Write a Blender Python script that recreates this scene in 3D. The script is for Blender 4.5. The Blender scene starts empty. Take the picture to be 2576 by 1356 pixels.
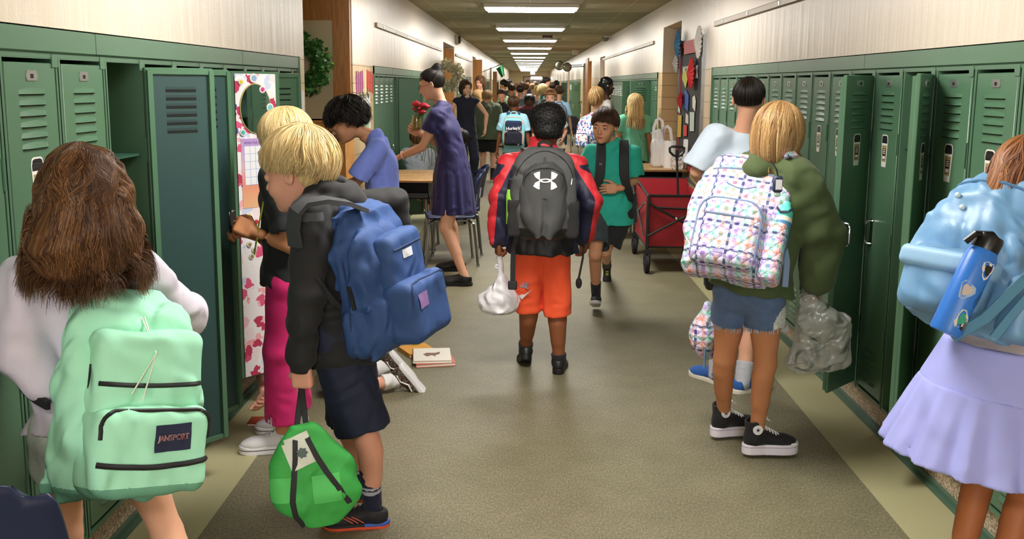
import bpy, math, random
import numpy as np
from mathutils import Vector, Matrix
# ---------------------------------------------------------------- camera, world, exposure
SC = bpy.context.scene
COL = SC.collection
CAMH, FPX, PCX, PCY = 1.6, 2400.0, 1288.0, 590.0
PIT, YAW, ROL = math.radians(8.977), math.radians(0.891), math.radians(0.414)
_fw = np.array([-math.sin(YAW)*math.cos(PIT), math.cos(YAW)*math.cos(PIT), -math.sin(PIT)])
_r = np.array([math.cos(YAW), math.sin(YAW), 0.0]); _u = np.cross(_r, _fw)
_rt = math.cos(ROL)*_r + math.sin(ROL)*_u; _up = -math.sin(ROL)*_r + math.cos(ROL)*_u
cd = bpy.data.cameras.new('camera'); cam = bpy.data.objects.new('camera', cd); COL.objects.link(cam)
cam.matrix_world = Matrix(((_rt[0], _up[0], -_fw[0], 0), (_rt[1], _up[1], -_fw[1], 0), (_rt[2], _up[2], -_fw[2], CAMH), (0, 0, 0, 1)))
cd.sensor_width = 36.0; cd.lens = FPX/2576*36.0; cd.shift_y = -(678-PCY)/2576; cd.clip_start = 0.05; cd.clip_end = 300
SC.camera = cam
W = bpy.data.worlds.new('world'); SC.world = W; W.use_nodes = True
W.node_tree.nodes['Background'].inputs[0].default_value = (0.9, 0.95, 1.0, 1); W.node_tree.nodes['Background'].inputs[1].default_value = 0.35
SC.view_settings.view_transform = 'Standard'; SC.view_settings.look = 'None'; SC.view_settings.gamma = 1.0
SC.view_settings.exposure = 1.58; SC.view_settings.use_curve_mapping = False
SC.cycles.use_denoising = True; SC.cycles.max_bounces = 6; SC.cycles.diffuse_bounces = 4; SC.cycles.glossy_bounces = 2; SC.cycles.use_adaptive_sampling = True; SC.cycles.adaptive_threshold = 0.02
SC.cycles.transparent_max_bounces = 8; SC.cycles.transmission_bounces = 4; SC.cycles.caustics_reflective = False; SC.cycles.caustics_refractive = False
SC.cycles.sample_clamp_indirect = 6.0
XL, XR, ZC, ZF, ZL = -1.405, 1.628, 2.551, 1.754, 1.678

def ray(px, py):
    return _fw + _rt*(px-PCX)/FPX - _up*(py-PCY)/FPX
def P(px, py, Y):                      # a measured point of the photograph at distance Y down the corridor
    d = ray(px, py); t = Y/d[1]; return np.array([d[0]*t, Y, CAMH+d[2]*t])
def PF(px, py, z=0.0):                 # where the photograph's point meets height z
    d = ray(px, py); t = (z-CAMH)/d[2]; return np.array([d[0]*t, d[1]*t, z])
def PX(px, py, X):                     # where it meets the wall x = X
    d = ray(px, py); t = X/d[0]; return np.array([X, d[1]*t, CAMH+d[2]*t])
V3 = lambda *a: np.array(a, float)
def nrm(v): v = np.asarray(v, float); return v/max(1e-9, np.linalg.norm(v))

# ---------------------------------------------------------------- materials
def s2l(c): return tuple((x/12.92 if x <= 0.04045 else ((x+0.055)/1.055)**2.4) for x in c)
def hx(s): return s2l([int(s[i:i+2], 16)/255 for i in (0, 2, 4)])
MATS = {}
def mat(name, col, rough=0.8, metal=0.0, bump=0.0, bs=200.0, var=0.0, vs=8.0, emit=0.0, alpha=1.0, spec=0.5, sheen=0.0, trans=0.0, coat=0.0, kind='noise', sub=0.0, back=None):
    if name in MATS: return MATS[name]
    m = bpy.data.materials.new(name); m.use_nodes = True; nt = m.node_tree; b = nt.nodes['Principled BSDF']
    c = hx(col) if isinstance(col, str) else col
    b.inputs['Base Color'].default_value = (*c, 1); b.inputs['Roughness'].default_value = rough; b.inputs['Metallic'].default_value = metal
    b.inputs['Specular IOR Level'].default_value = spec; b.inputs['Alpha'].default_value = alpha
    if sheen: b.inputs['Sheen Weight'].default_value = sheen
    if trans: b.inputs['Transmission Weight'].default_value = trans
    if coat: b.inputs['Coat Weight'].default_value = coat
    if sub: b.inputs['Subsurface Weight'].default_value = sub; b.inputs['Subsurface Radius'].default_value = (0.012, 0.005, 0.003)
    if emit: b.inputs['Emission Color'].default_value = (*c, 1); b.inputs['Emission Strength'].default_value = emit
    if bump or var:
        tc = nt.nodes.new('ShaderNodeTexCoord')
    if bump:
        n = nt.nodes.new('ShaderNodeTexNoise'); n.inputs['Scale'].default_value = bs; n.inputs['Detail'].default_value = 3
        if kind == 'weave':
            n = nt.nodes.new('ShaderNodeTexVoronoi'); n.inputs['Scale'].default_value = bs
        nt.links.new(tc.outputs['Object'], n.inputs['Vector'])
        bp = nt.nodes.new('ShaderNodeBump'); bp.inputs['Strength'].default_value = bump; bp.inputs['Distance'].default_value = 0.004
        nt.links.new(n.outputs[0], bp.inputs['Height']); nt.links.new(bp.outputs[0], b.inputs['Normal'])
    if var:
        n = nt.nodes.new('ShaderNodeTexNoise'); n.inputs['Scale'].default_value = vs; n.inputs['Detail'].default_value = 4
        nt.links.new(tc.outputs['Object'], n.inputs['Vector'])
        mx = nt.nodes.new('ShaderNodeMix'); mx.data_type = 'RGBA'
        mx.inputs[6].default_value = (*[x*(1-var) for x in c], 1); mx.inputs[7].default_value = (*[min(1, x*(1+var)) for x in c], 1)
        nt.links.new(n.outputs[0], mx.inputs[0]); nt.links.new(mx.outputs[2], b.inputs['Base Color'])
    MATS[name] = m; return m
def nodes_of(m): return m.node_tree, m.node_tree.nodes['Principled BSDF']
def hairmat(name, dark, mid, light):
    if name in MATS: return MATS[name]
    m = mat(name, mid, 0.42, spec=0.35); nt, b = nodes_of(m)
    at = nt.nodes.new('ShaderNodeAttribute'); at.attribute_name = 'rnd'
    cr = nt.nodes.new('ShaderNodeValToRGB'); e = cr.color_ramp.elements
    e[0].color = (*hx(dark), 1); e[1].color = (*hx(light), 1); k = e.new(0.5); k.color = (*hx(mid), 1)
    nt.links.new(at.outputs['Fac'], cr.inputs[0]); nt.links.new(cr.outputs[0], b.inputs['Base Color'])
    return m
def wrinkle(m, sc=8.0, dist=.012, st=.6):
    dist *= 2.6; sc *= .75; st = min(1, st*1.5)
    nt, b = nodes_of(m); tc = nt.nodes.new('ShaderNodeTexCoord'); n = nt.nodes.new('ShaderNodeTexNoise'); n.noise_type = 'RIDGED_MULTIFRACTAL'; n.inputs['Scale'].default_value = sc; n.inputs['Detail'].default_value = 1.5; n.inputs['Distortion'].default_value = 1.2
    nt.links.new(tc.outputs['Object'], n.inputs['Vector']); bp = nt.nodes.new('ShaderNodeBump'); bp.inputs['Strength'].default_value = st; bp.inputs['Distance'].default_value = dist; nt.links.new(n.outputs[0], bp.inputs['Height'])
    if b.inputs['Normal'].is_linked: nt.links.new(b.inputs['Normal'].links[0].from_socket, bp.inputs['Normal'])
    nt.links.new(bp.outputs[0], b.inputs['Normal']); return m
def cloth(name, col, rough=0.9, var=0.06, bump=0.25, bs=350.0, sheen=0.06, wr=.6, ws=8.0, **k):
    if name in MATS: return MATS[name]
    m = mat(name, col, rough, bump=bump, bs=bs, var=var, vs=30, sheen=sheen, **k); return wrinkle(m, ws, .012, wr) if wr else m
def plastic(name, col, rough=0.4, **k): return mat(name, col, rough, **k)

# ---------------------------------------------------------------- objects
def link(o): COL.objects.link(o); return o
def props(o, label=None, cat=None, group=None, kind=None):
    if label: o['label'] = label
    if cat: o['category'] = cat
    if group: o['group'] = group
    if kind: o['kind'] = kind
    return o
def thing(name, loc, label, cat, group=None, rz=0.0):
    o = bpy.data.objects.new(name, None); o.empty_display_size = 0.1; o.location = tuple(loc); o.rotation_euler = (0, 0, rz)
    return props(link(o), label, cat, group)
def rootof(o):
    v = V3(0, 0, 0)
    while o is not None: v = v+np.array(o.location); o = o.parent
    return v
def mesh(name, V, Fc, mats, parent=None, mi=None, smooth=True, attr=None, local=False, label=None):
    """verts in world space (or in the parent's space when local)"""
    V = np.asarray(V, float)
    if not isinstance(mats, (list, tuple)): mats = [mats]
    if parent is not None and not local: off = rootof(parent)
    elif parent is None and not local:
        off = V3((V[:, 0].min()+V[:, 0].max())/2, (V[:, 1].min()+V[:, 1].max())/2, V[:, 2].min())
    else: off = V3(0, 0, 0)
    me = bpy.data.meshes.new(name)
    Vl = V-off
    if isinstance(Fc, np.ndarray) and Fc.ndim == 2:
        nf, k = Fc.shape
        me.vertices.add(len(Vl)); me.vertices.foreach_set('co', Vl.astype(np.float32).ravel())
        me.loops.add(nf*k); me.loops.foreach_set('vertex_index', Fc.astype(np.int32).ravel())
        me.polygons.add(nf); me.polygons.foreach_set('loop_start', np.arange(0, nf*k, k, dtype=np.int32))
        me.update(calc_edges=True)
    else:
        me.from_pydata([tuple(v) for v in Vl], [], [tuple(int(i) for i in f) for f in Fc]); me.update()
    for m in mats: me.materials.append(m)
    if mi is not None: me.polygons.foreach_set('material_index', np.asarray(mi, dtype=np.int32))
    me.polygons.foreach_set('use_smooth', np.full(len(me.polygons), smooth, dtype=bool))
    if attr is not None:
        a = me.attributes.new('rnd', 'FLOAT', 'POINT'); a.data.foreach_set('value', np.asarray(attr, np.float32))
    o = bpy.data.objects.new(name, me); link(o)
    if parent is not None: o.parent = parent
    else: o.location = tuple(off)
    if label: o['label'] = label
    return o
def copy_tree(o, parent=None, off=None):
    c = o.copy(); COL.objects.link(c)
    if parent is not None: c.parent = parent
    for ch in o.children: copy_tree(ch, c)
    return c
def curtail(o):                          # smooth by angle for hard-surface pieces
    me = o.data; me.shade_smooth() if hasattr(me, 'shade_smooth') else None
    me.set_sharp_from_angle(angle=math.radians(35)); return o

class MB:
    """collects boxes, tubes, lathes as one mesh"""
    def __init__(s): s.V = []; s.F = []; s.M = []; s.n = 0; s.T = None
    def add(s, V, F, m=0):
        V = np.asarray(V, float)
        if s.T is not None: V = V@s.T[0].T+s.T[1]
        s.V.append(V)
        for f in F: s.F.append([int(i)+s.n for i in f]); s.M.append(m)
        s.n += len(V); return s
    def box(s, lo, hi, m=0, bev=0.0):
        lo = np.minimum(lo, hi).astype(float) if False else np.asarray(lo, float); hi = np.asarray(hi, float)
        lo, hi = np.minimum(lo, hi), np.maximum(lo, hi)
        if bev <= 0:
            V = [(x, y, z) for x in (lo[0], hi[0]) for y in (lo[1], hi[1]) for z in (lo[2], hi[2])]
            return s.add(V, [(0, 1, 3, 2), (4, 6, 7, 5), (0, 4, 5, 1), (2, 3, 7, 6), (0, 2, 6, 4), (1, 5, 7, 3)], m)
        b = min(bev, *((hi-lo)/2*0.98)); V = []; ix = {}
        for i, sx in enumerate((0, 1)):
            for j, sy in enumerate((0, 1)):
                for k, sz in enumerate((0, 1)):
                    c = np.array([hi[0] if sx else lo[0], hi[1] if sy else lo[1], hi[2] if sz else lo[2]])
                    d = np.array([-1 if sx else 1, -1 if sy else 1, -1 if sz else 1])*b
                    for a in range(3):
                        p = c.copy()
                        for q in range(3):
                            if q != a: p[q] += d[q]
                        ix[(sx, sy, sz, a)] = len(V); V.append(p)
        F = []
        for a in range(3):
            for sd in (0, 1):
                o = [q for q in range(3) if q != a]; loop = []
                for (u, v) in ((0, 0), (1, 0), (1, 1), (0, 1)):
                    k = [0, 0, 0]; k[a] = sd; k[o[0]] = u; k[o[1]] = v; loop.append(ix[(*k, a)])
                flip = (sd == 0) ^ (a == 1); F.append(loop[::-1] if flip else loop)
        for a in range(3):
            o = [q for q in range(3) if q != a]
            for u in (0, 1):
                for v in (0, 1):
                    k0 = [0, 0, 0]; k0[o[0]] = u; k0[o[1]] = v; k1 = list(k0); k1[a] = 1
                    q = [ix[(*k0, o[0])], ix[(*k1, o[0])], ix[(*k1, o[1])], ix[(*k0, o[1])]]
                    F.append(q)
        for sx in (0, 1):
            for sy in (0, 1):
                for sz in (0, 1): F.append([ix[(sx, sy, sz, a)] for a in range(3)])
        V = np.array(V); c = (lo+hi)/2; F2 = []
        for f in F:
            p = V[f]; n = np.cross(p[1]-p[0], p[2]-p[0]); F2.append(f if n@(p.mean(0)-c) > 0 else f[::-1])
        return s.add(V, F2, m)
    def tube(s, pts, r, m=0, n=8, closed=False, cap=True, flat=1.0, up=None):
        pts = [np.asarray(p, float) for p in pts]; N = len(pts); rs = r if hasattr(r, '__len__') else [r]*N
        V = []; prev = None
        for i, p in enumerate(pts):
            a = pts[(i-1) % N] if (i > 0 or closed) else p; b = pts[(i+1) % N] if (i < N-1 or closed) else p
            t = nrm(b-a)
            if up is not None: h = np.asarray(up, float)
            elif prev is not None: h = prev
            else: h = V3(0, 0, 1) if abs(t[2]) < 0.9 else V3(1, 0, 0)
            x = nrm(h-t*(h@t)); y = np.cross(t, x); prev = x
            for k in range(n):
                an = 2*math.pi*(k+0.5)/n; V.append(p+rs[i]*(x*math.cos(an)*flat+y*math.sin(an)))
        F = []
        for i in range(N if closed else N-1):
            j = (i+1) % N
            for k in range(n): F.append((i*n+k, i*n+(k+1) % n, j*n+(k+1) % n, j*n+k))
        if cap and not closed: F.append(list(range(n))[::-1]); F.append([(N-1)*n+k for k in range(n)])
        return s.add(V, F, m)
    def band(s, pts, nor, w, th, m=0):
        """flat strap along pts; nor = list or one outward normal"""
        pts = [np.asarray(p, float) for p in pts]; N = len(pts); V = []
        for i, p in enumerate(pts):
            t = nrm(pts[min(i+1, N-1)]-pts[max(i-1, 0)]); nn = np.asarray(nor[i] if isinstance(nor, list) else nor, float); nn = nrm(nn-t*(nn@t)); sd = np.cross(t, nn)
            ww = w[i] if hasattr(w, '__len__') else w
            for (a, b) in ((-.5, -.5), (-.42, .5), (.42, .5), (.5, -.5)): V.append(p+sd*ww*a+nn*th*b)
        F = []
        for i in range(N-1):
            for k in range(4): F.append((i*4+k, i*4+(k+1) % 4, (i+1)*4+(k+1) % 4, (i+1)*4+k))
        F.append([3, 2, 1, 0]); F.append([(N-1)*4+k for k in range(4)])
        return s.add(V, F, m)
    def lathe(s, prof, m=0, n=24, c=(0, 0, 0), axis=None, R=None):
        V = []; F = []; k = len(prof)
        for i in range(n):
            a = 2*math.pi*i/n
            for (r, z) in prof: V.append((r*math.cos(a), r*math.sin(a), z))
        for i in range(n):
            j = (i+1) % n
            for q in range(k-1): F.append((i*k+q, j*k+q, j*k+q+1, i*k+q+1))
        V = np.array(V)
        if R is not None: V = V@np.asarray(R).T
        if prof[0][0] > 1e-5: F.append([i*k for i in range(n)][::-1])
        if prof[-1][0] > 1e-5: F.append([i*k+k-1 for i in range(n)])
        return s.add(V+np.asarray(c, float), F, m)
    def ball(s, c, r, m=0, n=12): 
        r = np.asarray(r if hasattr(r, '__len__') else (r,)*3, float)
        prof = [(math.sin(math.pi*i/(n//2+2)), -math.cos(math.pi*i/(n//2+2))) for i in range(n//2+3)]
        prof = [(max(1e-6, a), b) for a, b in prof]
        q = MB().lathe(prof, 0, n); return s.add(q.V[0]*r+np.asarray(c, float), q.F, m)
    def prism(s, poly, z0, z1, m=0, fr=None):
        """polygon in 2D extruded z0..z1; fr=(origin,u,v,w)"""
        n = len(poly); o, u, v, w = fr if fr else (V3(0, 0, 0), V3(1, 0, 0), V3(0, 1, 0), V3(0, 0, 1))
        V = [o+u*a+v*b+w*z for z in (z0, z1) for a, b in poly]
        F = [list(range(n))[::-1], list(range(n, 2*n))]+[(i, (i+1) % n, n+(i+1) % n, n+i) for i in range(n)]
        return s.add(V, F, m)
    def text(s, st, size, fr, m=0, depth=0.0008, align='CENTER', bold=False, sx=1.0):
        c = bpy.data.curves.new('t', 'FONT'); c.body = st; c.size = size; c.extrude = depth; c.align_x = align; c.align_y = 'CENTER'; c.resolution_u = 3
        if bold: c.offset = size*0.02
        o = bpy.data.objects.new('t', c); COL.objects.link(o); dg = bpy.context.evaluated_depsgraph_get(); dg.update()
        me = bpy.data.meshes.new_from_object(o.evaluated_get(dg)); V = np.array([v.co[:] for v in me.vertices]); F = [list(p.vertices) for p in me.polygons]
        bpy.data.objects.remove(o); bpy.data.curves.remove(c); bpy.data.meshes.remove(me)
        if len(V):
            og, u, v, w = fr; s.add(og+np.outer(V[:, 0]*sx, u)+np.outer(V[:, 1], v)+np.outer(V[:, 2], w), F, m)
        return s
    def build(s, name, mats, parent=None, smooth=None, local=False, label=None, bevel=0.0):
        o = mesh(name, np.vstack(s.V), s.F, mats, parent, mi=s.M, smooth=True, local=local, label=label)
        o.data.set_sharp_from_angle(angle=math.radians(40))
        return o

# ---------------------------------------------------------------- signed distance shapes
def _bb(*pts, r=0.0): a = np.array(pts, float); return a.min(0)-r, a.max(0)+r
def cone(a, b, ra, rb, flat=None, bulge=0.0, cut=None):
    a = np.asarray(a, float); b = np.asarray(b, float); ba = b-a; L2 = max(1e-9, ba@ba); L = math.sqrt(L2)
    R = max(ra, rb)+abs(bulge); lo, hi = _bb(a, b, r=R)
    def f(X, Y, Z):
        px, py, pz = X-a[0], Y-a[1], Z-a[2]
        t = np.clip((px*ba[0]+py*ba[1]+pz*ba[2])/L2, 0, 1)
        qx, qy, qz = px-ba[0]*t, py-ba[1]*t, pz-ba[2]*t
        if flat is not None:
            n, k = flat; dn = qx*n[0]+qy*n[1]+qz*n[2]; e = dn*(1/k-1); qx = qx+n[0]*e; qy = qy+n[1]*e; qz = qz+n[2]*e
        r = ra+(rb-ra)*t
        if bulge: r = r+bulge*np.sin(np.pi*np.clip(t*1.25, 0, 1))
        d = np.sqrt(qx*qx+qy*qy+qz*qz)-r
        if flat is not None: d = d*(0.5+0.5*flat[1])
        if cut is not None:
            u = ba/L; d = np.maximum(d, (px*u[0]+py*u[1]+pz*u[2])-cut*L)
        return d
    return f, lo, hi
def ell(c, r, R=None):
    c = np.asarray(c, float); r = np.asarray(r if hasattr(r, '__len__') else (r,)*3, float); m = r.max()
    def f(X, Y, Z):
        x, y, z = X-c[0], Y-c[1], Z-c[2]
        if R is not None: x, y, z = R[0][0]*x+R[0][1]*y+R[0][2]*z, R[1][0]*x+R[1][1]*y+R[1][2]*z, R[2][0]*x+R[2][1]*y+R[2][2]*z
        x = x/r[0]; y = y/r[1]; z = z/r[2]; k0 = np.sqrt(x*x+y*y+z*z); k1 = np.sqrt((x/r[0])**2+(y/r[1])**2+(z/r[2])**2)+1e-9
        return k0*(k0-1)/k1
    return (f, c-(m if R is not None else r), c+(m if R is not None else r))
def rbox(c, h, rad, R=None):
    c = np.asarray(c, float); h = np.asarray(h, float); m = np.linalg.norm(h)
    def f(X, Y, Z):
        x, y, z = X-c[0], Y-c[1], Z-c[2]
        if R is not None: x, y, z = R[0][0]*x+R[0][1]*y+R[0][2]*z, R[1][0]*x+R[1][1]*y+R[1][2]*z, R[2][0]*x+R[2][1]*y+R[2][2]*z
        x = np.abs(x)-h[0]+rad; y = np.abs(y)-h[1]+rad; z = np.abs(z)-h[2]+rad
        return np.sqrt(np.maximum(x, 0)**2+np.maximum(y, 0)**2+np.maximum(z, 0)**2)+np.minimum(np.maximum(x, np.maximum(y, z)), 0)-rad
    return (f, c-(m if R is not None else h), c+(m if R is not None else h))
def half(p, n):
    p = np.asarray(p, float); n = nrm(n)
    return (lambda X, Y, Z: (X-p[0])*n[0]+(Y-p[1])*n[1]+(Z-p[2])*n[2]), None, None
def fn(f, lo=None, hi=None): return f, (None if lo is None else np.asarray(lo, float)), (None if hi is None else np.asarray(hi, float))
class Shape:
    def __init__(s): s.ops = []
    def u(s, pr, k=0.0): s.ops.append(('u', pr, k)); return s
    def s(s, pr, k=0.0): s.ops.append(('s', pr, k)); return s
    def i(s, pr, k=0.0): s.ops.append(('i', pr, k)); return s
    def d(s, f): s.ops.append(('d', (f, None, None), 0)); return s
    def bounds(s):
        lo = np.min([p[1] for m, p, k in s.ops if m == 'u' and p[1] is not None], axis=0); hi = np.max([p[2] for m, p, k in s.ops if m == 'u' and p[1] is not None], axis=0)
        return lo-0.012, hi+0.012
    def grid(s, h, lo=None, hi=None):
        if lo is None: lo, hi = s.bounds()
        lo = np.asarray(lo, float); hi = np.asarray(hi, float)
        n = np.ceil((hi-lo)/h).astype(int)+1
        ax = [(lo[i]+h*np.arange(n[i])).astype(np.float32) for i in range(3)]
        Fd = np.full(n, 1.0, np.float32)
        for m, (f, l, hh), k in s.ops:
            if l is None: sl = (slice(None),)*3
            else:
                mg = k+2.5*h+0.004; i0 = np.clip(np.floor((l-mg-lo)/h).astype(int), 0, n); i1 = np.clip(np.ceil((hh+mg-lo)/h).astype(int)+1, 0, n)
                if (i1 <= i0).any(): continue
                sl = tuple(slice(i0[q], i1[q]) for q in range(3))
            X = ax[0][sl[0]][:, None, None]; Y = ax[1][sl[1]][None, :, None]; Z = ax[2][sl[2]][None, None, :]
            F0 = Fd[sl]
            if m == 'd':
                msk = np.abs(F0) < 0.06; idx = np.nonzero(msk)
                if len(idx[0]): F0[idx] += f(X[idx[0], 0, 0], Y[0, idx[1], 0], Z[0, 0, idx[2]]).astype(np.float32)
                Fd[sl] = F0; continue
            d = f(X, Y, Z).astype(np.float32)
            if m == 'u':
                if k > 0: hmix = np.maximum(k-np.abs(F0-d), 0)/k; Fd[sl] = np.minimum(F0, d)-hmix*hmix*k*0.25
                else: Fd[sl] = np.minimum(F0, d)
            else:
                if m == 's': d = -d
                if k > 0: hmix = np.maximum(k-np.abs(F0-d), 0)/k; Fd[sl] = np.maximum(F0, d)+hmix*hmix*k*0.25
                else: Fd[sl] = np.maximum(F0, d)
        return Fd, lo
    def poly(s, h, lo=None, hi=None, excl=None):
        Fd, lo = s.grid(h, lo, hi); return nets(Fd, lo, h, excl)
def nets(Fd, lo, h, excl=None):
    for q in range(3):                      # close at the border
        sl = [slice(None)]*3; sl[q] = 0; Fd[tuple(sl)] = np.maximum(Fd[tuple(sl)], 1e-4); sl[q] = -1; Fd[tuple(sl)] = np.maximum(Fd[tuple(sl)], 1e-4)
    S = Fd < 0; n = np.array(Fd.shape)
    c8 = [(i, j, k) for i in (0, 1) for j in (0, 1) for k in (0, 1)]
    cnt = np.zeros(n-1, np.int8)
    for i, j, k in c8: cnt += S[i:n[0]-1+i, j:n[1]-1+j, k:n[2]-1+k]
    act = (cnt > 0) & (cnt < 8)
    I = np.array(np.nonzero(act)).T
    if len(I) == 0: return np.zeros((0, 3)), np.zeros((0, 4), int)
    acc = np.zeros((len(I), 3)); w = np.zeros(len(I))
    for a in c8:
        for q in range(3):
            if a[q] == 0:
                b = list(a); b[q] = 1
                fa = Fd[I[:, 0]+a[0], I[:, 1]+a[1], I[:, 2]+a[2]]; fb = Fd[I[:, 0]+b[0], I[:, 1]+b[1], I[:, 2]+b[2]]
                m = (fa < 0) != (fb < 0); t = np.where(m, fa/np.where(m, fa-fb, 1), 0)
                p = np.tile(np.array(a, float), (len(I), 1)); p[:, q] = t
                acc[m] += p[m]; w[m] += 1
    V = (I+acc/w[:, None])*h+lo
    ID = np.full(n-1, -1, np.int64); ID[I[:, 0], I[:, 1], I[:, 2]] = np.arange(len(I))
    Q = []
    for q in range(3):
        a, b = (q+1) % 3, (q+2) % 3
        sl0 = [slice(None)]*3; sl1 = [slice(None)]*3; sl0[q] = slice(0, n[q]-1); sl1[q] = slice(1, n[q])
        ch = S[tuple(sl0)] != S[tuple(sl1)]; J = np.array(np.nonzero(ch)).T
        J = J[(J[:, a] > 0) & (J[:, b] > 0) & (J[:, a] < n[a]-1) & (J[:, b] < n[b]-1)]
        def g(da, db): K = J.copy(); K[:, a] -= da; K[:, b] -= db; return ID[K[:, 0], K[:, 1], K[:, 2]]
        f4 = np.stack([g(1, 1), g(0, 1), g(0, 0), g(1, 0)], 1); ins = S[J[:, 0], J[:, 1], J[:, 2]]
        f4[~ins] = f4[~ins][:, ::-1]; Q.append(f4)
    Q = np.vstack(Q); Q = Q[(Q >= 0).all(1)]
    if excl is not None:
        c = V[Q].mean(1); Q = Q[~excl(c)]; u, inv = np.unique(Q, return_inverse=True); V = V[u]; Q = inv.reshape(Q.shape)
    return V, Q
def sval(S, p):
    p = np.asarray(p, float); X, Y, Z = p[:, 0], p[:, 1], p[:, 2]; F0 = np.full(len(p), 1.0)
    for m, (f, l, h), k in S.ops:
        d = f(X, Y, Z)
        if m == 'd': F0 = np.where(np.abs(F0) < .06, F0+d, F0); continue
        if m == 's': d = -d
        hm = np.maximum(k-np.abs(F0-d), 0)/k if k > 0 else 0
        F0 = (np.minimum(F0, d)-hm*hm*k*.25) if m == 'u' else (np.maximum(F0, d)+hm*hm*k*.25)
    return F0
def drape(S, p, ax=1, hi=.5, lo=-.1, n=240, sgn=1):
    """moves points along axis ax onto the surface of S as seen from +ax (or -ax)"""
    p = np.asarray(p, float).copy(); out = p[:, ax].copy(); done = np.zeros(len(p), bool); base = p[:, ax].copy()
    for t in np.linspace(hi, lo, n):
        q = p.copy(); q[:, ax] = t*sgn; v = sval(S, q); hit = (v < 0) & ~done; out[hit] = t*sgn; done |= hit
        if done.all(): break
    p[:, ax] = out+base; return p
def relax(V, Q, it=1, lam=0.5):
    if not len(Q): return V
    for _ in range(it):
        acc = np.zeros_like(V); c = np.zeros(len(V)); m = V[Q].mean(1)
        for k in range(4): np.add.at(acc, Q[:, k], m); np.add.at(c, Q[:, k], 1)
        V = V+(acc/np.maximum(c, 1)[:, None]-V)*lam
    return V
def sob(name, sh, h, mats, parent=None, mi=None, T=None, it=1, lo=None, hi=None, excl=None, label=None):
    """surface of a Shape as a mesh object; T = 4x4 from the shape's frame to the world; mi(face centres)->index"""
    V, Q = sh.poly(h, lo, hi, excl)
    if len(Q) == 0: print('EMPTY', name); V = np.zeros((3, 3)); Q = np.array([[0, 1, 2, 2]])
    V = relax(V, Q, it); m = mi(V[Q].mean(1)) if mi is not None else None
    if T is not None: V = V@T[:3, :3].T+T[:3, 3]
    return mesh(name, V, Q, mats, parent, mi=m, label=label)
def blendmat(name, cols, rough=.55):
    """panels of different cloth on one garment; the seam between them follows attributes p1, p2"""
    m = mat(name, cols[0], rough, bump=.15, bs=300); nt, b = nodes_of(m); src = None
    for i, c in enumerate(cols[1:]):
        at = nt.nodes.new('ShaderNodeAttribute'); at.attribute_name = 'p%d' % (i+1); st = nt.nodes.new('ShaderNodeMath'); st.operation = 'GREATER_THAN'; st.inputs[1].default_value = .5; nt.links.new(at.outputs['Fac'], st.inputs[0])
        mx = nt.nodes.new('ShaderNodeMix'); mx.data_type = 'RGBA'; nt.links.new(st.outputs[0], mx.inputs[0]); mx.inputs[7].default_value = (*hx(c), 1)
        if src is None: mx.inputs[6].default_value = (*hx(cols[0]), 1)
        else: nt.links.new(src, mx.inputs[6])
        src = mx.outputs[2]
    nt.links.new(src, b.inputs['Base Color']); return wrinkle(m, 7, .012, .5)
def panels(o, mi, n):
    me = o.data; N = len(me.vertices); co = np.zeros(N*3); me.vertices.foreach_get('co', co); V = co.reshape(-1, 3)+rootof(o); c = mi(V)
    E = np.zeros(len(me.edges)*2, int); me.edges.foreach_get('vertices', E); E = E.reshape(-1, 2); deg = np.bincount(E.ravel(), minlength=N)
    for k in range(1, n):
        v = (c == k).astype(float)
        for _ in range(7): a = np.bincount(E[:, 0], v[E[:, 1]], N)+np.bincount(E[:, 1], v[E[:, 0]], N); v = .4*v+.6*a/np.maximum(deg, 1)
        me.attributes.new('p%d' % k, 'FLOAT', 'POINT').data.foreach_set('value', v.astype(np.float32))
def fold(amp, fr, seed=0, dirv=None, sharp=1.0):
    """cloth folds: domain-warped ridges, running along dirv"""
    rg = np.random.RandomState(seed); K = rg.normal(size=(4, 3)); K /= np.linalg.norm(K, axis=1)[:, None]
    if dirv is not None:
        dv = nrm(dirv); K = K-0.75*np.outer(K@dv, dv); K /= np.linalg.norm(K, axis=1)[:, None]
    ph = rg.uniform(0, 6.28, 4); K2 = rg.normal(size=(3, 3))*fr*0.45; sc = [1, 1.3, 1.9, 2.6]
    def f(X, Y, Z):
        w = np.sin(K2[0, 0]*X+K2[0, 1]*Y+K2[0, 2]*Z+ph[0])+np.sin(K2[1, 0]*X+K2[1, 1]*Y+K2[1, 2]*Z+ph[1])
        v = 0
        for q in range(4): v = v+(np.abs(np.sin((K[q, 0]*X+K[q, 1]*Y+K[q, 2]*Z)*fr*sc[q]*0.5+ph[q]+w*1.1))-0.64)/sc[q]
        return -amp*v*0.7
    return f
def bumpn(amp, fr, seed=0):
    rg = np.random.RandomState(seed); K = rg.normal(size=(6, 3)); K = K/np.linalg.norm(K, axis=1)[:, None]*fr*np.array([1, 1.2, 1.5, .8, 1.8, 2.2])[:, None]; ph = rg.uniform(0, 6.28, 6)
    def f(X, Y, Z):
        v = 0
        for q in range(0, 6, 2): v = v+np.sin(K[q, 0]*X+K[q, 1]*Y+K[q, 2]*Z+ph[q])*np.sin(K[q+1, 0]*X+K[q+1, 1]*Y+K[q+1, 2]*Z+ph[q+1])
        return amp*v*0.6
    return f
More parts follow.
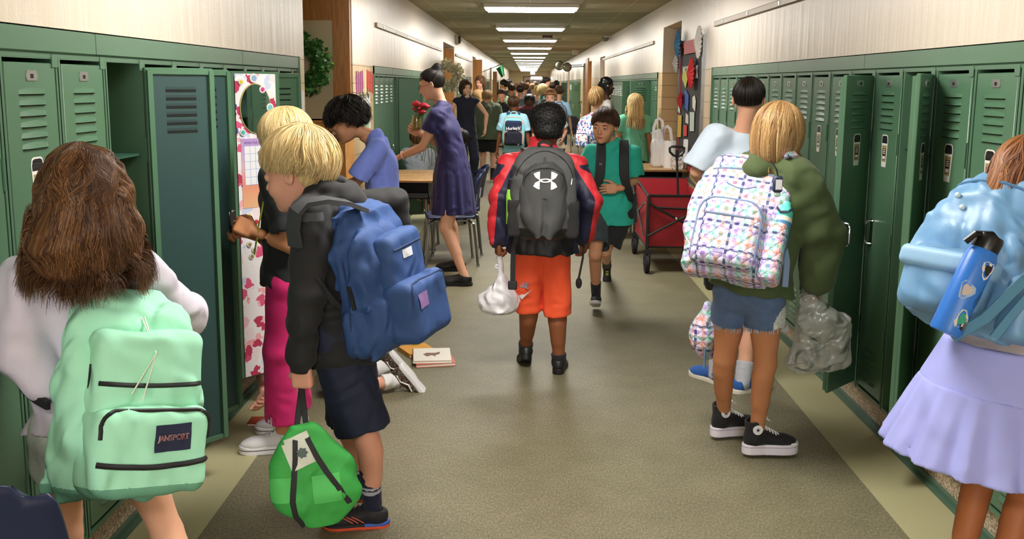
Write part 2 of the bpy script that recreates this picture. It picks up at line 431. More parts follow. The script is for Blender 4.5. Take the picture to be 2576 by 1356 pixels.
def frame(o, x=None, y=None, z=None):
    """4x4: columns x,y,z axes, orthonormalised from the two given (first of z,y is kept)"""
    if z is not None and y is not None: z = nrm(z); y = nrm(np.asarray(y, float)-z*(np.asarray(y, float)@z)); x = np.cross(y, z)
    elif x is not None and z is not None: z = nrm(z); x = nrm(np.asarray(x, float)-z*(np.asarray(x, float)@z)); y = np.cross(z, x)
    T = np.eye(4); T[:3, 0] = x; T[:3, 1] = y; T[:3, 2] = z; T[:3, 3] = o; return T
def ap(T, p): return T[:3, :3]@np.asarray(p, float)+T[:3, 3]
# ---------------------------------------------------------------- lights of the corridor
def wallpaint():
    m = bpy.data.materials.new('wall_paint'); m.use_nodes = True; nt, b = nodes_of(m)
    tc = nt.nodes.new('ShaderNodeTexCoord'); mp = nt.nodes.new('ShaderNodeMapping'); mp.inputs['Scale'].default_value = (1, 3.2, .35)
    n = nt.nodes.new('ShaderNodeTexNoise'); n.inputs['Scale'].default_value = 3.2; n.inputs['Detail'].default_value = 3
    nt.links.new(tc.outputs['Object'], mp.inputs[0]); nt.links.new(mp.outputs[0], n.inputs['Vector'])
    n2 = nt.nodes.new('ShaderNodeTexNoise'); n2.inputs['Scale'].default_value = 90; nt.links.new(tc.outputs['Object'], n2.inputs['Vector'])
    ad = nt.nodes.new('ShaderNodeMath'); ad.operation = 'MULTIPLY_ADD'; ad.inputs[1].default_value = .10; nt.links.new(n2.outputs[0], ad.inputs[0]); nt.links.new(n.outputs[0], ad.inputs[2])
    bp = nt.nodes.new('ShaderNodeBump'); bp.inputs['Strength'].default_value = .35; bp.inputs['Distance'].default_value = .02
    nt.links.new(ad.outputs[0], bp.inputs['Height']); nt.links.new(bp.outputs[0], b.inputs['Normal'])
    b.inputs['Base Color'].default_value = (*hx('dbcfbd'), 1); b.inputs['Roughness'].default_value = .34; b.inputs['Specular IOR Level'].default_value = .45
    MATS['wall'] = m; return m
M_wall = wallpaint()
def brickmat(name, c1, c2, mort, w, h, ax, rough=.3):
    m = bpy.data.materials.new(name); m.use_nodes = True; nt, b = nodes_of(m); tc = nt.nodes.new('ShaderNodeTexCoord'); sp = nt.nodes.new('ShaderNodeSeparateXYZ'); cb = nt.nodes.new('ShaderNodeCombineXYZ')
    nt.links.new(tc.outputs['Object'], sp.inputs[0])
    if ax == 'sum':
        a = nt.nodes.new('ShaderNodeMath'); nt.links.new(sp.outputs[0], a.inputs[0]); nt.links.new(sp.outputs[1], a.inputs[1]); nt.links.new(a.outputs[0], cb.inputs[0])
    else: nt.links.new(sp.outputs[ax], cb.inputs[0])
    nt.links.new(sp.outputs[2], cb.inputs[1]); br = nt.nodes.new('ShaderNodeTexBrick')
    br.offset = 0; br.inputs['Color1'].default_value = (*hx(c1), 1); br.inputs['Color2'].default_value = (*hx(c2), 1); br.inputs['Mortar'].default_value = (*hx(mort), 1)
    br.inputs['Scale'].default_value = 1; br.inputs['Mortar Size'].default_value = .0035; br.inputs['Brick Width'].default_value = w; br.inputs['Row Height'].default_value = h
    nt.links.new(cb.outputs[0], br.inputs['Vector']); nt.links.new(br.outputs[0], b.inputs['Base Color']); b.inputs['Roughness'].default_value = rough; MATS[name] = m; return m
M_tile = brickmat('glazed_block', 'd8bf95', 'd1b68c', '8f7a58', .30, .145, 'sum')
def floormat():
    m = bpy.data.materials.new('speckled_floor'); m.use_nodes = True; nt, b = nodes_of(m); tc = nt.nodes.new('ShaderNodeTexCoord'); L = nt.links.new
    n = nt.nodes.new('ShaderNodeTexNoise'); mp = nt.nodes.new('ShaderNodeMapping'); mp.inputs['Scale'].default_value = (1, .45, 1); L(tc.outputs['Object'], mp.inputs[0]); n.inputs['Scale'].default_value = 150; n.inputs['Detail'].default_value = 6; n.inputs['Roughness'].default_value = .8; L(mp.outputs[0], n.inputs['Vector'])
    n2 = nt.nodes.new('ShaderNodeTexNoise'); n2.inputs['Scale'].default_value = 6; n2.inputs['Detail'].default_value = 4; L(tc.outputs['Object'], n2.inputs['Vector'])
    cr = nt.nodes.new('ShaderNodeValToRGB'); e = cr.color_ramp.elements; e[0].position = .36; e[0].color = (*hx('58533f'), 1); e[1].position = .66; e[1].color = (*hx('989276'), 1); k = e.new(.5); k.color = (*hx('767058'), 1)
    ad = nt.nodes.new('ShaderNodeMath'); ad.operation = 'MULTIPLY_ADD'; ad.inputs[1].default_value = .12; L(n2.outputs[0], ad.inputs[0]); L(n.outputs[0], ad.inputs[2])
    sb = nt.nodes.new('ShaderNodeMath'); sb.operation = 'SUBTRACT'; sb.inputs[1].default_value = .06; L(ad.outputs[0], sb.inputs[0]); L(sb.outputs[0], cr.inputs[0])
    L(cr.outputs[0], b.inputs['Base Color']); b.inputs['Roughness'].default_value = .55; b.inputs['Specular IOR Level'].default_value = .35
    bp = nt.nodes.new('ShaderNodeBump'); bp.inputs['Strength'].default_value = .15; bp.inputs['Distance'].default_value = .002; L(n.outputs[0], bp.inputs['Height']); L(bp.outputs[0], b.inputs['Normal'])
    MATS['floor'] = m; return m
M_floor = floormat()
def speck(name, cols, sc, rough=.5):
    m = bpy.data.materials.new(name); m.use_nodes = True; nt, b = nodes_of(m); tc = nt.nodes.new('ShaderNodeTexCoord'); v = nt.nodes.new('ShaderNodeTexVoronoi'); v.inputs['Scale'].default_value = sc
    nt.links.new(tc.outputs['Object'], v.inputs['Vector']); cr = nt.nodes.new('ShaderNodeValToRGB'); cr.color_ramp.interpolation = 'CONSTANT'; e = cr.color_ramp.elements
    e[0].color = (*hx(cols[0]), 1); e[1].position = .8; e[1].color = (*hx(cols[-1]), 1)
    for i, c in enumerate(cols[1:-1]): k = e.new(.8*(i+1)/(len(cols)-1)); k.color = (*hx(c), 1)
    nt.links.new(v.outputs['Color'], cr.inputs[0]); nt.links.new(cr.outputs[0], b.inputs['Base Color']); b.inputs['Roughness'].default_value = rough; MATS[name] = m; return m
M_terr = speck('terrazzo', ['c4b59c', 'a6937a', 'd3c7b0', '8c7460', 'bcae98', '9c8470'], 160)
M_str = mat('stripe_tile', 'aca781', .5, bump=.06, bs=300, var=.09, vs=120, spec=.35)
M_cove = mat('cove_green', '4c6a58', .45, var=.1, vs=30)
M_ceil = mat('ceiling_tile', 'a8a085', .9, bump=.12, bs=160, var=.05, vs=3)
M_seam = mat('ceiling_seam', 'c9c0a2', .8)
M_lite = mat('light_diffuser', 'faf5ee', .5, emit=13.0)
M_wood = None
def woodmat(name, c1, c2, sc=(1, 1, 12), rough=.4, ax=2):
    m = bpy.data.materials.new(name); m.use_nodes = True; nt, b = nodes_of(m); tc = nt.nodes.new('ShaderNodeTexCoord'); mp = nt.nodes.new('ShaderNodeMapping'); mp.inputs['Scale'].default_value = sc
    n = nt.nodes.new('ShaderNodeTexNoise'); n.inputs['Scale'].default_value = 6; n.inputs['Detail'].default_value = 6; n.inputs['Distortion'].default_value = 1.2
    nt.links.new(tc.outputs['Object'], mp.inputs[0]); nt.links.new(mp.outputs[0], n.inputs['Vector']); cr = nt.nodes.new('ShaderNodeValToRGB'); e = cr.color_ramp.elements
    e[0].position = .32; e[0].color = (*hx(c1), 1); e[1].position = .68; e[1].color = (*hx(c2), 1); nt.links.new(n.outputs[0], cr.inputs[0]); nt.links.new(cr.outputs[0], b.inputs['Base Color']); b.inputs['Roughness'].default_value = rough
    MATS[name] = m; return m
M_door = woodmat('door_wood', '9c6430', 'b9803f', (9, 9, .7)); M_desk = woodmat('desk_top', 'b58a55', 'd0a870', (9, 1, 1), .35); M_pine = woodmat('pine_board', 'b07a38', 'c98f4b', (1, 1, 1), .5)
END = 72.0
# floor, ceiling, walls
B = MB(); B.box((XL-.05, -7, -.1), (XR+.05, END, 0)); B.box((XL-3, -7, -.1), (XL-.05, END, 0)); B.box((XR+.05, -7, -.1), (XR+3, END, 0)); props(B.build('floor', M_floor), kind='structure')
for nm, x0, x1 in (('trim_floor_left', XL-.02, -1.157), ('trim_floor_right', 1.383, XR+.02)):
    B = MB(); B.box((x0, -7, 0), (x1, END, .0015)); props(B.build(nm, M_str), kind='structure')
B = MB(); B.box((XL-3, -7, ZC), (XR+3, END, ZC+.1)); B.build('x', M_ceil).name = 'ceiling'; props(bpy.data.objects['ceiling'], kind='structure')
B = MB()
for x in np.arange(XL+.2, XR, .61): B.box((x-.004, -6, ZC-.003), (x+.004, END, ZC+.001))
for y in np.arange(-5.4, END, 1.22): B.box((XL, y-.004, ZC-.003), (XR, y+.004, ZC+.001))
props(B.build('ceiling_seam', M_seam), kind='structure')
# openings (y0, y1, zt) and locker bays on each side; measured along the corridor
LB = [(1.907, 5.885), (8.74, 15.95), (19.0, 23.5), (26.5, 35), (38, 46), (48, 60)]
RB = [(1.888, 8.548), (12.13, 18.9), (30, 37.5), (40, 47), (50, 60)]
LO = [(6.05, 7.72, 2.50), (16.0, 18.4, 2.28), (24.4, 26.0, 2.28), (35.6, 37, 2.2)]
RO = [(10.40, 11.77, 2.28), (20.6, 22.0, 2.2), (24.9, 28.6, 2.2), (38.0, 39.4, 2.2)]
TH = .40
def wall(side, name, bays, opens):
    X = XL if side < 0 else XR; sg = side; cuts = sorted([(a, b, 'l', ZF) for a, b in bays]+[(a, b, 'o', zt) for a, b, zt in opens])
    B = MB(); y = -7.0
    for a, b, t, zt in cuts:
        if a > y:
            B.box((X, y, ZF), (X+sg*TH, a, ZC), 0); B.box((X, y, 0), (X+sg*TH, a, ZF), 1)
        B.box((X, a, zt), (X+sg*TH, b, ZC), 0)
        if t == 'l': B.box((X+sg*(TH-.02), a, 0), (X+sg*TH, b, zt), 0)
        y = b
    B.box((X, y, ZF), (X+sg*TH, END, ZC), 0); B.box((X, y, 0), (X+sg*TH, END, ZF), 1)
    props(B.build(name, [M_wall, M_tile]), kind='structure')
wall(-1, 'wall_left', LB, LO); wall(1, 'wall_right', RB, RO)
B = MB(); B.box((XL-3, END, 0), (XR+3, END+.1, ZC+.1)); B.build('wall_back', mat('end_wall', 'dccfae', .6)); props(bpy.data.objects['wall_back'], kind='structure')
B = MB()
for lo, hi in (((XL-3, 0), (-1.2, ZC+.1)), ((1.4, 0), (XR+3, ZC+.1)), ((-1.2, 0), (1.4, .5)), ((-1.2, 2.35), (1.4, ZC+.1))): B.box((lo[0], -7.1, lo[1]), (hi[0], -7, hi[1]))
props(B.build('wall_front', mat('cream_wall', 'd9c7a9', .6)), kind='structure')
B = MB()  # unseen window, added behind the camera so fill light can enter
for x in (-1.2, .07, 1.34): B.box((x, -7.08, .5), (x+.06, -7.02, 2.35))
for z in (.5, 2.29): B.box((-1.2, -7.08, z), (1.4, -7.02, z+.06))
props(B.build('window_added_1', plastic('window_added_frame', 'd8d4cc', .5)), kind='structure')
_l = bpy.data.lights.new('added_fill', 'AREA'); _l.shape = 'RECTANGLE'; _l.size = 2.5; _l.size_y = 1.8; _l.energy = 75; _l.color = (1, .98, .96); _o = bpy.data.objects.new('added_fill', _l); COL.objects.link(_o); _o.location = (.1, -7.2, 1.45); _o.rotation_euler = (math.radians(90), 0, 0); _o['kind'] = 'helper'  # area lamp added outside the added window, soft frontal fill
# rooms behind the openings: alcove backs
for i, (s_, (a, b, zt)) in enumerate([(-1, o) for o in LO]+[(1, o) for o in RO]):
    X = XL if s_ < 0 else XR; B = MB(); B.box((X+s_*1.5, a-.5, 0), (X+s_*1.55, b+.5, ZC)); B.box((X+s_*TH, a-.55, 0), (X+s_*1.5, a-.5, ZC)); B.box((X+s_*TH, b+.5, 0), (X+s_*1.5, b+.55, ZC))
    props(B.build('wall_%s_recess' % ('left' if s_ < 0 else 'right'), mat('room_wall', 'b9a98c', .7)), kind='structure')
# kick base of the lockers: terrazzo kerb with green cove strip
for nm, s_, bays in (('left', -1, LB), ('right', 1, RB)):
    X = XL if s_ < 0 else XR; B = MB(); C_ = MB()
    for a, b in bays: B.box((X+s_*.035, a, 0), (X+s_*(TH-.03), b, .140)); C_.box((X-s_*.0, a, 0), (X+s_*.036, b, .012)); C_.box((X+s_*.018, a, 0), (X+s_*.036, b, .03))
    props(B.build('baseboard_%s' % nm, M_terr), kind='structure'); props(C_.build('trim_cove_%s' % nm, M_cove), kind='structure')
# ceiling lights: dy measured from the photograph, spacing 4.85 m
LY = [-.9, 3.4, 7.72]+[12.03+4.32*i for i in range(14)]
lt = None
for i, y in enumerate(LY):
    if lt is None:
        lt = thing('ceiling_light', (.03, y, ZC), '', 'ceiling light', 'fluorescent fixtures along the corridor ceiling')
        B = MB(); B.box((-.57, -.33, -.045), (.57, .33, -.001)); B.build('frame', mat('fixture_white', 'e8e4d8', .5), lt, local=True)
        B = MB(); B.box((-.545, -.305, -.062), (.545, .305, -.046), bev=.012); B.build('diffuser', M_lite, lt, local=True); o = lt
    else: o = copy_tree(lt); o.location = (.03, y, ZC)
    od = ['nearest', 'second', 'third', 'fourth', 'fifth', 'sixth', 'seventh', 'eighth', 'ninth', 'tenth', 'eleventh', 'twelfth', 'thirteenth', 'fourteenth']
    o['label'] = '%s lit fluorescent fixture in the picture, counted down the corridor' % od[i-3] if i >= 3 else 'glowing ceiling fixture %s, out of view' % ['behind the camera', 'above the open left lockers', 'above the boy in blue T-shirt'][i]
# ---------------------------------------------------------------- lockers
def lockermat():
    m = mat('locker_green', '52765c', .36, spec=.5, bump=.05, bs=420, var=.05, vs=3); return m
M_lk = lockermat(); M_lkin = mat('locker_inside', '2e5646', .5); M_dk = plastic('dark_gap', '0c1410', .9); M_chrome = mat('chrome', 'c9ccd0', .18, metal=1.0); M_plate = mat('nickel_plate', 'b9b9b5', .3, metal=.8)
PW = .318
ZB = .140; ZD0, ZD1 = .165, 1.650     # bottom, door bottom and top
def fr_side(side):                     # frame of a locker: u along the corridor, n into it
    return (V3(0, 1, 0), V3(-side, 0, 0))
def louver(B, z, w, x0=0.0, inv=False):
    """one pressed vent: a wedge standing proud of the sheet, open below"""
    d = .010; h = .018
    V = [(x0-w/2, 0, z), (x0+w/2, 0, z), (x0+w/2-.010, d, z), (x0-w/2+.010, d, z), (x0-w/2+.004, 0, z+h*.7), (x0+w/2-.004, 0, z+h*.7), (x0, 0, z+h), (x0, d*.5, z+h*.55)]
    B.add(V, [(0, 3, 2, 1), (3, 7, 2), (0, 4, 7, 3), (1, 2, 7, 5), (4, 6, 7), (5, 7, 6), (0, 1, 5, 6, 4)], 0)
    B.box((x0-w/2+.006, -.0005, z-.003), (x0+w/2-.006, .0015, z+.0005), 1)
LK = {}
def locker_proto(simple=False):
    """built at the origin: x along the row, y out of the front, z up; hinge at x = -PW/2 (near side for the right wall)"""
    key = simple
    r = thing('locker', (0, 0, 0), 'green metal locker', 'locker'); w = PW/2
    B = MB()
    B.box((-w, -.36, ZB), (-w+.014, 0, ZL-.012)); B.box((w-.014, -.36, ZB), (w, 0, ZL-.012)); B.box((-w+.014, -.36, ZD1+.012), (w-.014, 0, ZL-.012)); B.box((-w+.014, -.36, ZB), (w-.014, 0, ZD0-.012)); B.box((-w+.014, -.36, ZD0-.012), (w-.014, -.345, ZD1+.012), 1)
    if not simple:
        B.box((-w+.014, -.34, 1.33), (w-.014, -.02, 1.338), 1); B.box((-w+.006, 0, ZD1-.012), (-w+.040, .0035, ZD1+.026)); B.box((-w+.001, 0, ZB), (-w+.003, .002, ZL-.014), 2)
        for z in (.45, .9, 1.35): B.tube([(-w+.020, .003, z-.045), (-w+.020, .003, z+.045)], .0045, n=6)
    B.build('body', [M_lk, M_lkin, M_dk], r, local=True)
    D = thing('door', (-w+.016, 0, 0), None, None); D.parent = r
    wd = PW-.034
    B = MB(); B.box((0.003, -.016, ZD0), (wd-.003, .0, ZD1), bev=.003)
    B.box((.006, -.0165, ZD0+.01), (.026, -.030, ZD1-.01)); B.box((wd-.028, -.0165, ZD0+.01), (wd-.008, -.030, ZD1-.01)); B.box((.02, -.0165, ZD1-.024), (wd-.02, -.026, ZD1-.008)); B.box((.02, -.0165, ZD0+.008), (wd-.02, -.026, ZD0+.024))
    c = wd/2
    for i in range(6): louver(B, 1.562-.0305*i, .148, c)
    for i in range(6): louver(B, .375-.033*i, .125, c)
    if not simple:
        for i in range(6): B.box((c-.06, -.0175, 1.561-.0305*i), (c+.06, -.0162, 1.569-.0305*i), 1)
    B.build('door_panel', [M_lk, M_dk], D, local=True)
    B = MB(); B.prism([(c-.026, -.013), (c+.026, -.013), (c+.031, 0), (c+.026, .016), (c-.026, .016), (c-.031, 0)], 0, .0025, 0, (V3(0, .0002, 1.612), V3(1, 0, 0), V3(0, 0, 1), V3(0, 1, 0)))
    B.box((c-.008, .0027, 1.606), (c+.008, .0032, 1.618), 1); B.build('number_plate', [M_plate, M_dk], D, local=True)
    B = MB(); hx_ = wd-.055
    B.tube([(hx_, .001, .975), (hx_, .024, .972), (hx_, .032, .955), (hx_, .032, .885), (hx_, .024, .868), (hx_, .001, .865)], .0045, n=6); B.box((hx_-.016, .0, .855), (hx_+.016, .004, .985)); 
    B.build('handle', M_chrome, D, local=True)
    return r
LP = {False: locker_proto(False), True: locker_proto(True)}
used = {False: False, True: False}
def place_locker(side, yc, label, group, ang=0.0, simple=False, hinge_far=False):
    p = LP[simple]
    o = copy_tree(p); X = XL if side < 0 else XR
    # right wall, hinge near: local x = +Y ; y = -X.  left wall, hinge near: x must run toward -Y -> mirror through scale
    th = math.pi/2 if side > 0 else -math.pi/2
    o.location = (X, yc, 0); o.rotation_euler = (0, 0, th)
    # on the right wall local -x end is the near end; on the left wall local -x end is the far end
    D = [c for c in o.children if c.name.startswith('door')][0]
    D.rotation_euler = (0, 0, ang)
    o['label'] = label; o['group'] = group; return o, D
def fascia(side, a, b, nm):
    X = XL if side < 0 else XR; n = -side; B = MB()
    B.prism([(0, ZF-.004), (n*.012, ZF-.006), (n*.012, ZL+.006), (0, ZL)], a, b, 0, (V3(X, 0, 0), V3(1, 0, 0), V3(0, 0, 1), V3(0, 1, 0)))
    B.box((X, a, 0.0), (X+n*.016, a+.02, ZF)); B.box((X, b-.02, 0.0), (X+n*.016, b, ZF)); B.box((X-n*.02, a, ZL-.012), (X+n*.001, b, ZL))
    for y in np.arange(a+1.2, b-.3, 1.6): B.box((X, y-.001, ZL+.004), (X+n*.0125, y+.001, ZF-.004), 1)
    props(B.build('trim_fascia_'+nm, [M_lk, M_dk]), kind='structure')
# ---------------------------------------------------------------- locker rows
def mug(parent_door, width=.286, back=False, z=1.29):
    """travel-cup sticker on the outside of a door"""
    c = width/2; y = .0006; B = MB(); fr = (V3(c, y, z), V3(1, 0, 0), V3(0, 0, 1), V3(0, 1, 0))
    B.prism([(-.024, -.072), (.024, -.072), (.033, .032), (.036, .052), (.030, .070), (.020, .075), (-.020, .075), (-.030, .070), (-.036, .052), (-.033, .032)], 0, .0006, 0, fr)
    B.prism([(-.030, .036), (.030, .036), (.031, .050), (.026, .066), (.016, .070), (-.016, .070), (-.026, .066), (-.031, .050)], .0006, .0010, 1, fr)
    for q in (.047, .055): B.prism([(-.030, q), (.030, q), (.030, q+.0015), (-.030, q+.0015)], .0010, .0013, 4, fr)
    B.prism([(-.021, -.048), (.021, -.048), (.026, .026), (-.026, .026)], .0006, .0009, 2, fr); B.prism([(-.016, -.040), (.016, -.040), (.019, .012), (-.019, .012)], .0009, .0012, 3, fr)
    for q in (.004, -.004, -.012): B.prism([(-.012, q), (.012, q), (.012, q+.004), (-.012, q+.004)], .0012, .0014, 0, fr)
    B.prism([(-.013, -.036), (.013, -.036), (.014, -.022), (-.014, -.022)], .0012, .0014, 0, fr)
    o = B.build('cup_sticker', [plastic('sticker_white', 'e9e6e0', .45), plastic('lid_black', '1d1b1d', .4), plastic('label_tan', 'a89468', .5), plastic('label_dark', '2c2420', .5), plastic('lid_line', '45424a', .4)], None)
    o.parent = parent_door; o.location = (0, 0, 0)
    V = np.array([v.co[:] for v in o.data.vertices]); 
    return o
def fixmug(o, z, c, y):
    # vertices were centred on building; put them back
    V = np.array([v.co[:] for v in o.data.vertices]); V += V3(c, y, z)-V3((V[:, 0].min()+V[:, 0].max())/2, V[:, 1].min(), (V[:, 2].min()+V[:, 2].max())/2)
    o.data.vertices.foreach_set('co', V.ravel()); o.data.update()
mug0 = None
def addmug(D):
    global mug0
    if mug0 is None: mug0 = mug(D); fixmug(mug0, 1.31, .143, .0006); return mug0
    o = mug0.copy(); COL.objects.link(o); o.parent = D; return o
def ordn(i): return ['first', 'second', 'third', 'fourth', 'fifth', 'sixth', 'seventh', 'eighth', 'ninth', 'tenth', 'eleventh', 'twelfth', 'thirteenth', 'fourteenth', 'fifteenth', 'sixteenth', 'seventeenth', 'eighteenth', 'nineteenth', 'twentieth', 'twenty-first', 'twenty-second', 'twenty-third', 'twenty-fourth', 'twenty-fifth'][i]
# right near row: boundaries 1.888+.333k ; first in view k=4 (3.22)
for k in range(3, 20):
    y = 1.888+.333*(k+.5); ang = 0; lab = 'closed green locker in the right-hand near row, %s from the camera end' % ordn(k-3)
    if k == 8: ang = math.radians(135); lab = 'green locker behind the girl in olive hoodie, door swung wide with cup sticker'
    if k == 6: ang = math.radians(147); lab = 'open green locker beside the light blue backpack, door folded toward the camera'
    o, D = place_locker(1, y, lab, 'lockers in the near right row', ang, simple=False); o.scale = (1.047, 1, 1)
    if k in (4, 5, 6, 7, 8, 9, 10, 3): addmug(D)
    if k >= 16:
        B = MB(); B.box((.09, .0002, 1.17), (.21, .001, 1.25), 1); B.box((.08, .0002, 1.04), (.22, .0012, 1.165), 0); q = B.build('paper_notice', [plastic('paper', 'e6e4df', .7), plastic('paper_grey', 'b9b8b4', .7)], None); V = np.array([v.co[:] for v in q.data.vertices]); V += np.array(q.location); q.data.vertices.foreach_set('co', V.ravel()); q.parent = D; q.location = (0, 0, 0)
fascia(1, 1.888, 8.548, 'right_near')
# left near row
LEFT_OPEN = {4: 140, 5: 153, 7: 140, 9: 155}
lab_l = {4: 'open green locker on the left, dark inside with a small shelf, door facing the camera', 5: 'open green locker whose narrow door edge stands beside the flowered door', 7: 'green locker with flower-patterned liner, mirror and calendar inside its open door', 9: 'last open green locker of the left near row, vents seen on its inner door'}
DOORS = {}
for k in range(0, 12):
    y = 1.907+.321*(k+.5); ang = math.radians(LEFT_OPEN.get(k, 0))
    o, D = place_locker(-1, y, lab_l.get(k, 'closed green locker in the left-hand near row, %s from the camera end' % ordn(k)), 'lockers in the near left row', ang); o.scale = (1.0095, 1, 1); DOORS[k] = (o, D)
    if k in (2, 0): addmug(D)
fascia(-1, 1.907, 5.885, 'left_near')
# farther rows
far_open = {(-1, 0, 4): 110, (1, 0, 2): 100, (1, 0, 5): 95, (1, 1, 0): 95}
def row(side, a, b, idx, nm):
    n = int((b-a-.04)/.325); sc = (b-a-.04)/n/PW
    for k in range(n):
        y = a+.02+(k+.5)*(b-a-.04)/n; ang = math.radians(far_open.get((side, idx, k), 0)); sd = 'left' if side < 0 else 'right'
        where = ('the second %s row, beyond the doorway' % sd) if idx == 0 else 'the third %s row, far down the hall' % sd
        lab = ('open' if ang else 'closed')+' green locker in '+where+', %s along' % (ordn(k) if k < 25 else 'twenty-%s' % ordn(k-20) if k < 29 else 'number %d' % (k+1))
        o, D = place_locker(side, y, lab, 'lockers in %s%s' % (where, ''), ang, simple=True); o.scale = (sc, 1, 1)
    fascia(side, a, b, nm)
for i, (a, b) in enumerate(LB[1:3]): row(-1, a, b, i, 'left_far%d' % i)
for i, (a, b) in enumerate(RB[1:3]): row(1, a, b, i, 'right_far%d' % i)
# distant bays beyond counting: flat green fronts
for s_, a, b in ((-1, *LB[3]), (-1, *LB[4]), (-1, *LB[5]), (1, *RB[3]), (1, *RB[4])):
    X = XL if s_ < 0 else XR; B = MB(); B.box((X+s_*.02, a, ZB), (X+s_*.3, b, ZL))
    for y in np.arange(a+.3, b, .33): B.box((X+s_*.012, y, ZB), (X+s_*.024, y+.02, ZL), 1)
    props(B.build('wall_locker_front', [M_lk, M_dk]), kind='structure'); fascia(s_, a, b, 'end')
for k in (False, True):
    for c in list(LP[k].children_recursive)+[LP[k]]: bpy.data.objects.remove(c)
# ---------------------------------------------------------------- people
def ik(a, c, l1, l2, hint):
    a = np.asarray(a, float); c = np.asarray(c, float); d = c-a; L = np.linalg.norm(d); Lm = min(L, (l1+l2)*0.999); u = nrm(d)
    x = (l1*l1-l2*l2+Lm*Lm)/(2*Lm); hh = math.sqrt(max(0, l1*l1-x*x)); n = np.asarray(hint, float); n = nrm(n-u*(n@u)); return a+u*x*(L/Lm)+n*hh
class Person:
    def __init__(s, name, label, cat, base, h, face, skin='skin_fair', group=None, lean=0.0, side=0.0, twist=0.0, feet=None, hands=None, elbow=None, knee=None, head=(0, 0, 0), drop=0.0, hd=None, sw=1.0, hs=1.0, bulk=1.0, J=None, res=1.0, headh=None):
        s.base = np.array([base[0], base[1], base[2] if len(base) > 2 else 0.0]); s.h = h; s.k = h/1.43; s.res = res; s.bulk = bulk; s.dens = 1.0 if res == 1 else .35
        th = math.radians(face); s.fw = V3(-math.sin(th), math.cos(th), 0); s.rt = V3(math.cos(th), math.sin(th), 0)
        s.root = thing(name, s.base, label, cat, group); s.skin = SKIN[skin]; s.T = np.eye(4); s.T[:3, 0] = s.rt; s.T[:3, 1] = s.fw; s.T[:3, 3] = s.base
        L = lambda p: p if isinstance(p, np.ndarray) else ap(s.T, p)
        j = s.J = {}
        pv = V3(0, 0, .53*h-drop); up = V3(math.sin(side)*math.cos(lean), math.sin(lean), math.cos(lean)*math.cos(side)); rr = nrm(V3(math.cos(side), 0, -math.sin(side))); 
        ct, st = math.cos(twist), math.sin(twist); fwl = np.cross(up, rr); rr = rr*ct+fwl*st
        j['pv'] = L(tuple(pv)); j['wa'] = L(tuple(pv+up*.085*h)); j['ch'] = L(tuple(pv+up*.19*h)); nk = pv+up*.305*h; j['nk'] = L(tuple(nk))
        sc = pv+up*.268*h
        j['shL'] = L(tuple(sc-rr*.099*h*sw)); j['shR'] = L(tuple(sc+rr*.099*h*sw))
        j['hpL'] = L(tuple(pv+V3(-.052*h, 0, -.03*h))); j['hpR'] = L(tuple(pv+V3(.052*h, 0, -.03*h)))
        feet = feet or {}; hands = hands or {}; elbow = elbow or {}; knee = knee or {}
        for q, sg in (('L', -1), ('R', 1)):
            j['an'+q] = L(feet.get(q, (sg*.06*h, 0, .05*h))); j['kn'+q] = L(knee[q]) if q in knee else ik(j['hp'+q], j['an'+q], .243*h, .235*h, s.fw+V3(0, 0, .2))
            j['wr'+q] = L(hands.get(q, (sg*.165*h, .03*h, .47*h-drop)))
            hint = elbow.get(q, None); j['el'+q] = hint if isinstance(hint, np.ndarray) else ik(j['sh'+q], j['wr'+q], .165*h, .145*h, (s.T[:3, :3]@np.array(hint, float)) if hint is not None else -s.fw+s.rt*sg*.4)
        if J: 
            for a, b in J.items(): j[a] = L(b)
        s.up = nrm(j['nk']-j['pv']); s.rx = nrm(j['shR']-j['shL']); s.tf = nrm(np.cross(s.up, s.rx)); s.hx = nrm(j['hpR']-j['hpL']); s.hf = nrm(np.cross(V3(0, 0, 1) if abs(s.up[2]) > .3 else s.up, s.hx))
        yaw, pit, rol = [math.radians(a) for a in head]          # head relative to the facing: yaw left +, pitch down +, roll right +
        a = th+yaw; f = V3(-math.sin(a)*math.cos(pit), math.cos(a)*math.cos(pit), -math.sin(pit)); r = V3(math.cos(a), math.sin(a), 0); u = np.cross(r, f)
        r2 = r*math.cos(rol)-u*math.sin(rol); u2 = np.cross(r2, f)
        s.hsz = (headh or (.158*h if h < 1.6 else .137*h))*hs/.22
        if hd is None: hc = j['nk']+nrm(s.up*.5+V3(0, 0, 1))*.085*h*.95+f*.018*s.k; hc = hc+u2*.012*s.k
        else: hc = np.asarray(hd, float)
        s.HT = np.eye(4); s.HT[:3, 0] = r2*s.hsz; s.HT[:3, 1] = f*s.hsz; s.HT[:3, 2] = u2*s.hsz; s.HT[:3, 3] = hc; s.hc = hc; s.HI = np.linalg.inv(s.HT); s.eyes = True
    def hl(s, p): return ap(s.HI, p)
    def torso(s, S, e, k=.03, sh=True):
        j, q, b = s.J, s.k, s.bulk
        S.u(cone(j['pv'], j['wa'], .118*b*q+e, .108*q*b+e, (s.tf, .74)))
        S.u(cone(j['wa'], j['ch'], .108*q*b+e, .118*q*b+e, (s.tf, .72)), k)
        S.u(cone(j['ch']+s.up*.03*q, j['nk']-s.up*.03*q, .114*q*b+e, .072*q+e, (s.tf, .66)), k)
        if sh:
            for a in 'LR': S.u(cone(j['nk']-s.up*.022*q, j['sh'+a]+(j['nk']-j['sh'+a])*.08-s.up*.004*q, .046*q+e*.8, .034*q+e*.7, (s.tf, .95)), k)
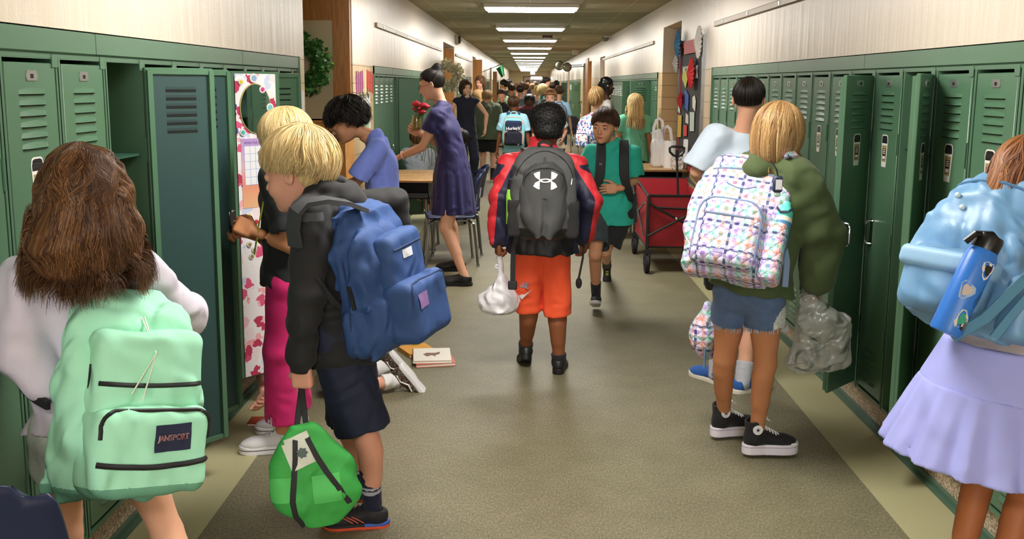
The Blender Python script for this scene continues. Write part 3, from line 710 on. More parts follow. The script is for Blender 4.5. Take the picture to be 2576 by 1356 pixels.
    def skinbody(s, face=True, hands=('L', 'R'), curl=None, legs=('L', 'R'), eye='3a2a1c', brow=None, smile=0.0, handrot=None, h=None, fh=None, handh=None):
        j, q, b = s.J, s.k, s.bulk; S = Shape(); s.torso(S, -.004)
        nkt = ap(s.HT, (0, -.022, -.055)); nr = .038*q
        S.u(cone(j['nk']-s.up*.03, nkt, nr*1.12, nr), .03)
        for a in 'LR':
            S.u(cone(j['sh'+a], j['el'+a], .036*q, .029*q, bulge=.003*q), .02); S.u(cone(j['el'+a], j['wr'+a], .0285*q, .0195*q, bulge=.004*q), .008)
        for a in legs:
            kn, an, hp = j['kn'+a], j['an'+a], j['hp'+a]; sh = nrm(an-kn); bk = nrm(-s.hf-sh*(-s.hf@sh)) if abs(s.hf@sh) < .9 else nrm(np.cross(sh, s.hx)*1)
            if a+'bk' in j: bk = j[a+'bk']
            S.u(cone(hp, kn, .064*q*b, .043*q*b, bulge=.006*q), .02); S.u(ell(kn-bk*.007*q, .036*q*b), .025)
            S.u(cone(kn, an, .041*q*b, .028*q*b), .012); S.u(cone(kn+(an-kn)*.16+bk*.016*q, kn+(an-kn)*.55+bk*.010*q, .034*q*b, .026*q*b), .03)
            S.u(cone(an, an+nrm(an-kn)*.03*q, .028*q*b, .030*q), .01)
        ho = h or .0075*q*s.res
        wr = {}
        for a in hands:
            d = nrm(j['wr'+a]-j['el'+a]); wr[a] = (j['wr'+a], d)
        HI = s.HI; zc = -.118
        def excl(c):
            l = c@HI[:3, :3].T+HI[:3, 3]; m = (l[:, 2] > zc+.004) & (np.abs(l[:, 0]) < .12) & (np.abs(l[:, 1]) < .16)
            for a in wr:
                p, d = wr[a]; v = c-p; m |= ((v@d) > -.008*q) & (np.linalg.norm(v, axis=1) < .2)
            return m
        V, Q = S.poly(ho, excl=excl); V = relax(V, Q, 1); Vs, Qs, Ms = [V], [Q], [np.zeros(len(Q), int)]; n = len(V)
        # head
        F = head_shape(smile, s.hl(j['nk']), nr/s.hsz); hh = fh or .0045*s.res
        V, Q = F.poly(hh, (-.10, -.125, zc-.006), (.10, .125, .125)); V = relax(V, Q, 1, .35); c = V[Q].mean(1)
        lip = (np.abs(c[:, 0]) < .0215) & (c[:, 1] > .070) & (((c[:, 2]+.0612)/.0078)**2+(c[:, 0]/.0225)**2 < 1)
        Vs.append(V@s.HT[:3, :3].T+s.HT[:3, 3]); Qs.append(Q+n); Ms.append(np.where(lip, 1, 0)); n += len(V)
        for a in hands:
            HT, HS = s.hand(a, (curl or {}).get(a, (.35, .45, .3)), (handrot or {}).get(a))
            V, Q = HS.poly(handh or .0042*s.res/max(q, .6)); V = relax(V, Q, 1, .35)
            Vs.append(V@HT[:3, :3].T+HT[:3, 3]); Qs.append(Q+n); Ms.append(np.zeros(len(Q), int)); n += len(V)
        o = mesh('body', np.vstack(Vs), np.vstack(Qs), [s.skin, MATS[s.skin.name+'_lip']], s.root, mi=np.concatenate(Ms))
        if face and s.eyes:
            for sg in (-1, 1):
                B = MB(); prof = []
                N = 14
                V = []; F2 = []; M2 = []
                for i in range(N+1):
                    t = math.pi*i/N
                    for k in range(16): V.append((math.sin(t)*math.cos(k*math.pi/8), math.cos(t), math.sin(t)*math.sin(k*math.pi/8)))
                for i in range(N):
                    for k in range(16): F2.append((i*16+k, i*16+(k+1) % 16, (i+1)*16+(k+1) % 16, (i+1)*16+k)); M2.append(2 if i < 1 else 1 if i < 3 else 0)
                V = np.array(V)*.0118+V3(sg*.031, .0757, 0)
                o = mesh('eye', V@s.HT[:3, :3].T+s.HT[:3, 3], F2, [MATS['eye_white'], plastic('iris_'+eye, eye, .2), MATS['pupil']], s.root, mi=M2)
            if brow:
                for sg in (-1, 1):
                    B = MB(); B.tube([V3(sg*x, y, z) for x, y, z in ((.016, .088, .0165), (.026, .0865, .0205), (.036, .081, .0205), (.046, .072, .015))], [.0022, .0034, .003, .0012], n=6)
                    B.V = [v@s.HT[:3, :3].T+s.HT[:3, 3] for v in B.V]; B.build('eyebrow', mat('brow_'+brow, brow, .7), s.root)
        return o
    def hand(s, a, curl, rot):
        """palm, five fingers; curl = bend per joint; rot = back-of-hand direction (world)"""
        j = s.J; q = s.k; w = j['wr'+a]; d = nrm(w-j['el'+a]); sg = 1 if a == 'L' else -1
        if rot is None: bk = s.rt*(-sg)
        elif isinstance(rot, tuple) and len(rot) == 2: d = nrm(rot[1]); bk = rot[0]
        else: bk = rot
        bk = np.asarray(bk, float); HT = frame(w, y=d, z=d*0+nrm(bk-d*(bk@d))) if False else np.eye(4)
        z = nrm(bk-d*(bk@d)); HT[:3, 0] = np.cross(d, z); HT[:3, 1] = d; HT[:3, 2] = z; HT[:3, :3] *= q*1.0; HT[:3, 3] = w
        S = Shape(); S.u(cone((0, -.03, 0), (0, .012, 0), .0200, .0205, ((0, 0, 1), .85))); S.u(rbox((0, .044, 0), (.036, .035, .0125), .012), .016)
        S.u(ell((sg*.022, .026, -.008), (.014, .022, .012)), .012)
        spread = curl[3] if len(curl) > 3 else 0.06
        for i, (x, L, r) in enumerate(((.026, .060, .0078), (.009, .068, .0080), (-.008, .063, .0077), (-.024, .050, .0068))):
            x *= sg; p = V3(x, .073-abs(i-1.3)*.003, 0); an = curl[0]*(1+.12*i); ya = spread*(1.3-i)*sg; R = r
            for k, f in enumerate((.44, .31, .25)):
                dr = V3(math.sin(ya)*math.cos(an), math.cos(an)*math.cos(ya), -math.sin(an)); n = p+dr*L*f; S.u(cone(p, n, R, R*.92), .004); p = n; R *= .92
                if k < 2: an += curl[1+k] if k+1 < 3 else 0
        p = V3(sg*.026, .018, -.004); c = min(1.2, curl[0]*.7)
        for k, (dr, L) in enumerate((((sg*.62, .72, -.25-.35*c), .036), ((sg*(.45-.5*c), .82, -.3-.5*c), .028), ((sg*(.25-.7*c), .88, -.3-.6*c), .022))):
            n = p+nrm(dr)*L; S.u(cone(p, n, .0102-.001*k, .0092-.001*k), .006); p = n
        return HT, S
    # ------------------------------------------------ clothes
    def top(s, name, mats, e=.014, sl=(.62, .62), hem=.10, h=.007, fa=.0055, ff=42, seed=1, mi=None, hood=False, collar=True, cuff=False, flare=.012, waist=0.0, k=.028, neck=.050, label=None, extra=None, sle=None, foldd=None, cavity=True):
        j, q = s.J, s.k; S = Shape(); s.torso(S, e, k)
        pv = j['pv']; dn = -nrm(j['wa']-pv)*.6+V3(0, 0, -.4); dn = nrm(dn)
        S.u(cone(pv, pv+dn*(hem+.03), .122*q*s.bulk+e+.008, .134*q*s.bulk+e+flare, (s.hf, .76)), .03)
        S.i(half(pv+dn*hem, dn), .004)
        if cavity: S.s(cone(pv+dn*(hem-.02), pv+dn*(hem+.05), .116*q*s.bulk+e, .124*q*s.bulk+e+flare-fa, (s.hf, .74)))
        ee = sle if sle is not None else e
        for a, t in zip('LR', sl):
            sh, el, wr = j['sh'+a], j['el'+a], j['wr'+a]
            if t <= 0: continue
            L1 = np.linalg.norm(el-sh)
            if t <= 1:
                S.u(cone(sh, el, .038*q+ee, .036*q+ee*1.6, cut=t), .03); c = sh+(el-sh)*t; u = nrm(el-sh)
                if cavity: S.s(cone(c-u*.018, c+u*.02, (.038-.002*t)*q+ee*(1+.6*t)-.010-fa, (.038-.002*t)*q+ee*(1+.6*t)-.009-fa))
            else:
                S.u(cone(sh, el, .038*q+ee, .035*q+ee), .03); S.u(ell(el, .034*q+ee), .02)
                t2 = t-1; wd = nrm(wr-el)
                if cuff: c = el+(wr-el)*(t2-.10); S.u(cone(el, c, .036*q+ee, .028*q+ee), .012); S.u(cone(c-wd*.012, c+wd*.05*q, .026*q+ee*.45, .025*q+ee*.45, cut=1.0), .008)
                else: S.u(cone(el, wr, .036*q+ee, .027*q+ee*.8, cut=t2), .012)
        S.s(cone(j['nk']+s.up*.012*q, ap(s.HT, (0, -.02, -.03)), neck*q, neck*q*1.2), .006)
        if fa: S.d(fold(fa, ff, seed, foldd)); S.d(bumpn(fa*.8, ff*.5, seed+3))
        if collar and not hood:
            nn = nrm(ap(s.HT, (0, -.02, -.08))-j['nk']); c = j['nk']+s.up*.010*q; R = (neck+.001)*q
            def tor(X, Y, Z):
                x, y, z = X-c[0], Y-c[1], Z-c[2]; hgt = x*nn[0]+y*nn[1]+z*nn[2]; rr = np.sqrt(np.maximum(x*x+y*y+z*z-hgt*hgt, 0)); return np.sqrt((rr-R)**2+(hgt*.6)**2)-.0075
            S.u(fn(tor, c-.08, c+.08), .003)
        if hood:
            b = -s.tf; c = j['nk']+b*.05*q
            for sg in (-1, 1):
                S.u(cone(j['nk']+s.rx*sg*.055*q+s.tf*.045*q-s.up*.01*q, j['nk']+s.rx*sg*.066*q+b*.03*q+s.up*.022*q, .021*q, .028*q), .012); S.u(cone(j['nk']+s.rx*sg*.066*q+b*.03*q+s.up*.022*q, j['nk']+b*.085*q-s.up*.0*q, .028*q, .034*q), .014)
            S.u(ell(j['nk']+b*.088*q-s.up*.035*q, (.060*q, .060*q, .048*q)), .02); S.s(ell(j['nk']+b*.052*q+s.up*.035*q, (.036*q,)*3), .012)
            S.d(lambda X, Y, Z, g=fold(.006, 60, seed+9): g(X, Y, Z)*(np.sqrt((X-c[0])**2+(Y-c[1])**2+(Z-c[2])**2) < .13*q))
        if extra: extra(S)
        return sob(name, S, h*s.res, mats, s.root, mi, label=label)
    def bottoms(s, name, mats, t=.8, e=.018, h=.007, fa=.005, ff=42, seed=2, mi=None, flare=.012, legs='LR', label=None, waist=.07, seat=0.0, ankle=0.0, uneven=None):
        """t<=1: to t of the thigh; t>1: down the shin"""
        j, q, b = s.J, s.k, s.bulk; S = Shape(); wt = nrm(j['wa']-j['pv'])
        S.u(cone(j['pv'], j['pv']+wt*waist*1.3*q, .108*q*b+e*.7, .100*q*b+e*.7, (s.hf, .78)))
        S.u(cone(j['hpL'], j['hpR'], .064*q*b+e, .064*q*b+e, (s.hf, .95)), .04)
        for sg in (-1, 1): S.u(ell((j['hpR'] if sg > 0 else j['hpL'])-s.hf*.028*q+V3(0, 0, .012*q), .052*q*b+e*.5), .03)
        S.i(half(j['pv']+wt*waist*q, wt), .003)
        for a in legs:
            hp, kn, an = j['hp'+a], j['kn'+a], j['an'+a]; u = nrm(kn-hp); tt = t if uneven is None else uneven[a]
            if tt <= 1:
                S.u(cone(hp, kn, .064*q*b+e, .050*q*b+e+flare, cut=tt), .014); c = hp+(kn-hp)*tt; r = (.064-.014*tt)*q*b+e+flare*tt-fa
                S.s(cone(c-u*.012, c+u*.03, r-.014, r-.013))
            else:
                S.u(cone(hp, kn, .064*q*b+e, .050*q*b+e), .014); v = nrm(an-kn); S.u(cone(kn, an, .050*q*b+e, .036*q+e+flare, cut=tt-1), .02)
                c = kn+(an-kn)*(tt-1); S.s(cone(c-v*.02, c+v*.03, max(.03, .036*q+e+flare-.016), max(.03, .036*q+e+flare-.016)))
        if fa: S.d(fold(fa, ff, seed)); S.d(bumpn(fa*.8, ff*.5, seed+3))
        return sob(name, S, h*s.res, mats, s.root, mi, label=label)
    def skirt(s, name, mats, r0, r1, top, bot, n=14, amp=.012, h=.007, seed=3, mi=None, flat=.72, tiers=None, label=None, hollow=.006, parent=None, mid=None, pw=1.0):
        """flared skirt from point top (radius r0) to point bot (radius r1)"""
        ax = bot-top; L = np.linalg.norm(ax); ax = ax/L; xx = nrm(s.hx-ax*(s.hx@ax)); yy = np.cross(ax, xx); rg = np.random.RandomState(seed); ph = rg.uniform(0, 6.28, 4)
        def base(X, Y, Z):
            x, y, z = X-top[0], Y-top[1], Z-top[2]; t = (x*ax[0]+y*ax[1]+z*ax[2])/L; u = x*xx[0]+y*xx[1]+z*xx[2]; v = (x*yy[0]+y*yy[1]+z*yy[2])/flat
            an = np.arctan2(v, u); tc = np.clip(t, 0, 1); pl = amp*(np.sin(an*n+ph[0]+1.2*np.sin(an*3+ph[1])+tc*.8)+.5*np.sin(an*n*1.7+ph[2]))*tc**pw
            R = r0+(r1-r0)*tc if mid is None else np.interp(tc, (0, .35, 1), (r0, mid, r1))
            if tiers: R = R+tiers[1]*(tc > tiers[0])
            return np.sqrt(u*u+v*v)-R-pl, t
        def f(X, Y, Z):
            d, t = base(X, Y, Z); d = d*flat; d = np.maximum(d, np.maximum(-t*L, (t-1)*L))
            return np.maximum(d, -np.maximum(d+.014, (.86-t)*L)) if hollow else d
        S = Shape(); R = max(r0, r1)+amp*2; lo, hi = _bb(top, bot, r=R+.02); S.u(fn(f, lo, hi))
        return sob(name, S, h*s.res, mats, s.root if parent is None else parent, mi, label=label)
    def shoe(s, a, st, toe=None, length=None, up=None, h=None, z0=None):
        """a sneaker at ankle a; toe = direction"""
        j, q = s.J, s.k; an = j['an'+a]; toe = s.fw if toe is None else np.asarray(toe, float); up = V3(0, 0, 1) if up is None else np.asarray(up, float); sc = (length or .165*s.h)/.245
        y = nrm(toe); z = nrm(up-y*(up@y)); T = np.eye(4); T[:3, 0] = np.cross(y, z)*sc; T[:3, 1] = y*sc; T[:3, 2] = z*sc
        T[:3, 3] = an-z*(.078+st.get('plat', 0))*sc+y*.0*sc
        if z0 is not None: T[2, 3] = z0
        ys = [-.062, -.060, -.055, -.047, -.035, 0, .05, .09, .12, .14, .155, .167, .175, .180, .183]; ws = [0, .010, .019, .026, .031, .033, .034, .040, .0425, .041, .037, .030, .022, .013, 0]; pt = st.get('plat', 0)
        S = Shape(); S.u(fn(lambda X, Y, Z: np.maximum((np.abs(X-.004*(Y > .03)*np.sin(np.clip(Y*12, 0, 3)))-np.interp(Y, ys, ws))*.8, np.abs(Z-.012-pt/2-.004*np.clip((Y-.14)*20, 0, 1))-.0125-pt/2), (-.05, -.07, -.005), (.05, .19, .04+pt)))
        sole = S
        U = Shape(); U.u(ell((0, .118, .030), (.036, .058, .027))); U.u(cone((0, .0, .055), (0, .115, .030), .034, .030), .02); U.u(ell((0, -.022, .042), (.030, .034, .042)), .02)
        ht = st.get('high', .075); hi_ = ht > .1; U.u(cone((0, -.008, .05), (0, -.014, ht-(0 if hi_ else .03)), .036, .042 if hi_ else .033), .02); U.i(half((0, 0, ht), (0, -.25, 1)))
        U.s(cone((0, -.010, ht-.012), (0, -.012, ht+.05), .034 if hi_ else .026, .035 if hi_ else .028)); U.i(half((0, 0, .012), (0, 0, -1)))
        if pt: T2 = T.copy(); T2[:3, 3] = T[:3, 3]+T[:3, 2]*pt
        else: T2 = T
        hh = (h or .0045)*s.res
        o = sob('shoe', U, hh, st['upper'], s.root, st.get('umi'), T=T2)
        off = rootof(o)
        sob('sole', sole, hh, st['sole'], o, st.get('smi'), T=T)
        if st.get('lace'):
            B = MB(); 
            for i in range(st.get('nl', 5)):
                t = i/max(1, st.get('nl', 5)-1); y0 = .030+.070*t if ht < .1 else .03+.070*t; zz = .094-.034*t if ht < .1 else .100-.040*t
                if ht < .1: zz = .088-.030*t
                B.tube([(-.022+.004*t, y0-.004, zz-.013), (-.010, y0, zz), (.010, y0+.004, zz), (.022-.004*t, y0+.008, zz-.013)], .0030, n=6)
            B.tube([(0, .02, ht+.004), (-.018, .034, ht+.008), (-.012, .05, ht-.004), (0, .026, ht)], .0024, n=5); B.tube([(0, .02, ht+.004), (.020, .030, ht+.006), (.016, .05, ht-.008)], .0024, n=5)
            B.V = [v@T2[:3, :3].T+T2[:3, 3] for v in B.V]; B.build('laces', st['lace'], o)
        s.shoeT = T2
        return o, T2
    def sock(s, a, f0, mats, mi=None, r=.031, rt=.034, h=.004, toe=None):
        """sock from the shoe up to f0 of the shin"""
        j, q = s.J, s.k; an, kn = j['an'+a], j['kn'+a]; tp = an+(kn-an)*f0; v = nrm(an-kn)
        S = Shape(); S.u(cone(tp, an+v*.03*q, (rt+.003)*q*s.bulk, (r+.001)*q*s.bulk)); S.i(half(tp, tp-an)); S.d(bumpn(.0012, 90, 3))
        fr = (tp, an)
        f = None
        if mi: f = lambda c: mi(((c-an)@(tp-an))/((tp-an)@(tp-an)))
        return sob('sock', S, h*s.res, mats, s.root, f)
    # ------------------------------------------------ hair
    def hair(s, m, n=1500, L=lambda az: .11, r=.0022, seed=1, base=None, off=.010, wave=(0, 40), fall=None, grav=None, whorl=(0, -.35, 1), lift=0.0, th0=.05, clump=12, h=.006, out=0.0, R=(.074, .093, .082), C=(0, -.014, .030), strand_seg=12, jit=.004, inward=0.0, name='hair', part=0.0, keepoff=None, capcut=None, dir_off=None):
        """scalp cap with strands combed from the whorl. L(az): arc length in head units for azimuth (0 = right ear side, 90 = face, -90 = nape); fall(az): hanging length"""
        rg = np.random.RandomState(seed); Rr = np.array(R)+off; C = np.array(C); w = nrm(whorl); a = nrm(V3(1, 0, 0)-w*w[0]); b = np.cross(w, a)
        g = nrm(s.HI[:3, :3]@V3(0, 0, -1)); M = strand_seg
        n = int(n*s.dens); r = r/math.sqrt(max(.2, s.dens))
        B_ = Shape(); B_.u(ell(C, np.array(R)+off-.004))
        if base: base(B_)
        az0 = rg.uniform(-math.pi, math.pi, n); cz = np.round(az0*clump)/clump; rcl = np.sin(cz*91.7+seed)*.5+.5; sub = np.sin(np.round(az0*clump*4)*17.3+seed)*.5+.5
        th = np.where(rg.rand(n) < .35, th0+np.abs(rg.normal(size=n))*.25, rg.uniform(th0, 1.6, n)); deg = np.degrees(az0)
        Lz = np.array([L(d) for d in deg]); fz = np.array([fall(d) for d in deg]) if fall else np.zeros(n)
        tend = np.maximum(Lz*(1+rg.uniform(-.10, .05, n)), th+.15); o = rg.rand(n); ph = rcl*6.28; fz2 = fz*(1+rg.uniform(-.22, .10, n)+.16*(rcl-.5)); az = az0+rg.normal(size=n)*.02
        na = M if not fall else max(4, int(M*.45)); PT = np.zeros((n, M, 3))
        for i in range(na):
            t = th+(tend-th)*i/(na-1); aa = az+part*(t-th)+wave[0]*.30*np.sin(t*5+ph)*(t-th)*.6
            v = np.cos(t)[:, None]*w+(np.cos(aa)[:, None]*a+np.sin(aa)[:, None]*b)*np.sin(t)[:, None]; PT[:, i] = C+v*(Rr+(o*.007-.004)[:, None]+lift*np.sin(np.minimum(1.6, t))[:, None])
        if fall:
            p = PT[:, na-1].copy(); d = p-PT[:, na-2]; d /= np.linalg.norm(d, axis=1)[:, None]; ov = (p-C)-((p-C)@g)[:, None]*g; ov /= np.linalg.norm(ov, axis=1)[:, None]; sd = np.cross(g, ov); st = fz2/(M-na)
            for q2 in range(M-na):
                f2 = (q2+1)/(M-na); d = d*.5+g*.5+ov*(out*.4-inward*f2); d /= np.linalg.norm(d, axis=1)[:, None]; p = p+d*np.maximum(st, 1e-5)[:, None]; ar = f2*wave[1]*fz*.45+ph
                PT[:, na+q2] = p+ov*(wave[0]*.012*np.sin(ar))[:, None]+sd*(wave[0]*.016*np.sin(ar*.9+ph)*(.3+f2*.7))[:, None]
        PT += rg.normal(size=(n, 1, 3))*jit*.2+(rg.normal(size=(n, 1, 3))*jit*.25*np.linspace(0, 1, M)[None, :, None])
        if base:
            ax = C-g*0; 
            for it in range(3):
                q = PT.reshape(-1, 3); vd = q-C; rad = vd-(vd@g)[:, None]*g*np.where((vd@g) > 0, 1.0, .3)[:, None]; rad /= np.linalg.norm(rad, axis=1)[:, None]+1e-6
                sdv = np.clip(sval(B_, q), -.03, .03); tgt = (np.repeat(o, M)*.006-.001); mv = np.clip(tgt-sdv, -.02, .03)*(np.abs(sdv) < .029); PT = (q+rad*mv[:, None]*.8).reshape(n, M, 3)
        if dir_off is not None: PT = dir_off(PT.reshape(-1, 3)).reshape(n, M, 3)
        tg = np.gradient(PT, axis=1); tg /= np.linalg.norm(tg, axis=2)[..., None]+1e-9; nn = PT-C; nn -= tg*(nn*tg).sum(2)[..., None]; nn /= np.linalg.norm(nn, axis=2)[..., None]+1e-9; sd = np.cross(tg, nn)
        f = np.linspace(0, 1, M); prof = (1.0-.75*np.maximum(0, f-.6)/.4)*(0.35+.65*np.minimum(1, f*5)); rr = (r*prof)[None, :]*rg.uniform(.8, 2.0, n)[:, None]
        Vs = [(PT+sd*(rr*cx_)[..., None]*1.3+nn*(rr*cy_)[..., None]) for cx_, cy_ in ((1, 0), (0, .6), (-1, 0), (0, -.6))]
        Vs = np.stack(Vs, 1).reshape(-1, 3); i0 = np.arange(M-1); quad = []
        for c2 in range(4): c3 = (c2+1) % 4; quad.append(np.stack([c2*M+i0, c3*M+i0, c3*M+i0+1, c2*M+i0+1], 1))
        quad = np.vstack(quad); Fs = (quad[None]+(np.arange(n)*4*M)[:, None, None]).reshape(-1, 4)
        A0 = np.clip(.45+.16*rg.normal(size=n)+.30*(rcl-.5)+.22*(sub-.5), 0, 1); At = np.repeat(A0, 4*M); cnt = n*4*M
        V, Q = B_.poly(h, excl=capcut or (lambda c: ((c[:, 1] > .028) & (c[:, 2] < .052)) | ((c[:, 1] > -.035) & (c[:, 2] < .005) & (c[:, 1] > -.1)) | ((c[:, 1] > 0) & (c[:, 2] < .03)))); V = relax(V, Q, 1)
        q = V-C; aq = np.arctan2(q@b, q@a); cq = np.round(aq*clump)/clump; att = np.clip(.40+.30*(np.sin(cq*91.7+seed)*.5)+.1*np.sin(aq*60), 0, 1)
        V = np.vstack([Vs, V])@s.HT[:3, :3].T+s.HT[:3, 3]
        return mesh(name, V, np.vstack([Fs, Q+cnt]), m, s.root, attr=np.concatenate([At, att]))
    def curls(s, m, f, h=.004, amp=.004, fr=420, name='hair', seed=1):
        """hair as one textured volume; f(S) adds the shape in head space"""
        S = Shape(); f(S); S.d(bumpn(amp, fr, seed)); S.d(bumpn(amp*.7, fr*1.7, seed+5))
        V, Q = S.poly(h*s.res); 
        if not len(Q): return
        rg = np.random.RandomState(seed); at = np.clip(.4+.5*bumpn(1, fr*.6, seed)(V[:, 0], V[:, 1], V[:, 2]), 0, 1)
        return mesh(name, V@s.HT[:3, :3].T+s.HT[:3, 3], Q, m, s.root, attr=at)
def head_shape(smile, nkl, nr):
    S = Shape(); S.u(ell((0, -.014, .030), (.074, .093, .082)))
    S.u(cone((0, -.022, -.055), nkl, nr, nr*1.1), .03)
    S.u(ell((0, .022, -.025), (.059, .064, .070)), .03); S.u(ell((0, .043, -.068), (.036, .037, .034)), .03); S.u(ell((0, .068, -.090), (.016, .013, .012)), .018)
    S.u(ell((0, .070, .022), (.044, .013, .009)), .018)
    for g in (-1, 1):
        S.u(ell((g*.036, .054, -.036), (.022, .020, .020)), .02)
        S.s(ell((g*.031, .0945, .002), (.017, .012, .0105)), .010)
    S.u(cone((0, .079, .006), (0, .0985, -.029), .0058, .0098), .010)
    for g in (-1, 1): S.u(ell((g*.0098, .089, -.0335), (.0062, .0078, .0058)), .005); S.s(ell((g*.005, .096, -.0395), (.0028, .004, .0035)), .002)
    S.u(ell((0, .081, -.057), (.021, .0105, .0048)), .005); S.u(ell((0, .079, -.0655), (.017, .0105, .0054)), .005)
    S.s(ell((0, .0935, -.0612+smile*.001), (.0195, .011, .0013)), .0015)
    if smile:
        for g in (-1, 1): S.s(ell((g*.021, .083, -.058), (.006, .008, .002)), .002); S.u(ell((g*.033, .066, -.040), (.014, .012, .012)), .012)
    for g in (-1, 1):
        S.u(ell((g*.031, .0748, .000), (.0138, .0138, .0128)), .004); S.s(ell((g*.031, .0900, -.0006), (.0115, .0100, .0040)), .0012)
        c, s_ = math.cos(.25), math.sin(.25); R = ((c, s_*g*1.0, 0), (-s_*g, c, 0), (0, 0, 1)) 
        S.u(ell((g*.0775, -.010, -.004), (.0065, .0165, .0290), R), .004); S.s(ell((g*.0835, -.006, .000), (.005, .009, .017), R), .003); S.u(ell((g*.076, .001, -.018), (.006, .006, .009)), .004)
    return S
SKIN = {}
def mkskin(n, c, lip):
    SKIN[n] = mat(n, c, .55, spec=.35, sub=.12, bump=.08, bs=160, var=.05, vs=14); mat(n+'_lip', lip, .45)
for a, b, c in (('skin_fair', 'dfa98c', 'c57668'), ('skin_rosy', 'e0a38b', 'cf7a70'), ('skin_tan', 'bd8059', 'a8604c'), ('skin_olive', 'cf9673', 'b56b58'), ('skin_brown', '8a5334', '7a4234'), ('skin_dark', '4e2c1d', '553029'), ('skin_bronze', 'b06c41', 'a05844')): mkskin(a, b, c)
plastic('eye_white', 'e9e4de', .25); plastic('pupil', '0a0908', .1)
# ---------------------------------------------------------------- backpacks and bags (local frame: x across, y away from the wearer, z up)
def pack_shape(W, H, D, wz=None, dz=None, p=4.0, seed=1, fa=.006, ff=30, puff=0.0):
    zz = [0, .05, .15, .35, .6, .8, .92, .985, 1.0]; ww = wz or [.78, .93, 1.0, 1.0, .97, .88, .70, .42, .15]; dd = dz or [.70, .92, 1.0, 1.0, .90, .74, .56, .34, .12]
    def f(X, Y, Z):
        t = np.clip(Z/H, 0, 1); w = np.interp(t, zz, ww)*W/2; d = np.interp(t, zz, dd)*D/2; x = np.abs(X)/w; y = np.abs(Y-d)/d
        r = (x**p+y**p)**(1/p); e = (r-1)*np.minimum(w, d)*.9; return np.maximum(e, np.maximum(-Z, Z-H))
    S = Shape(); S.u(fn(f, (-W/2-.01, -.01, -.005), (W/2+.01, D+.03, H+.005))); return S
def surf_tube(S, pts, r, n=6, off=0.0, ax=1, sgn=1, hi=.5):
    p = np.array([(x, off, z) if ax == 1 else (off, x, z) for x, z in pts], float); return drape(S, p, ax, hi=hi, sgn=sgn)
def dens(pts, n=6):
    out = []; pts = [np.array(p, float) for p in pts]
    for a, b in zip(pts[:-1], pts[1:]):
        for i in range(n): out.append(a+(b-a)*i/n)
    out.append(pts[-1]); return out
def arch(x0, x1, z0, z1, r=.03, n=6):
    P_ = [(x0, z0), (x0, z1-r)]+[(x0+r-r*math.cos(a), z1-r+r*math.sin(a)) for a in np.linspace(0, math.pi/2, n)[1:]]+[(x1-r+r*math.sin(a), z1-r+r*math.cos(a)) for a in np.linspace(0, math.pi/2, n)]+[(x1, z1-r), (x1, z0)]
    return dens(P_, 3)
def gridpatch(S, x0, x1, z0, z1, nx=8, nz=5, off=.003, sh=0.0, rot=0.0):
    V, F = [], []; cx, cz = (x0+x1)/2, (z0+z1)/2
    for j in range(nz+1):
        for i in range(nx+1):
            x = x0+(x1-x0)*i/nx; z = z0+(z1-z0)*j/nz; V.append((cx+(x-cx)*math.cos(rot)-(z-cz)*math.sin(rot), off, cz+(x-cx)*math.sin(rot)+(z-cz)*math.cos(rot)+sh*(x-cx)))
    V = drape(S, V)
    for j in range(nz):
        for i in range(nx): a = j*(nx+1)+i; F.append((a, a+1, a+nx+2, a+nx+1))
    return V, F
class Pack:
    def __init__(s, name, label, T, W, H, D, cat='backpack', group=None):
        s.T = T; s.W, s.H, s.D = W, H, D; base = ap(T, (0, D/2, 0)); s.root = thing(name, base, label, cat, group)
    def put(s, B, name, mats, label=None):
        B.V = [v@s.T[:3, :3].T+s.T[:3, 3] for v in B.V]; return B.build(name, mats, s.root, label=label)
    def solid(s, S, name, mats, h=.006, mi=None, it=1, label=None): return sob(name, S, h, mats, s.root, mi, T=s.T, it=it, label=label)
    def zip(s, S, pts, mats, r=.0045, off=.001, name='zipper', flat=1.0):
        B = MB(); B.tube(surf_tube(S, pts, r, off=off), r, n=6); return s.put(B, name, mats)
    def decal(s, S, B, name, mats, off=.003):
        V = np.vstack(B.V); y = V[:, 1].copy(); V[:, 1] = 0; V = drape(S, V); V[:, 1] += off+y; B.V = [V]; return s.put(B, name, mats)
    def handle(s, mats, w=.05, rise=.05, th=.008, bw=.022, y=.03, z=None, sag=0):
        z = s.H-.015 if z is None else z; B = MB(); pts = [(-w, y, z), (-w*.9, y, z+rise*.75), (-w*.4, y+sag, z+rise), (w*.4, y+sag, z+rise), (w*.9, y, z+rise*.75), (w, y, z)]
        B.band([V3(*p) for p in pts], V3(0, .2, 1) if not sag else V3(0, 1, .3), bw, th); return s.put(B, 'handle', mats)
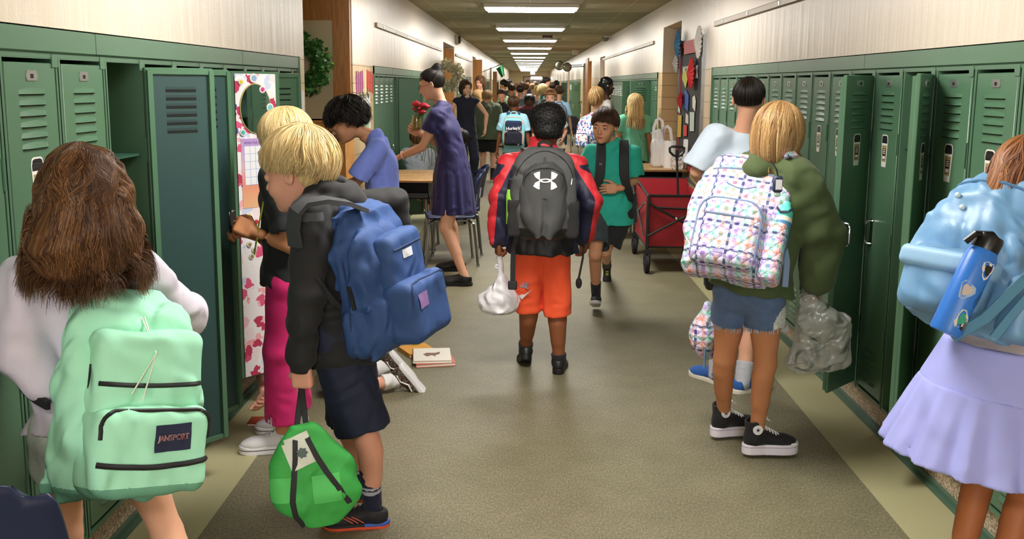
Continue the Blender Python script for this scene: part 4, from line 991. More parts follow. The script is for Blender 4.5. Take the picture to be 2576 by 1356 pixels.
def straps(pk, per, mats, w=.055, th=.012, xo=.055, full=True, e=.02, sides='LR', low=.10, front=True, off=.0):
    j, q = per.J, per.k; fw, up, rx = per.tf, per.up, per.rx
    for a in sides:
        sg = -1 if a == 'L' else 1; sh = j['sh'+a]; nk = j['nk']; top = nk+(sh-nk)*.52+up*(.022*q+e)+up*off
        # pack side x sign: pack's x axis vs wearer's right
        ps = 1 if (pk.T[:3, 0]@rx)*sg > 0 else -1
        a0 = ap(pk.T, (ps*xo, .0, pk.H*.90)); pts = [a0+nrm(top-a0)*-.0, a0*.55+top*.45+up*.012-fw*.012, top-fw*.015, top+fw*.045*q-up*.004]
        nn = [up-fw*.5, up-fw*.5, up, up+fw*.5]
        if front:
            c = j['ch']+(sh-nk)*.50+fw*(.085*q+e)
            d = j['wa']+rx*sg*(.118*q+e)*1.0+fw*.045*q; b = ap(pk.T, (ps*pk.W*.47, .01, pk.H*low))
            pts += [c+up*.05*q, c-up*.03*q, c*.35+d*.65+fw*.01, d, d*.4+b*.6+rx*sg*.012, b]; nn += [fw, fw, fw+rx*sg*.6, rx*sg, rx*sg-fw*.2, rx*sg-fw*.4]
            wd = [w]*6+[w*.75, w*.45, w*.4, w*.4]
        else: wd = [w]*len(pts)
        # resample
        P_ = []; N_ = []; W_ = []
        for i in range(len(pts)-1):
            p0 = pts[max(0, i-1)]; p1 = pts[i]; p2 = pts[i+1]; p3 = pts[min(len(pts)-1, i+2)]
            for t in np.linspace(0, 1, 5)[:-1]:
                P_.append(.5*((2*p1)+(-p0+p2)*t+(2*p0-5*p1+4*p2-p3)*t*t+(-p0+3*p1-3*p2+p3)*t**3)); N_.append(nrm(nn[i]*(1-t)+nn[i+1]*t)); W_.append(wd[i]*(1-t)+wd[i+1]*t)
        P_.append(pts[-1]); N_.append(nn[-1]); W_.append(wd[-1]); B = MB(); B.band(P_, N_, W_, th); B.build('shoulder_strap', mats, pk.root)
# ---------------------------------------------------------------- the people in front
M_black = cloth('black_cloth', '1a1a1c', .8); M_strap = mat('strap_black', '222224', .7, bump=.3, bs=500)
M_zip = plastic('zip_black', '17181a', .5); M_silver = mat('silver_metal', 'c8c8c8', .25, metal=1)
H_brown = hairmat('hair_brown', '2a1a10', '5c3d28', 'a87a4c'); H_blond = hairmat('hair_blond', 'a98a52', 'd6bb84', 'f4e6c0'); H_dark = hairmat('hair_dark', '0b0908', '1c1613', '3d3028')
H_kid = hairmat('hair_chestnut', '1e120b', '3f281a', '74502f'); H_dirty = hairmat('hair_dirty_blond', '5d4227', 'a07c4f', 'd8b885'); H_auburn = hairmat('hair_auburn', '4a2816', '8c5630', 'c08a52'); H_afro = hairmat('hair_black_curl', '050505', '121110', '2a2724')
M_white = plastic('white_rubber', 'e9e7ea', .45); M_lace = cloth('lace_white', 'eeeeee', bump=.1)
# --- girl with the mint backpack, lower left
def girl_mint():
    b = P(250, 900, 2.42); p = Person('person', 'long wavy brown haired girl in a white sweatshirt walking away with a mint backpack', 'person', (b[0]-.03, 2.42), 1.37, 34, 'skin_fair', hd=P(205, 498, 2.38), head=(8, 14, 0), lean=.10,
        feet={'R': (.24, -.20, .09), 'L': (-.05, .22, .075)}, hands={'L': P(120, 965, 2.30), 'R': (.14, .24, .86)}, elbow={'L': P(52, 880, 2.30), 'R': (.7, -.3, 0)}, headh=.226, sw=.98)
    p.skinbody(brow='3a2416', curl={'L': (.9, .9, .6)}, legs='LR')
    p.top('sweatshirt', cloth('sweat_white', 'd9d2e2', var=.05), e=.030, sl=(2.0, 2.0), hem=.03, cuff=True, cavity=False, fa=.011, ff=30, seed=12, flare=.02, k=.04, sle=.032)
    p.bottoms('denim_shorts', mat('light_denim', 'c3ccc2', .85, bump=.4, bs=400, var=.25, vs=40), t=.42, e=.02, flare=.02, seed=4)
    for a in 'LR': p.sock(a, .25, cloth('sock_white', 'e8e8e8')); p.shoe(a, dict(upper=plastic('shoe_grey', '8c8c90', .6), sole=M_white, lace=M_lace))
    p.hair(H_brown, n=12000, r=.00068, L=lambda z: 1.75 if abs(z-90) > 60 else .9, fall=lambda z: .225 if abs(z-90) > 60 else .0, off=.020, wave=(1.3, 46), out=.30, seed=4, clump=7, strand_seg=26, jit=.012, h=.005,
        base=lambda S: (S.u(ell((0, -.040, -.03), (.100, .082, .115)), .04), S.u(ell((-.020, -.050, -.115), (.128, .075, .095)), .05), S.d(fold(.010, 46, 5, (0, 0, 1))), S.d(bumpn(.006, 34, 3))))
    z = nrm(P(310, 700, 2.25)-P(305, 1262, 2.20)+V3(0, .10, 0)); T = frame(P(268, 1235, 2.30), y=V3(.95, -1, -.05), z=z)
    W_, H_, D_ = .35, .525, .25
    k = Pack('backpack', 'mint green school backpack with navy logo patch, worn by the girl at lower left', T, W_, H_, D_); M = mat('mint_fabric', 'abf0d0', .75, bump=.25, bs=500, var=.04, vs=18); wrinkle(M, 7, .014, .7); M2 = mat('mint_base', '6fae92', .8, bump=.2, bs=400)
    S = pack_shape(W_, H_, D_*.78, seed=1); S.d(fold(.014, 30, 7, (0, 0, 1))); S.d(fold(.006, 60, 8, (0, 0, 1))); S.d(bumpn(.008, 18, 3))
    k.solid(S, 'main_compartment', [M, M2], mi=lambda c: (c[:, 2] < .035).astype(int))
    U = Shape(); U.u(rbox((.0, D_*.70, .30), (.135, .05, .115), .035)); U.d(fold(.006, 38, 5)); U.d(bumpn(.004, 30, 2)); k.solid(U, 'upper_pocket', M)
    Lp = Shape(); Lp.u(rbox((.0, D_*.78, .125), (.142, .075, .105), .035)); Lp.d(fold(.007, 34, 9)); k.solid(Lp, 'front_pocket', [M, M2], mi=lambda c: (c[:, 2] < .048+.0*c[:, 0]).astype(int))
    k.zip(U, [(x, .285-.004*math.cos(x*16)) for x in np.linspace(-.125, .125, 14)], M_zip, .0065, .001)
    k.zip(Lp, [(-.135, .155)]+[(x, z) for x, z in arch(-.135, .13, .16, .224, .035)], M_zip, .0055, .001)
    k.zip(Lp, [(x, .105-.012*math.cos(x*11)) for x in np.linspace(-.135, .135, 16)], M_zip, .0075, .002)
    B = MB(); V, F = gridpatch(Lp, -.085, .005, .128, .192, off=.004, sh=-.06); B.add(V, F, 0); k.put(B, 'logo_patch', plastic('patch_navy', '1e2742', .8))
    B = MB(); fr = (V3(-.040, 0, .160), V3(-1, 0, .06), V3(0, 0, 1), V3(0, 1, 0)); B.text('JANSPORT', .0185, fr, 0, .0006, bold=True, sx=.86); k.decal(Lp, B, 'logo_lettering', plastic('patch_text', 'c9b2b0', .7), off=.0065)
    B = MB(); B.text('JANSPORT', .0175, fr, 0, .0006, sx=.86); k.decal(Lp, B, 'logo_shadow', plastic('patch_text2', '7a3b46', .7), off=.0077)
    for (x, z, L_) in ((.128, .33, .075),):
        q = drape(S, [(x, .006, z), (x, .006, z-L_)]); B = MB(); B.band([q[0], (q[0]+q[1])/2, q[1]], V3(0, 1, 0), .013, .004); k.put(B, 'zipper_pull', M_zip)
    q = drape(U, [(.0, .006, .36), (.012, .006, .30), (.024, .006, .245)]); q2 = drape(U, [(.0, .006, .36), (.028, .008, .31), (.052, .006, .262)]); B = MB(); B.tube([V3(-.01, .04, .495), V3(-.002, .12, .45)]+list(q), .0022, n=5); B.tube([V3(-.01, .12, .45)]+list(q2), .0022, n=5); k.put(B, 'drawcord', plastic('cord_cream', 'dfeedb', .7))
    k.handle(M_strap, w=.045, rise=.045, y=.035, z=.475, sag=.02)
    straps(k, p, M_strap, w=.062, e=.05, xo=.075, low=.42)
girl_mint()
# --- blond boy in the black hoodie
def boy_blue():
    b = P(862, 930, 3.25); D = 3.25
    p = Person('person', 'blond boy in a black hoodie and navy shorts holding a green lunch bag', 'person', (b[0], D), 1.47, 82, 'skin_rosy', hd=P(750, 432, 3.24), head=(-6, 12, 0), lean=.13,
        feet={'L': PF(938, 1322)+V3(0, 0, .075), 'R': PF(905, 1255)+V3(0, 0, .075)}, knee={'L': P(925, 1110, 3.20), 'R': P(885, 1090, 3.42)}, hands={'L': P(757, 918, 3.04), 'R': P(1000, 640, 3.55)}, elbow={'L': P(772, 745, 3.06), 'R': P(985, 512, 3.50)}, hs=1.16)
    p.skinbody(brow='b89058', curl={'L': (1.1, 1.2, .9), 'R': (1.0, 1.0, .8)}, handrot={'L': (V3(-.2, -1, 0), V3(.05, 0, -1))}, fh=.0032, smile=1, eye='4a5a6a')
    grey = cloth('hood_grey', '4a4c52')
    p.top('hoodie', [M_black, grey], e=.030, sle=.022, sl=(2, 2), hem=.135, cuff=True, hood=True, fa=.010, ff=34, seed=21, flare=.012, k=.035, mi=lambda c: ((np.abs((c-P(800, 545, 3.06))@nrm(P(800, 640, 3.06)-P(800, 545, 3.06))) < .013) & (np.linalg.norm(c-P(790, 548, 3.02), axis=1) < .06)).astype(int))
    p.bottoms('shorts', mat('navy_shorts', '171e38', .75, bump=.15, bs=500, var=.05, vs=20), t=.86, e=.028, flare=.016, seed=5, fa=.006)
    p.sock('L', .62, [cloth('sock_navy', '1a1f38'), cloth('sock_stripe', 'aeb0bc')], mi=lambda f: (((f > .42) & (f < .50)) | ((f > .54) & (f < .60))).astype(int)); p.sock('R', .62, [MATS['sock_navy'], MATS['sock_stripe']], mi=lambda f: (((f > .42) & (f < .50)) | ((f > .54) & (f < .60))).astype(int))
    up = plastic('runner_black', '1c1c22', .7); org = plastic('runner_orange', 'e0542c', .5); blu = plastic('runner_blue', '3358b0', .5)
    for a in 'LR':
        o, T2 = p.shoe(a, dict(upper=up, sole=[org, blu, up], smi=lambda c: np.where(c[:, 2] > .012, np.where(c[:, 1] < .03, 1, 2), 0), lace=plastic('lace_black', '2c2c30', .7)), toe=V3(-1, -.12, 0), h=.0035)
        B = MB()
        for i in range(3): B.tube([V3(-.036+.0*i, .03+.02*i, .03), V3(-.034, .055+.02*i, .045), V3(-.028, .075+.02*i, .052)], .0022, n=5)
        B.V = [v@T2[:3, :3].T+T2[:3, 3] for v in B.V]; B.build('side_stripe', org, o)
    def LL(z): return 1.75 if 45 < z < 135 else (1.82 if z > -60 and z < 45 or z >= 135 or z < -120 else 2.12)
    p.hair(H_blond, n=5600, r=.0010, L=LL, off=.017, seed=8, wave=(.5, 20), clump=10, jit=.01, strand_seg=14)
    # blue backpack hanging off the back, tipped
    o_ = P(1010, 880, 3.42); zz = nrm(P(935, 520, 3.26)-P(1000, 850, 3.36)); yy = nrm(P(1150, 700, 3.1)-P(900, 740, 3.35))
    T = frame(P(905, 800, 3.30), y=V3(1, -.30, -.18), z=nrm(P(925, 500, 3.2)-P(990, 850, 3.2))); T[:3, 3] = P(925, 868, 3.22)
    W_, H_, D_ = .35, .51, .275
    k = Pack('backpack', 'royal blue school backpack slung off the shoulder of the blond boy', T, W_, H_, D_); M = mat('blue_fabric', '2b4a80', .7, bump=.3, bs=500, var=.05, vs=20); wrinkle(M, 7, .014, .7); Md = mat('blue_piping', '23375f', .7)
    S = pack_shape(W_, H_, D_*.72, seed=1); S.d(fold(.015, 28, 3, (0, 0, 1))); S.d(fold(.006, 60, 4, (0, 0, 1))); S.d(bumpn(.008, 16, 4)); k.solid(S, 'main_compartment', M)
    U = Shape(); U.u(rbox((0, D_*.66, .29), (.125, .04, .10), .03)); U.d(fold(.006, 36, 4)); k.solid(U, 'upper_pocket', M)
    Lp = Shape(); Lp.u(rbox((0, D_*.78, .125), (.138, .065, .105), .035)); Lp.d(fold(.008, 32, 6)); k.solid(Lp, 'front_pocket', M)
    k.zip(Lp, arch(-.125, .125, .15, .222, .03), Md, .004); k.zip(U, [(x, .34) for x in np.linspace(-.11, .11, 12)], Md, .004)
    for x in (-.1655, .1655):
        q = drape(S, [(0, y, z) for y, z in [(.05, .03), (.05, .12), (.05, .22), (.05, .32), (.055, .40)]], ax=0, hi=.3, sgn=1 if x > 0 else -1); B = MB(); B.tube(list(q), .0035, n=6); k.put(B, 'zipper', Md)
        q = drape(S, [(0, .075, .25), (0, .077, .21), (0, .078, .17)], ax=0, hi=.3, sgn=1 if x > 0 else -1); B = MB(); B.band([v+V3(.006*(1 if x > 0 else -1), 0, 0) for v in q], V3(1, 0, 0), .014, .005); k.put(B, 'zipper_pull', M_zip)
    B = MB(); V, F = gridpatch(Lp, .03, .10, .135, .185, off=.004); B.add(V, F, 0); k.put(B, 'logo_patch', plastic('patch_violet', '8a6aa0', .7))
    B = MB(); V, F = gridpatch(U, -.02, .05, .30, .33, off=.003); B.add(V, F, 0); k.put(B, 'name_label', plastic('label_white', 'd8dbe2', .7))
    k.handle(M_strap, w=.04, rise=.05, y=.02, z=.455)
    B = MB(); sh = p.J['shL']; nk = p.J['nk']
    B.band([P(915, 528, 3.13), P(875, 510, 3.07), P(820, 502, 3.03), P(770, 508, 3.0), P(742, 530, 2.99), P(735, 575, 3.0), P(742, 620, 3.02)], [V3(0, -.2, 1)]*3+[V3(-.1, -.4, 1), V3(-.5, -1, .4), V3(-.6, -1, 0), V3(-.5, -1, 0)], .055, .014)
    B.build('shoulder_strap', mat('strap_dark', '34373b', .75, bump=.3, bs=400), k.root)
    B = MB(); B.band([P(790, 700, 3.03), P(840, 760, 3.06), P(900, 812, 3.14)], V3(-.2, -1, 0), .024, .004); B.build('lower_strap', M_strap, k.root)
    # green lunch bag
    c = P(795, 1160, 3.0); T = frame(P(782, 1300, 2.98), y=V3(.25, -1, .15), z=nrm(P(750, 1000, 3.0)-P(782, 1300, 2.98))); g = mat('green_bag', '3fae4e', .7, bump=.25, bs=120, var=.07, vs=15)
    T[:3, :3] *= 1.10; k = Pack('lunch_bag', 'bright green fabric lunch bag hanging from the hand of the blond boy', T, .25, .30, .14, cat='bag')
    S = Shape(); S.u(fn(lambda X, Y, Z: np.maximum((((np.abs(X+.02-.10*(Z-.15))/np.interp(Z, [-.005, .03, .07, .10, .15, .20, .26, .31], [.045, .08, .112, .124, .126, .112, .075, .035]))**3+(np.abs(Y-.07)/np.interp(Z, [0, .1, .3], [.035, .06, .022]))**3)**(1/3)-1)*.045, np.abs(Z-.155)-.155), (-.18, -.01, -.01), (.18, .15, .32))); S.d(fold(.004, 26, 5)); S.d(bumpn(.004, 25, 3))
    k.solid(S, 'bag_body', wrinkle(g, 9, .012, .6), h=.005, it=6)
    for q in ((-.095, -.015, .085, .165), (.04, .105, .10, .17)): B = MB(); V, F = gridpatch(S, *q, 8, 6, off=.003); B.add(V, F, 0); k.put(B, 'pocket', mat('green_light', '55c462', .7))
    B = MB(); V, F = gridpatch(S, -.030, .052, .195, .285, 8, 8, off=.004, rot=-.3); B.add(V, F, 0); k.put(B, 'emblem_panel', plastic('panel_white', 'd9ddd0', .7))
    B = MB(); B.prism([(.018*math.cos(a)*(1 if i % 2 else .7), .016*math.sin(a)*(1 if i % 2 else .8)) for i, a in enumerate(np.linspace(0, 6.28, 15)[:-1])], 0, .001, 0, (V3(.004, 0, .235), V3(1, 0, 0), V3(0, 0, 1), V3(0, 1, 0))); k.decal(S, B, 'emblem', plastic('emblem_grey', '5a6a66', .7), off=.005)
    hp = ap(np.linalg.inv(T), p.J['wr'+'L']+V3(.0, 0, -.075)); B = MB()
    for pts in (((.02, .01), (.04, .05), (.045, .10), (.035, .16), (.025, .22), (.02, .27)), ((-.125, .02), (-.115, .07), (-.09, .12), (-.06, .17), (-.035, .22), (-.015, .27))):
        B.band(list(drape(S, [(x, .004, z) for x, z in pts]))+[hp], V3(0, 1, 0), .017, .004)
    k.put(B, 'carrying_strap', M_strap)
boy_blue()
# --- girl in pink trousers
def girl_pink():
    b = P(722, 800, 4.0)
    p = Person('person', 'blond girl in black top and hot pink trousers, hands raised by the flowered locker door', 'person', (b[0]+.02, 4.0), 1.52, 88, 'skin_tan', hd=P(716, 352, 3.95), head=(0, 22, 0), lean=.05, bulk=.95, sw=.92,
        feet={'L': PF(712, 1135)+V3(0, 0, .09), 'R': PF(745, 1085)+V3(0, 0, .09)}, hands={'L': P(640, 582, 3.84), 'R': P(628, 590, 3.98)}, elbow={'L': P(735, 622, 3.84), 'R': P(735, 630, 4.12)}, hs=.98, knee={'L': P(705, 885, 3.93), 'R': P(738, 880, 4.1)})
    p.skinbody(brow='b08a58', curl={'L': (.9, 1.0, .8), 'R': (.8, 1.0, .8)}, handrot={'L': V3(.1, -.9, .5), 'R': V3(.2, .6, .7)}, handh=.003)
    p.top('black_top', cloth('top_black', '1c1f21'), e=.022, sl=(.75, .75), hem=.05, fa=.006, seed=31, flare=.012)
    p.bottoms('pink_trousers', cloth('hot_pink', 'c81c68', var=.05, bs=500), t=1.86, e=.016, flare=.024, seed=6, fa=.004, ff=30, waist=.05)
    for a in 'LR': p.shoe(a, dict(upper=plastic('canvas_white', 'e4e2e6', .7), sole=[plastic('sole_white', 'edebf0', .4), plastic('sole_line', '22242c', .5)], smi=lambda c: ((c[:, 2] > .019) & (c[:, 2] < .0235)).astype(int), lace=M_lace, plat=.010), toe=V3(-1, -.2, 0), h=.0035, length=.25)
    def LL(z): return 1.15 if 60 < z < 120 else 1.75
    p.hair(H_blond, n=4200, r=.0011, L=LL, fall=lambda z: .0 if 60 < z < 120 else (.20 if 20 < z < 60 or 120 < z < 160 else .14), off=.015, wave=(.35, 40), seed=9, out=.1, inward=.4, clump=9, strand_seg=20, base=lambda S: S.u(ell((0, -.05, -.03), (.075, .06, .10)), .04), part=.0)
    B = MB(); B.band([P(668, 470, 3.86), P(660, 520, 3.83), P(650, 570, 3.83), P(640, 640, 3.84)], V3(-1, -.5, 0), .026, .002)
    r = B.build('lanyard', [cloth('lanyard_neon', 'b9c832', var=.6)], None); props(r, 'neon yellow and purple lanyard around the neck of the girl in pink trousers', 'lanyard')
    B = MB(); B.box(P(584, 560, 3.9)-V3(.004, .035, .04), P(584, 560, 3.9)+V3(.004, .035, .05), bev=.004); B.T = None
    o = B.build('phone', plastic('phone_black', '15151a', .2), None); props(o, 'black phone held up by the girl in pink trousers', 'phone'); o.location.z -= .0
girl_pink()
# --- boy in the blue T-shirt at the desk
def boy_tee():
    b = P(925, 480, 6.0)
    p = Person('person', 'dark haired boy in a periwinkle blue T-shirt looking down', 'person', (b[0]+.11, 6.0), 1.50, 98, 'skin_olive', hd=P(873, 306, 5.98), head=(0, 26, 0), lean=.10, hs=1.03, hands={'L': (-.08, .36, .90), 'R': (.1, .36, .9)}, elbow={'L': (-.6, -.5, -.6)})
    p.skinbody(brow='1c1410', fh=.0036); p.top('t_shirt', cloth('periwinkle', '7a8de4', var=.12, bs=250), e=.026, sl=(.85, .85), hem=.12, fa=.007, seed=14, ff=32)
    p.bottoms('shorts', M_black, t=.9); [p.shoe(a, dict(upper=M_black, sole=M_white)) for a in 'LR']
    def LL(z): return 1.95 if 45 < z < 135 else (1.75 if abs(z+90) > 60 else 2.05)
    p.hair(H_dark, n=3600, r=.0014, L=LL, off=.022, wave=(1.6, 60), seed=10, clump=5, jit=.03, lift=.004)
boy_tee()
# --- teacher in the navy dress
def teacher():
    p = Person('person', 'woman in a navy dress with dark hair in a bun leaning over the desks', 'person', (P(1145, 560, 7.75)[0], 7.75), 1.70, 88, 'skin_fair', hd=P(1085, 213, 7.75), head=(0, 20, 0), lean=.20, sw=.95, hs=1.0, drop=.0,
        feet={'L': PF(1168, 715)+V3(0, -.05, .09), 'R': PF(1150, 690)+V3(0, .15, .09)}, hands={'L': P(1003, 396, 7.72), 'R': P(1056, 335, 7.95)}, elbow={'L': P(1046, 352, 7.62), 'R': P(1100, 345, 8.0)})
    p.J['nk'] = P(1112, 268, 7.77); p.J['shL'] = P(1100, 293, 7.62); p.J['shR'] = P(1104, 290, 7.93); p.J['ch'] = P(1125, 335, 7.76); p.J['wa'] = P(1136, 385, 7.75); p.J['pv'] = P(1142, 432, 7.75)
    p.J['elL'] = ik(p.J['shL'], p.J['wrL'], .27, .24, V3(.3, -.3, -1)); p.J['elR'] = ik(p.J['shR'], p.J['wrR'], .27, .24, V3(1, 0, -1))
    p.up = nrm(p.J['nk']-p.J['pv']); p.rx = V3(0, 1, 0); p.tf = nrm(np.cross(p.up, p.rx))
    p.skinbody(brow='1c1410', fh=.0045, curl={'L': (.3, .4, .2), 'R': (1, 1, .8)}, handrot={'L': V3(-.3, -.3, 1)}, eye='2a1a10')
    M = cloth('dress_navy', '252157', var=.05, bs=500, rough=.7)
    p.top('dress_bodice', M, e=.022, sl=(.5, .5), hem=.02, fa=.006, seed=40, flare=.004, sle=.028, collar=False)
    p.skirt('dress_skirt', M, .125, .205, p.J['wa']+V3(0, 0, .01), P(1141, 538, 7.72), n=11, amp=.010, mid=.175, flat=.88)
    for a in 'LR': p.shoe(a, dict(upper=plastic('shoe_black', '17171a', .5), sole=M_black))
    p.hair(H_dark, n=2200, r=.0013, L=lambda z: 1.6 if 40 < z < 140 else (1.75 if abs(z+90) > 60 else 1.9), off=.008, seed=11, whorl=(0, -1, .75), wave=(.05, 10), base=lambda S: (S.u(ell((0, -.085, .105), (.036, .036, .034)), .012),))
    B = MB(); T = p.HT
    for g in (-1, 1): B.tube([ap(T, (g*(.034+.024*math.cos(a)), .100-.006*abs(math.cos(a)), .001+.017*math.sin(a))) for a in np.linspace(0, 6.28, 17)[:-1]], .0012, n=5, closed=True); B.tube([ap(T, (g*.058, .094, .006)), ap(T, (g*.074, .04, .006)), ap(T, (g*.079, -.008, .004))], .0012, n=5)
    B.tube([ap(T, (-.010, .103, .004)), ap(T, (.010, .103, .004))], .0012, n=5)
    B.build('glasses', plastic('glasses_frame', '2a2220', .3), p.root)
    B = MB(); q = p.J; d = nrm(q['wrL']-q['elL']); c = q['wrL']-d*.045; x = nrm(np.cross(d, V3(0, 0, 1))); y = np.cross(d, x); B.tube([c+(x*math.cos(a)+y*math.sin(a))*.031 for a in np.linspace(0, 6.28, 17)[:-1]], .009, n=6, closed=True, flat=.5); B.build('wristband', plastic('band_pink', 'd9b0a4', .5), p.root)
    B = MB(); c = p.J['nk']+p.tf*.02; B.tube([ap(T, V3(.052*math.sin(a), -.022-.045*math.cos(a), -.135-.02*math.cos(a))) for a in np.linspace(0, 6.28, 21)[:-1]], .0018, n=5, closed=True); B.build('necklace', M_zip, p.root)
    # jar of roses
    jt = P(1048, 326, 7.90); r = thing('rose_jar', jt, 'small yellow glass jar of red roses held up by the woman in navy', 'vase')
    B = MB(); B.lathe([(.03, 0), (.038, .008), (.040, .075), (.032, .098), (.034, .118), (.031, .118), (.029, .1), (.036, .075), (.034, .012), (0.0, .010)], 0, 20, c=jt); B.build('jar', mat('yellow_glass', 'd9c46a', .08, trans=.75), r)
    rg = random.Random(3)
    for i in range(9):
        tp = jt+V3(rg.uniform(-.03, .10), rg.uniform(-.07, .05), rg.uniform(.145, .215)); B = MB(); B.tube([jt+V3(rg.uniform(-.01, .01), 0, .02), (jt+tp)/2+V3(0, 0, .03), tp], .0028, n=5); s_ = B.build('stem', plastic('stem_green', '3c6b2e', .6), r)
        B = MB()
        for L_ in range(4):
            rr = .009+.0065*L_
            for q2 in range(5):
                a = q2*1.257+L_*.7; cc = tp+V3(math.cos(a)*rr*.6, math.sin(a)*rr*.6, .012-.004*L_); B.ball(cc, (rr*.75, rr*.75, .014), 0, 8)
        B.build('rose', plastic('rose_red', 'b8142c', .6), r)
        B = MB(); B.ball(tp+V3(0, 0, -.022), (.022, .012, .007), 0, 8); B.build('leaf', plastic('leaf_green', '35602a', .6), r)
    rs = thing('rose_stem_bundle', P(1062, 430, 7.86), 'thin green stems dangling below the arm of the woman in navy', 'flower stems')
    B = MB()
    for i in range(6): a = P(1055+i*5, 345, 7.86+.01*i); B.tube([a, P(1053+i*6+rg.uniform(-4, 4), 385, 7.86+.01*i), P(1050+i*6+rg.uniform(-6, 8), 402+rg.uniform(-8, 14), 7.86)], .0025, n=5)
    B.build('stems', plastic('stem_green', '3c6b2e', .6), rs)
teacher()
# --- boy in orange shorts, centre
def ualogo(s):
    """four lobes and a ringed bar, in units of half width"""
    L = [(-.44, .72), (-.66, .66), (-.95, .50), (-.80, .22), (-.55, .06), (-.44, .02)]
    out = []
    for sx in (-1, 1):
        for sz in (1, -1):
            q = [(x*(-sx) if sx > 0 else x, z*sz) for x, z in L]; out.append(q if sx*sz < 0 else q[::-1])
    bar = [(.46*math.cos(a), .16*math.sin(a)) for a in np.linspace(0, 6.283, 25)[:-1]]; return out, bar
def boy_orange():
    D = 5.15; b = P(1362, 700, D)
    p = Person('person', 'boy seen from behind in red and navy jacket and bright orange shorts', 'person', (b[0], D), 1.45, 0, 'skin_brown', hd=P(1378, 322, D+.02), head=(0, 8, 0), lean=.04, bulk=1.16, sw=1.22,
        feet={'R': PF(1405, 935)+V3(0, .0, .085), 'L': PF(1322, 915)+V3(0, -.02, .11)}, knee={'R': P(1402, 800, D+.03), 'L': P(1330, 790, D+.05)}, hands={'L': P(1252, 606, D-.02), 'R': P(1470, 596, D+.12)}, elbow={'L': P(1262, 500, D-.05), 'R': P(1484, 505, D-.02)}, hs=1.0)
    p.skinbody(curl={'L': (1.0, 1.1, .8), 'R': (.4, .5, .3)}, handrot={'L': (V3(-1, -.3, 0), V3(.05, 0, -1)), 'R': (V3(.8, -.6, 0), V3(0, .1, -1))}, handh=.003)
    j = p.J
    def mi(c):
        m = np.full(len(c), 1); m[c[:, 2] > j['nk'][2]-.012] = 0
        for a, sg in (('L', -1), ('R', 1)):
            sh, el, wr = j['sh'+a], j['el'+a], j['wr'+a]
            for A, B_ in ((sh+V3(-sg*.05, 0, .02), el), (el, wr)):
                u = nrm(B_-A); v = c-A; t = (v@u)/np.linalg.norm(B_-A); r = v-np.outer(v@u, u); onarm = (t > -.15) & (t < 1.06) & (np.linalg.norm(r, axis=1) < .085)
                m[onarm & (r[:, 0]*sg > .020)] = 0
            m[(c[:, 2] > sh[2]+.018) & ((c[:, 0]-j['nk'][0])*sg > .03)] = 0
        m[(c[:, 2] < j['pv'][2]+.05) & (np.abs(c[:, 0]-j['pv'][0]) < .17)] = 2; return m
    jk = p.top('jacket', blendmat('jacket_panels', ['d9303a', '20223c', '151417']), e=.040, sl=(2.04, 2.04), hem=.075, cuff=True, fa=.010, ff=38, seed=51, collar=False, neck=.05, flare=.004, sle=.030, h=.0045,
        extra=lambda S: S.u(cone(j['nk']-p.up*.01, j['nk']+V3(0, .02, .105), .072, .074, cut=1.0), .02))
    panels(jk, mi, 3)
    org = cloth('shorts_orange', 'f0562a', var=.04, rough=.75)
    p.bottoms('shorts', org, t=.95, e=.010, flare=.010, seed=7, fa=.006, ff=36, h=.006)
    for t, sz, z in (('NIKE', .042, 0), ):
        c = P(1296, 676, D-.22); B = MB(); B.text('NIKE', .045, (c, V3(1, -.4, 0), V3(.05, 0, 1), V3(.2, -1, 0)), 0, .001, bold=True); 
        V = np.vstack(B.V)
    S = None
    u = V3(.93, -.36, 0); w_ = V3(.30, -.95, 0); hipc = (j['hpL']+(j['knL']-j['hpL'])*.62); c = hipc+V3(-.030, -.081, 0)
    B = MB(); B.text('NIKE', .042, (c+V3(0, 0, .035), V3(.80, .60*-1, 0)*1.0, V3(.1, 0, 1), V3(-.6, -.8, 0)), 0, .004, bold=True, sx=.8); B.build('shorts_lettering', plastic('print_grey', '9a98a4', .5), p.root)
    B = MB(); B.prism([(-.030, -.006), (-.006, -.022), (.060, .042), (.010, .006), (-.012, .004)], -.004, .004, 0, (c+V3(.002, 0, -.022), V3(.80, -.60, 0), V3(0, 0, 1), V3(-.6, -.8, 0))); B.build('shorts_swoosh', plastic('print_white', 'd9d4d4', .5), p.root)
    st = dict(upper=mat('shoe_black_leather', '1d1d1f', .45, bump=.1, bs=200), sole=plastic('sole_black', '131314', .5), high=.080, plat=.006)
    p.shoe('R', st, toe=V3(.10, 1, -.05), h=.0035, length=.25); p.shoe('L', st, toe=V3(-.12, 1, -.45), up=V3(0, .4, 1), h=.0035, length=.25)
    for a in 'LR': p.sock(a, .10, cloth('sock_black', '222226'))
    p.curls(H_afro, lambda S: (S.u(ell((0, -.018, .046), (.094, .100, .088))), S.u(ell((0, -.05, -.02), (.072, .062, .06)), .02), S.i(half((0, 0, -.050), (0, .15, -1))), S.s(ell((0, .12, -.03), (.10, .08, .09)), .01)), h=.0028, amp=.0034, fr=620)
    # grey pack
    T = frame(j['pv']+V3(-.004, -.150, .035), y=V3(.03, -1, -.08), z=V3(.02, -.10, 1)); W_, H_, D_ = .345, .485, .20
    k = Pack('backpack', 'charcoal grey backpack with white logo worn over the red and navy jacket', T, W_, H_, D_)
    M = wrinkle(mat('pack_grey', '4a4b4c', .7, bump=.3, bs=450, var=.06, vs=20), 6, .012, .5); Mb = mat('pack_black', '1b1b1d', .45, bump=.2, bs=200)
    wz = [.60, .76, .93, 1.0, .98, .90, .74, .46, .18]
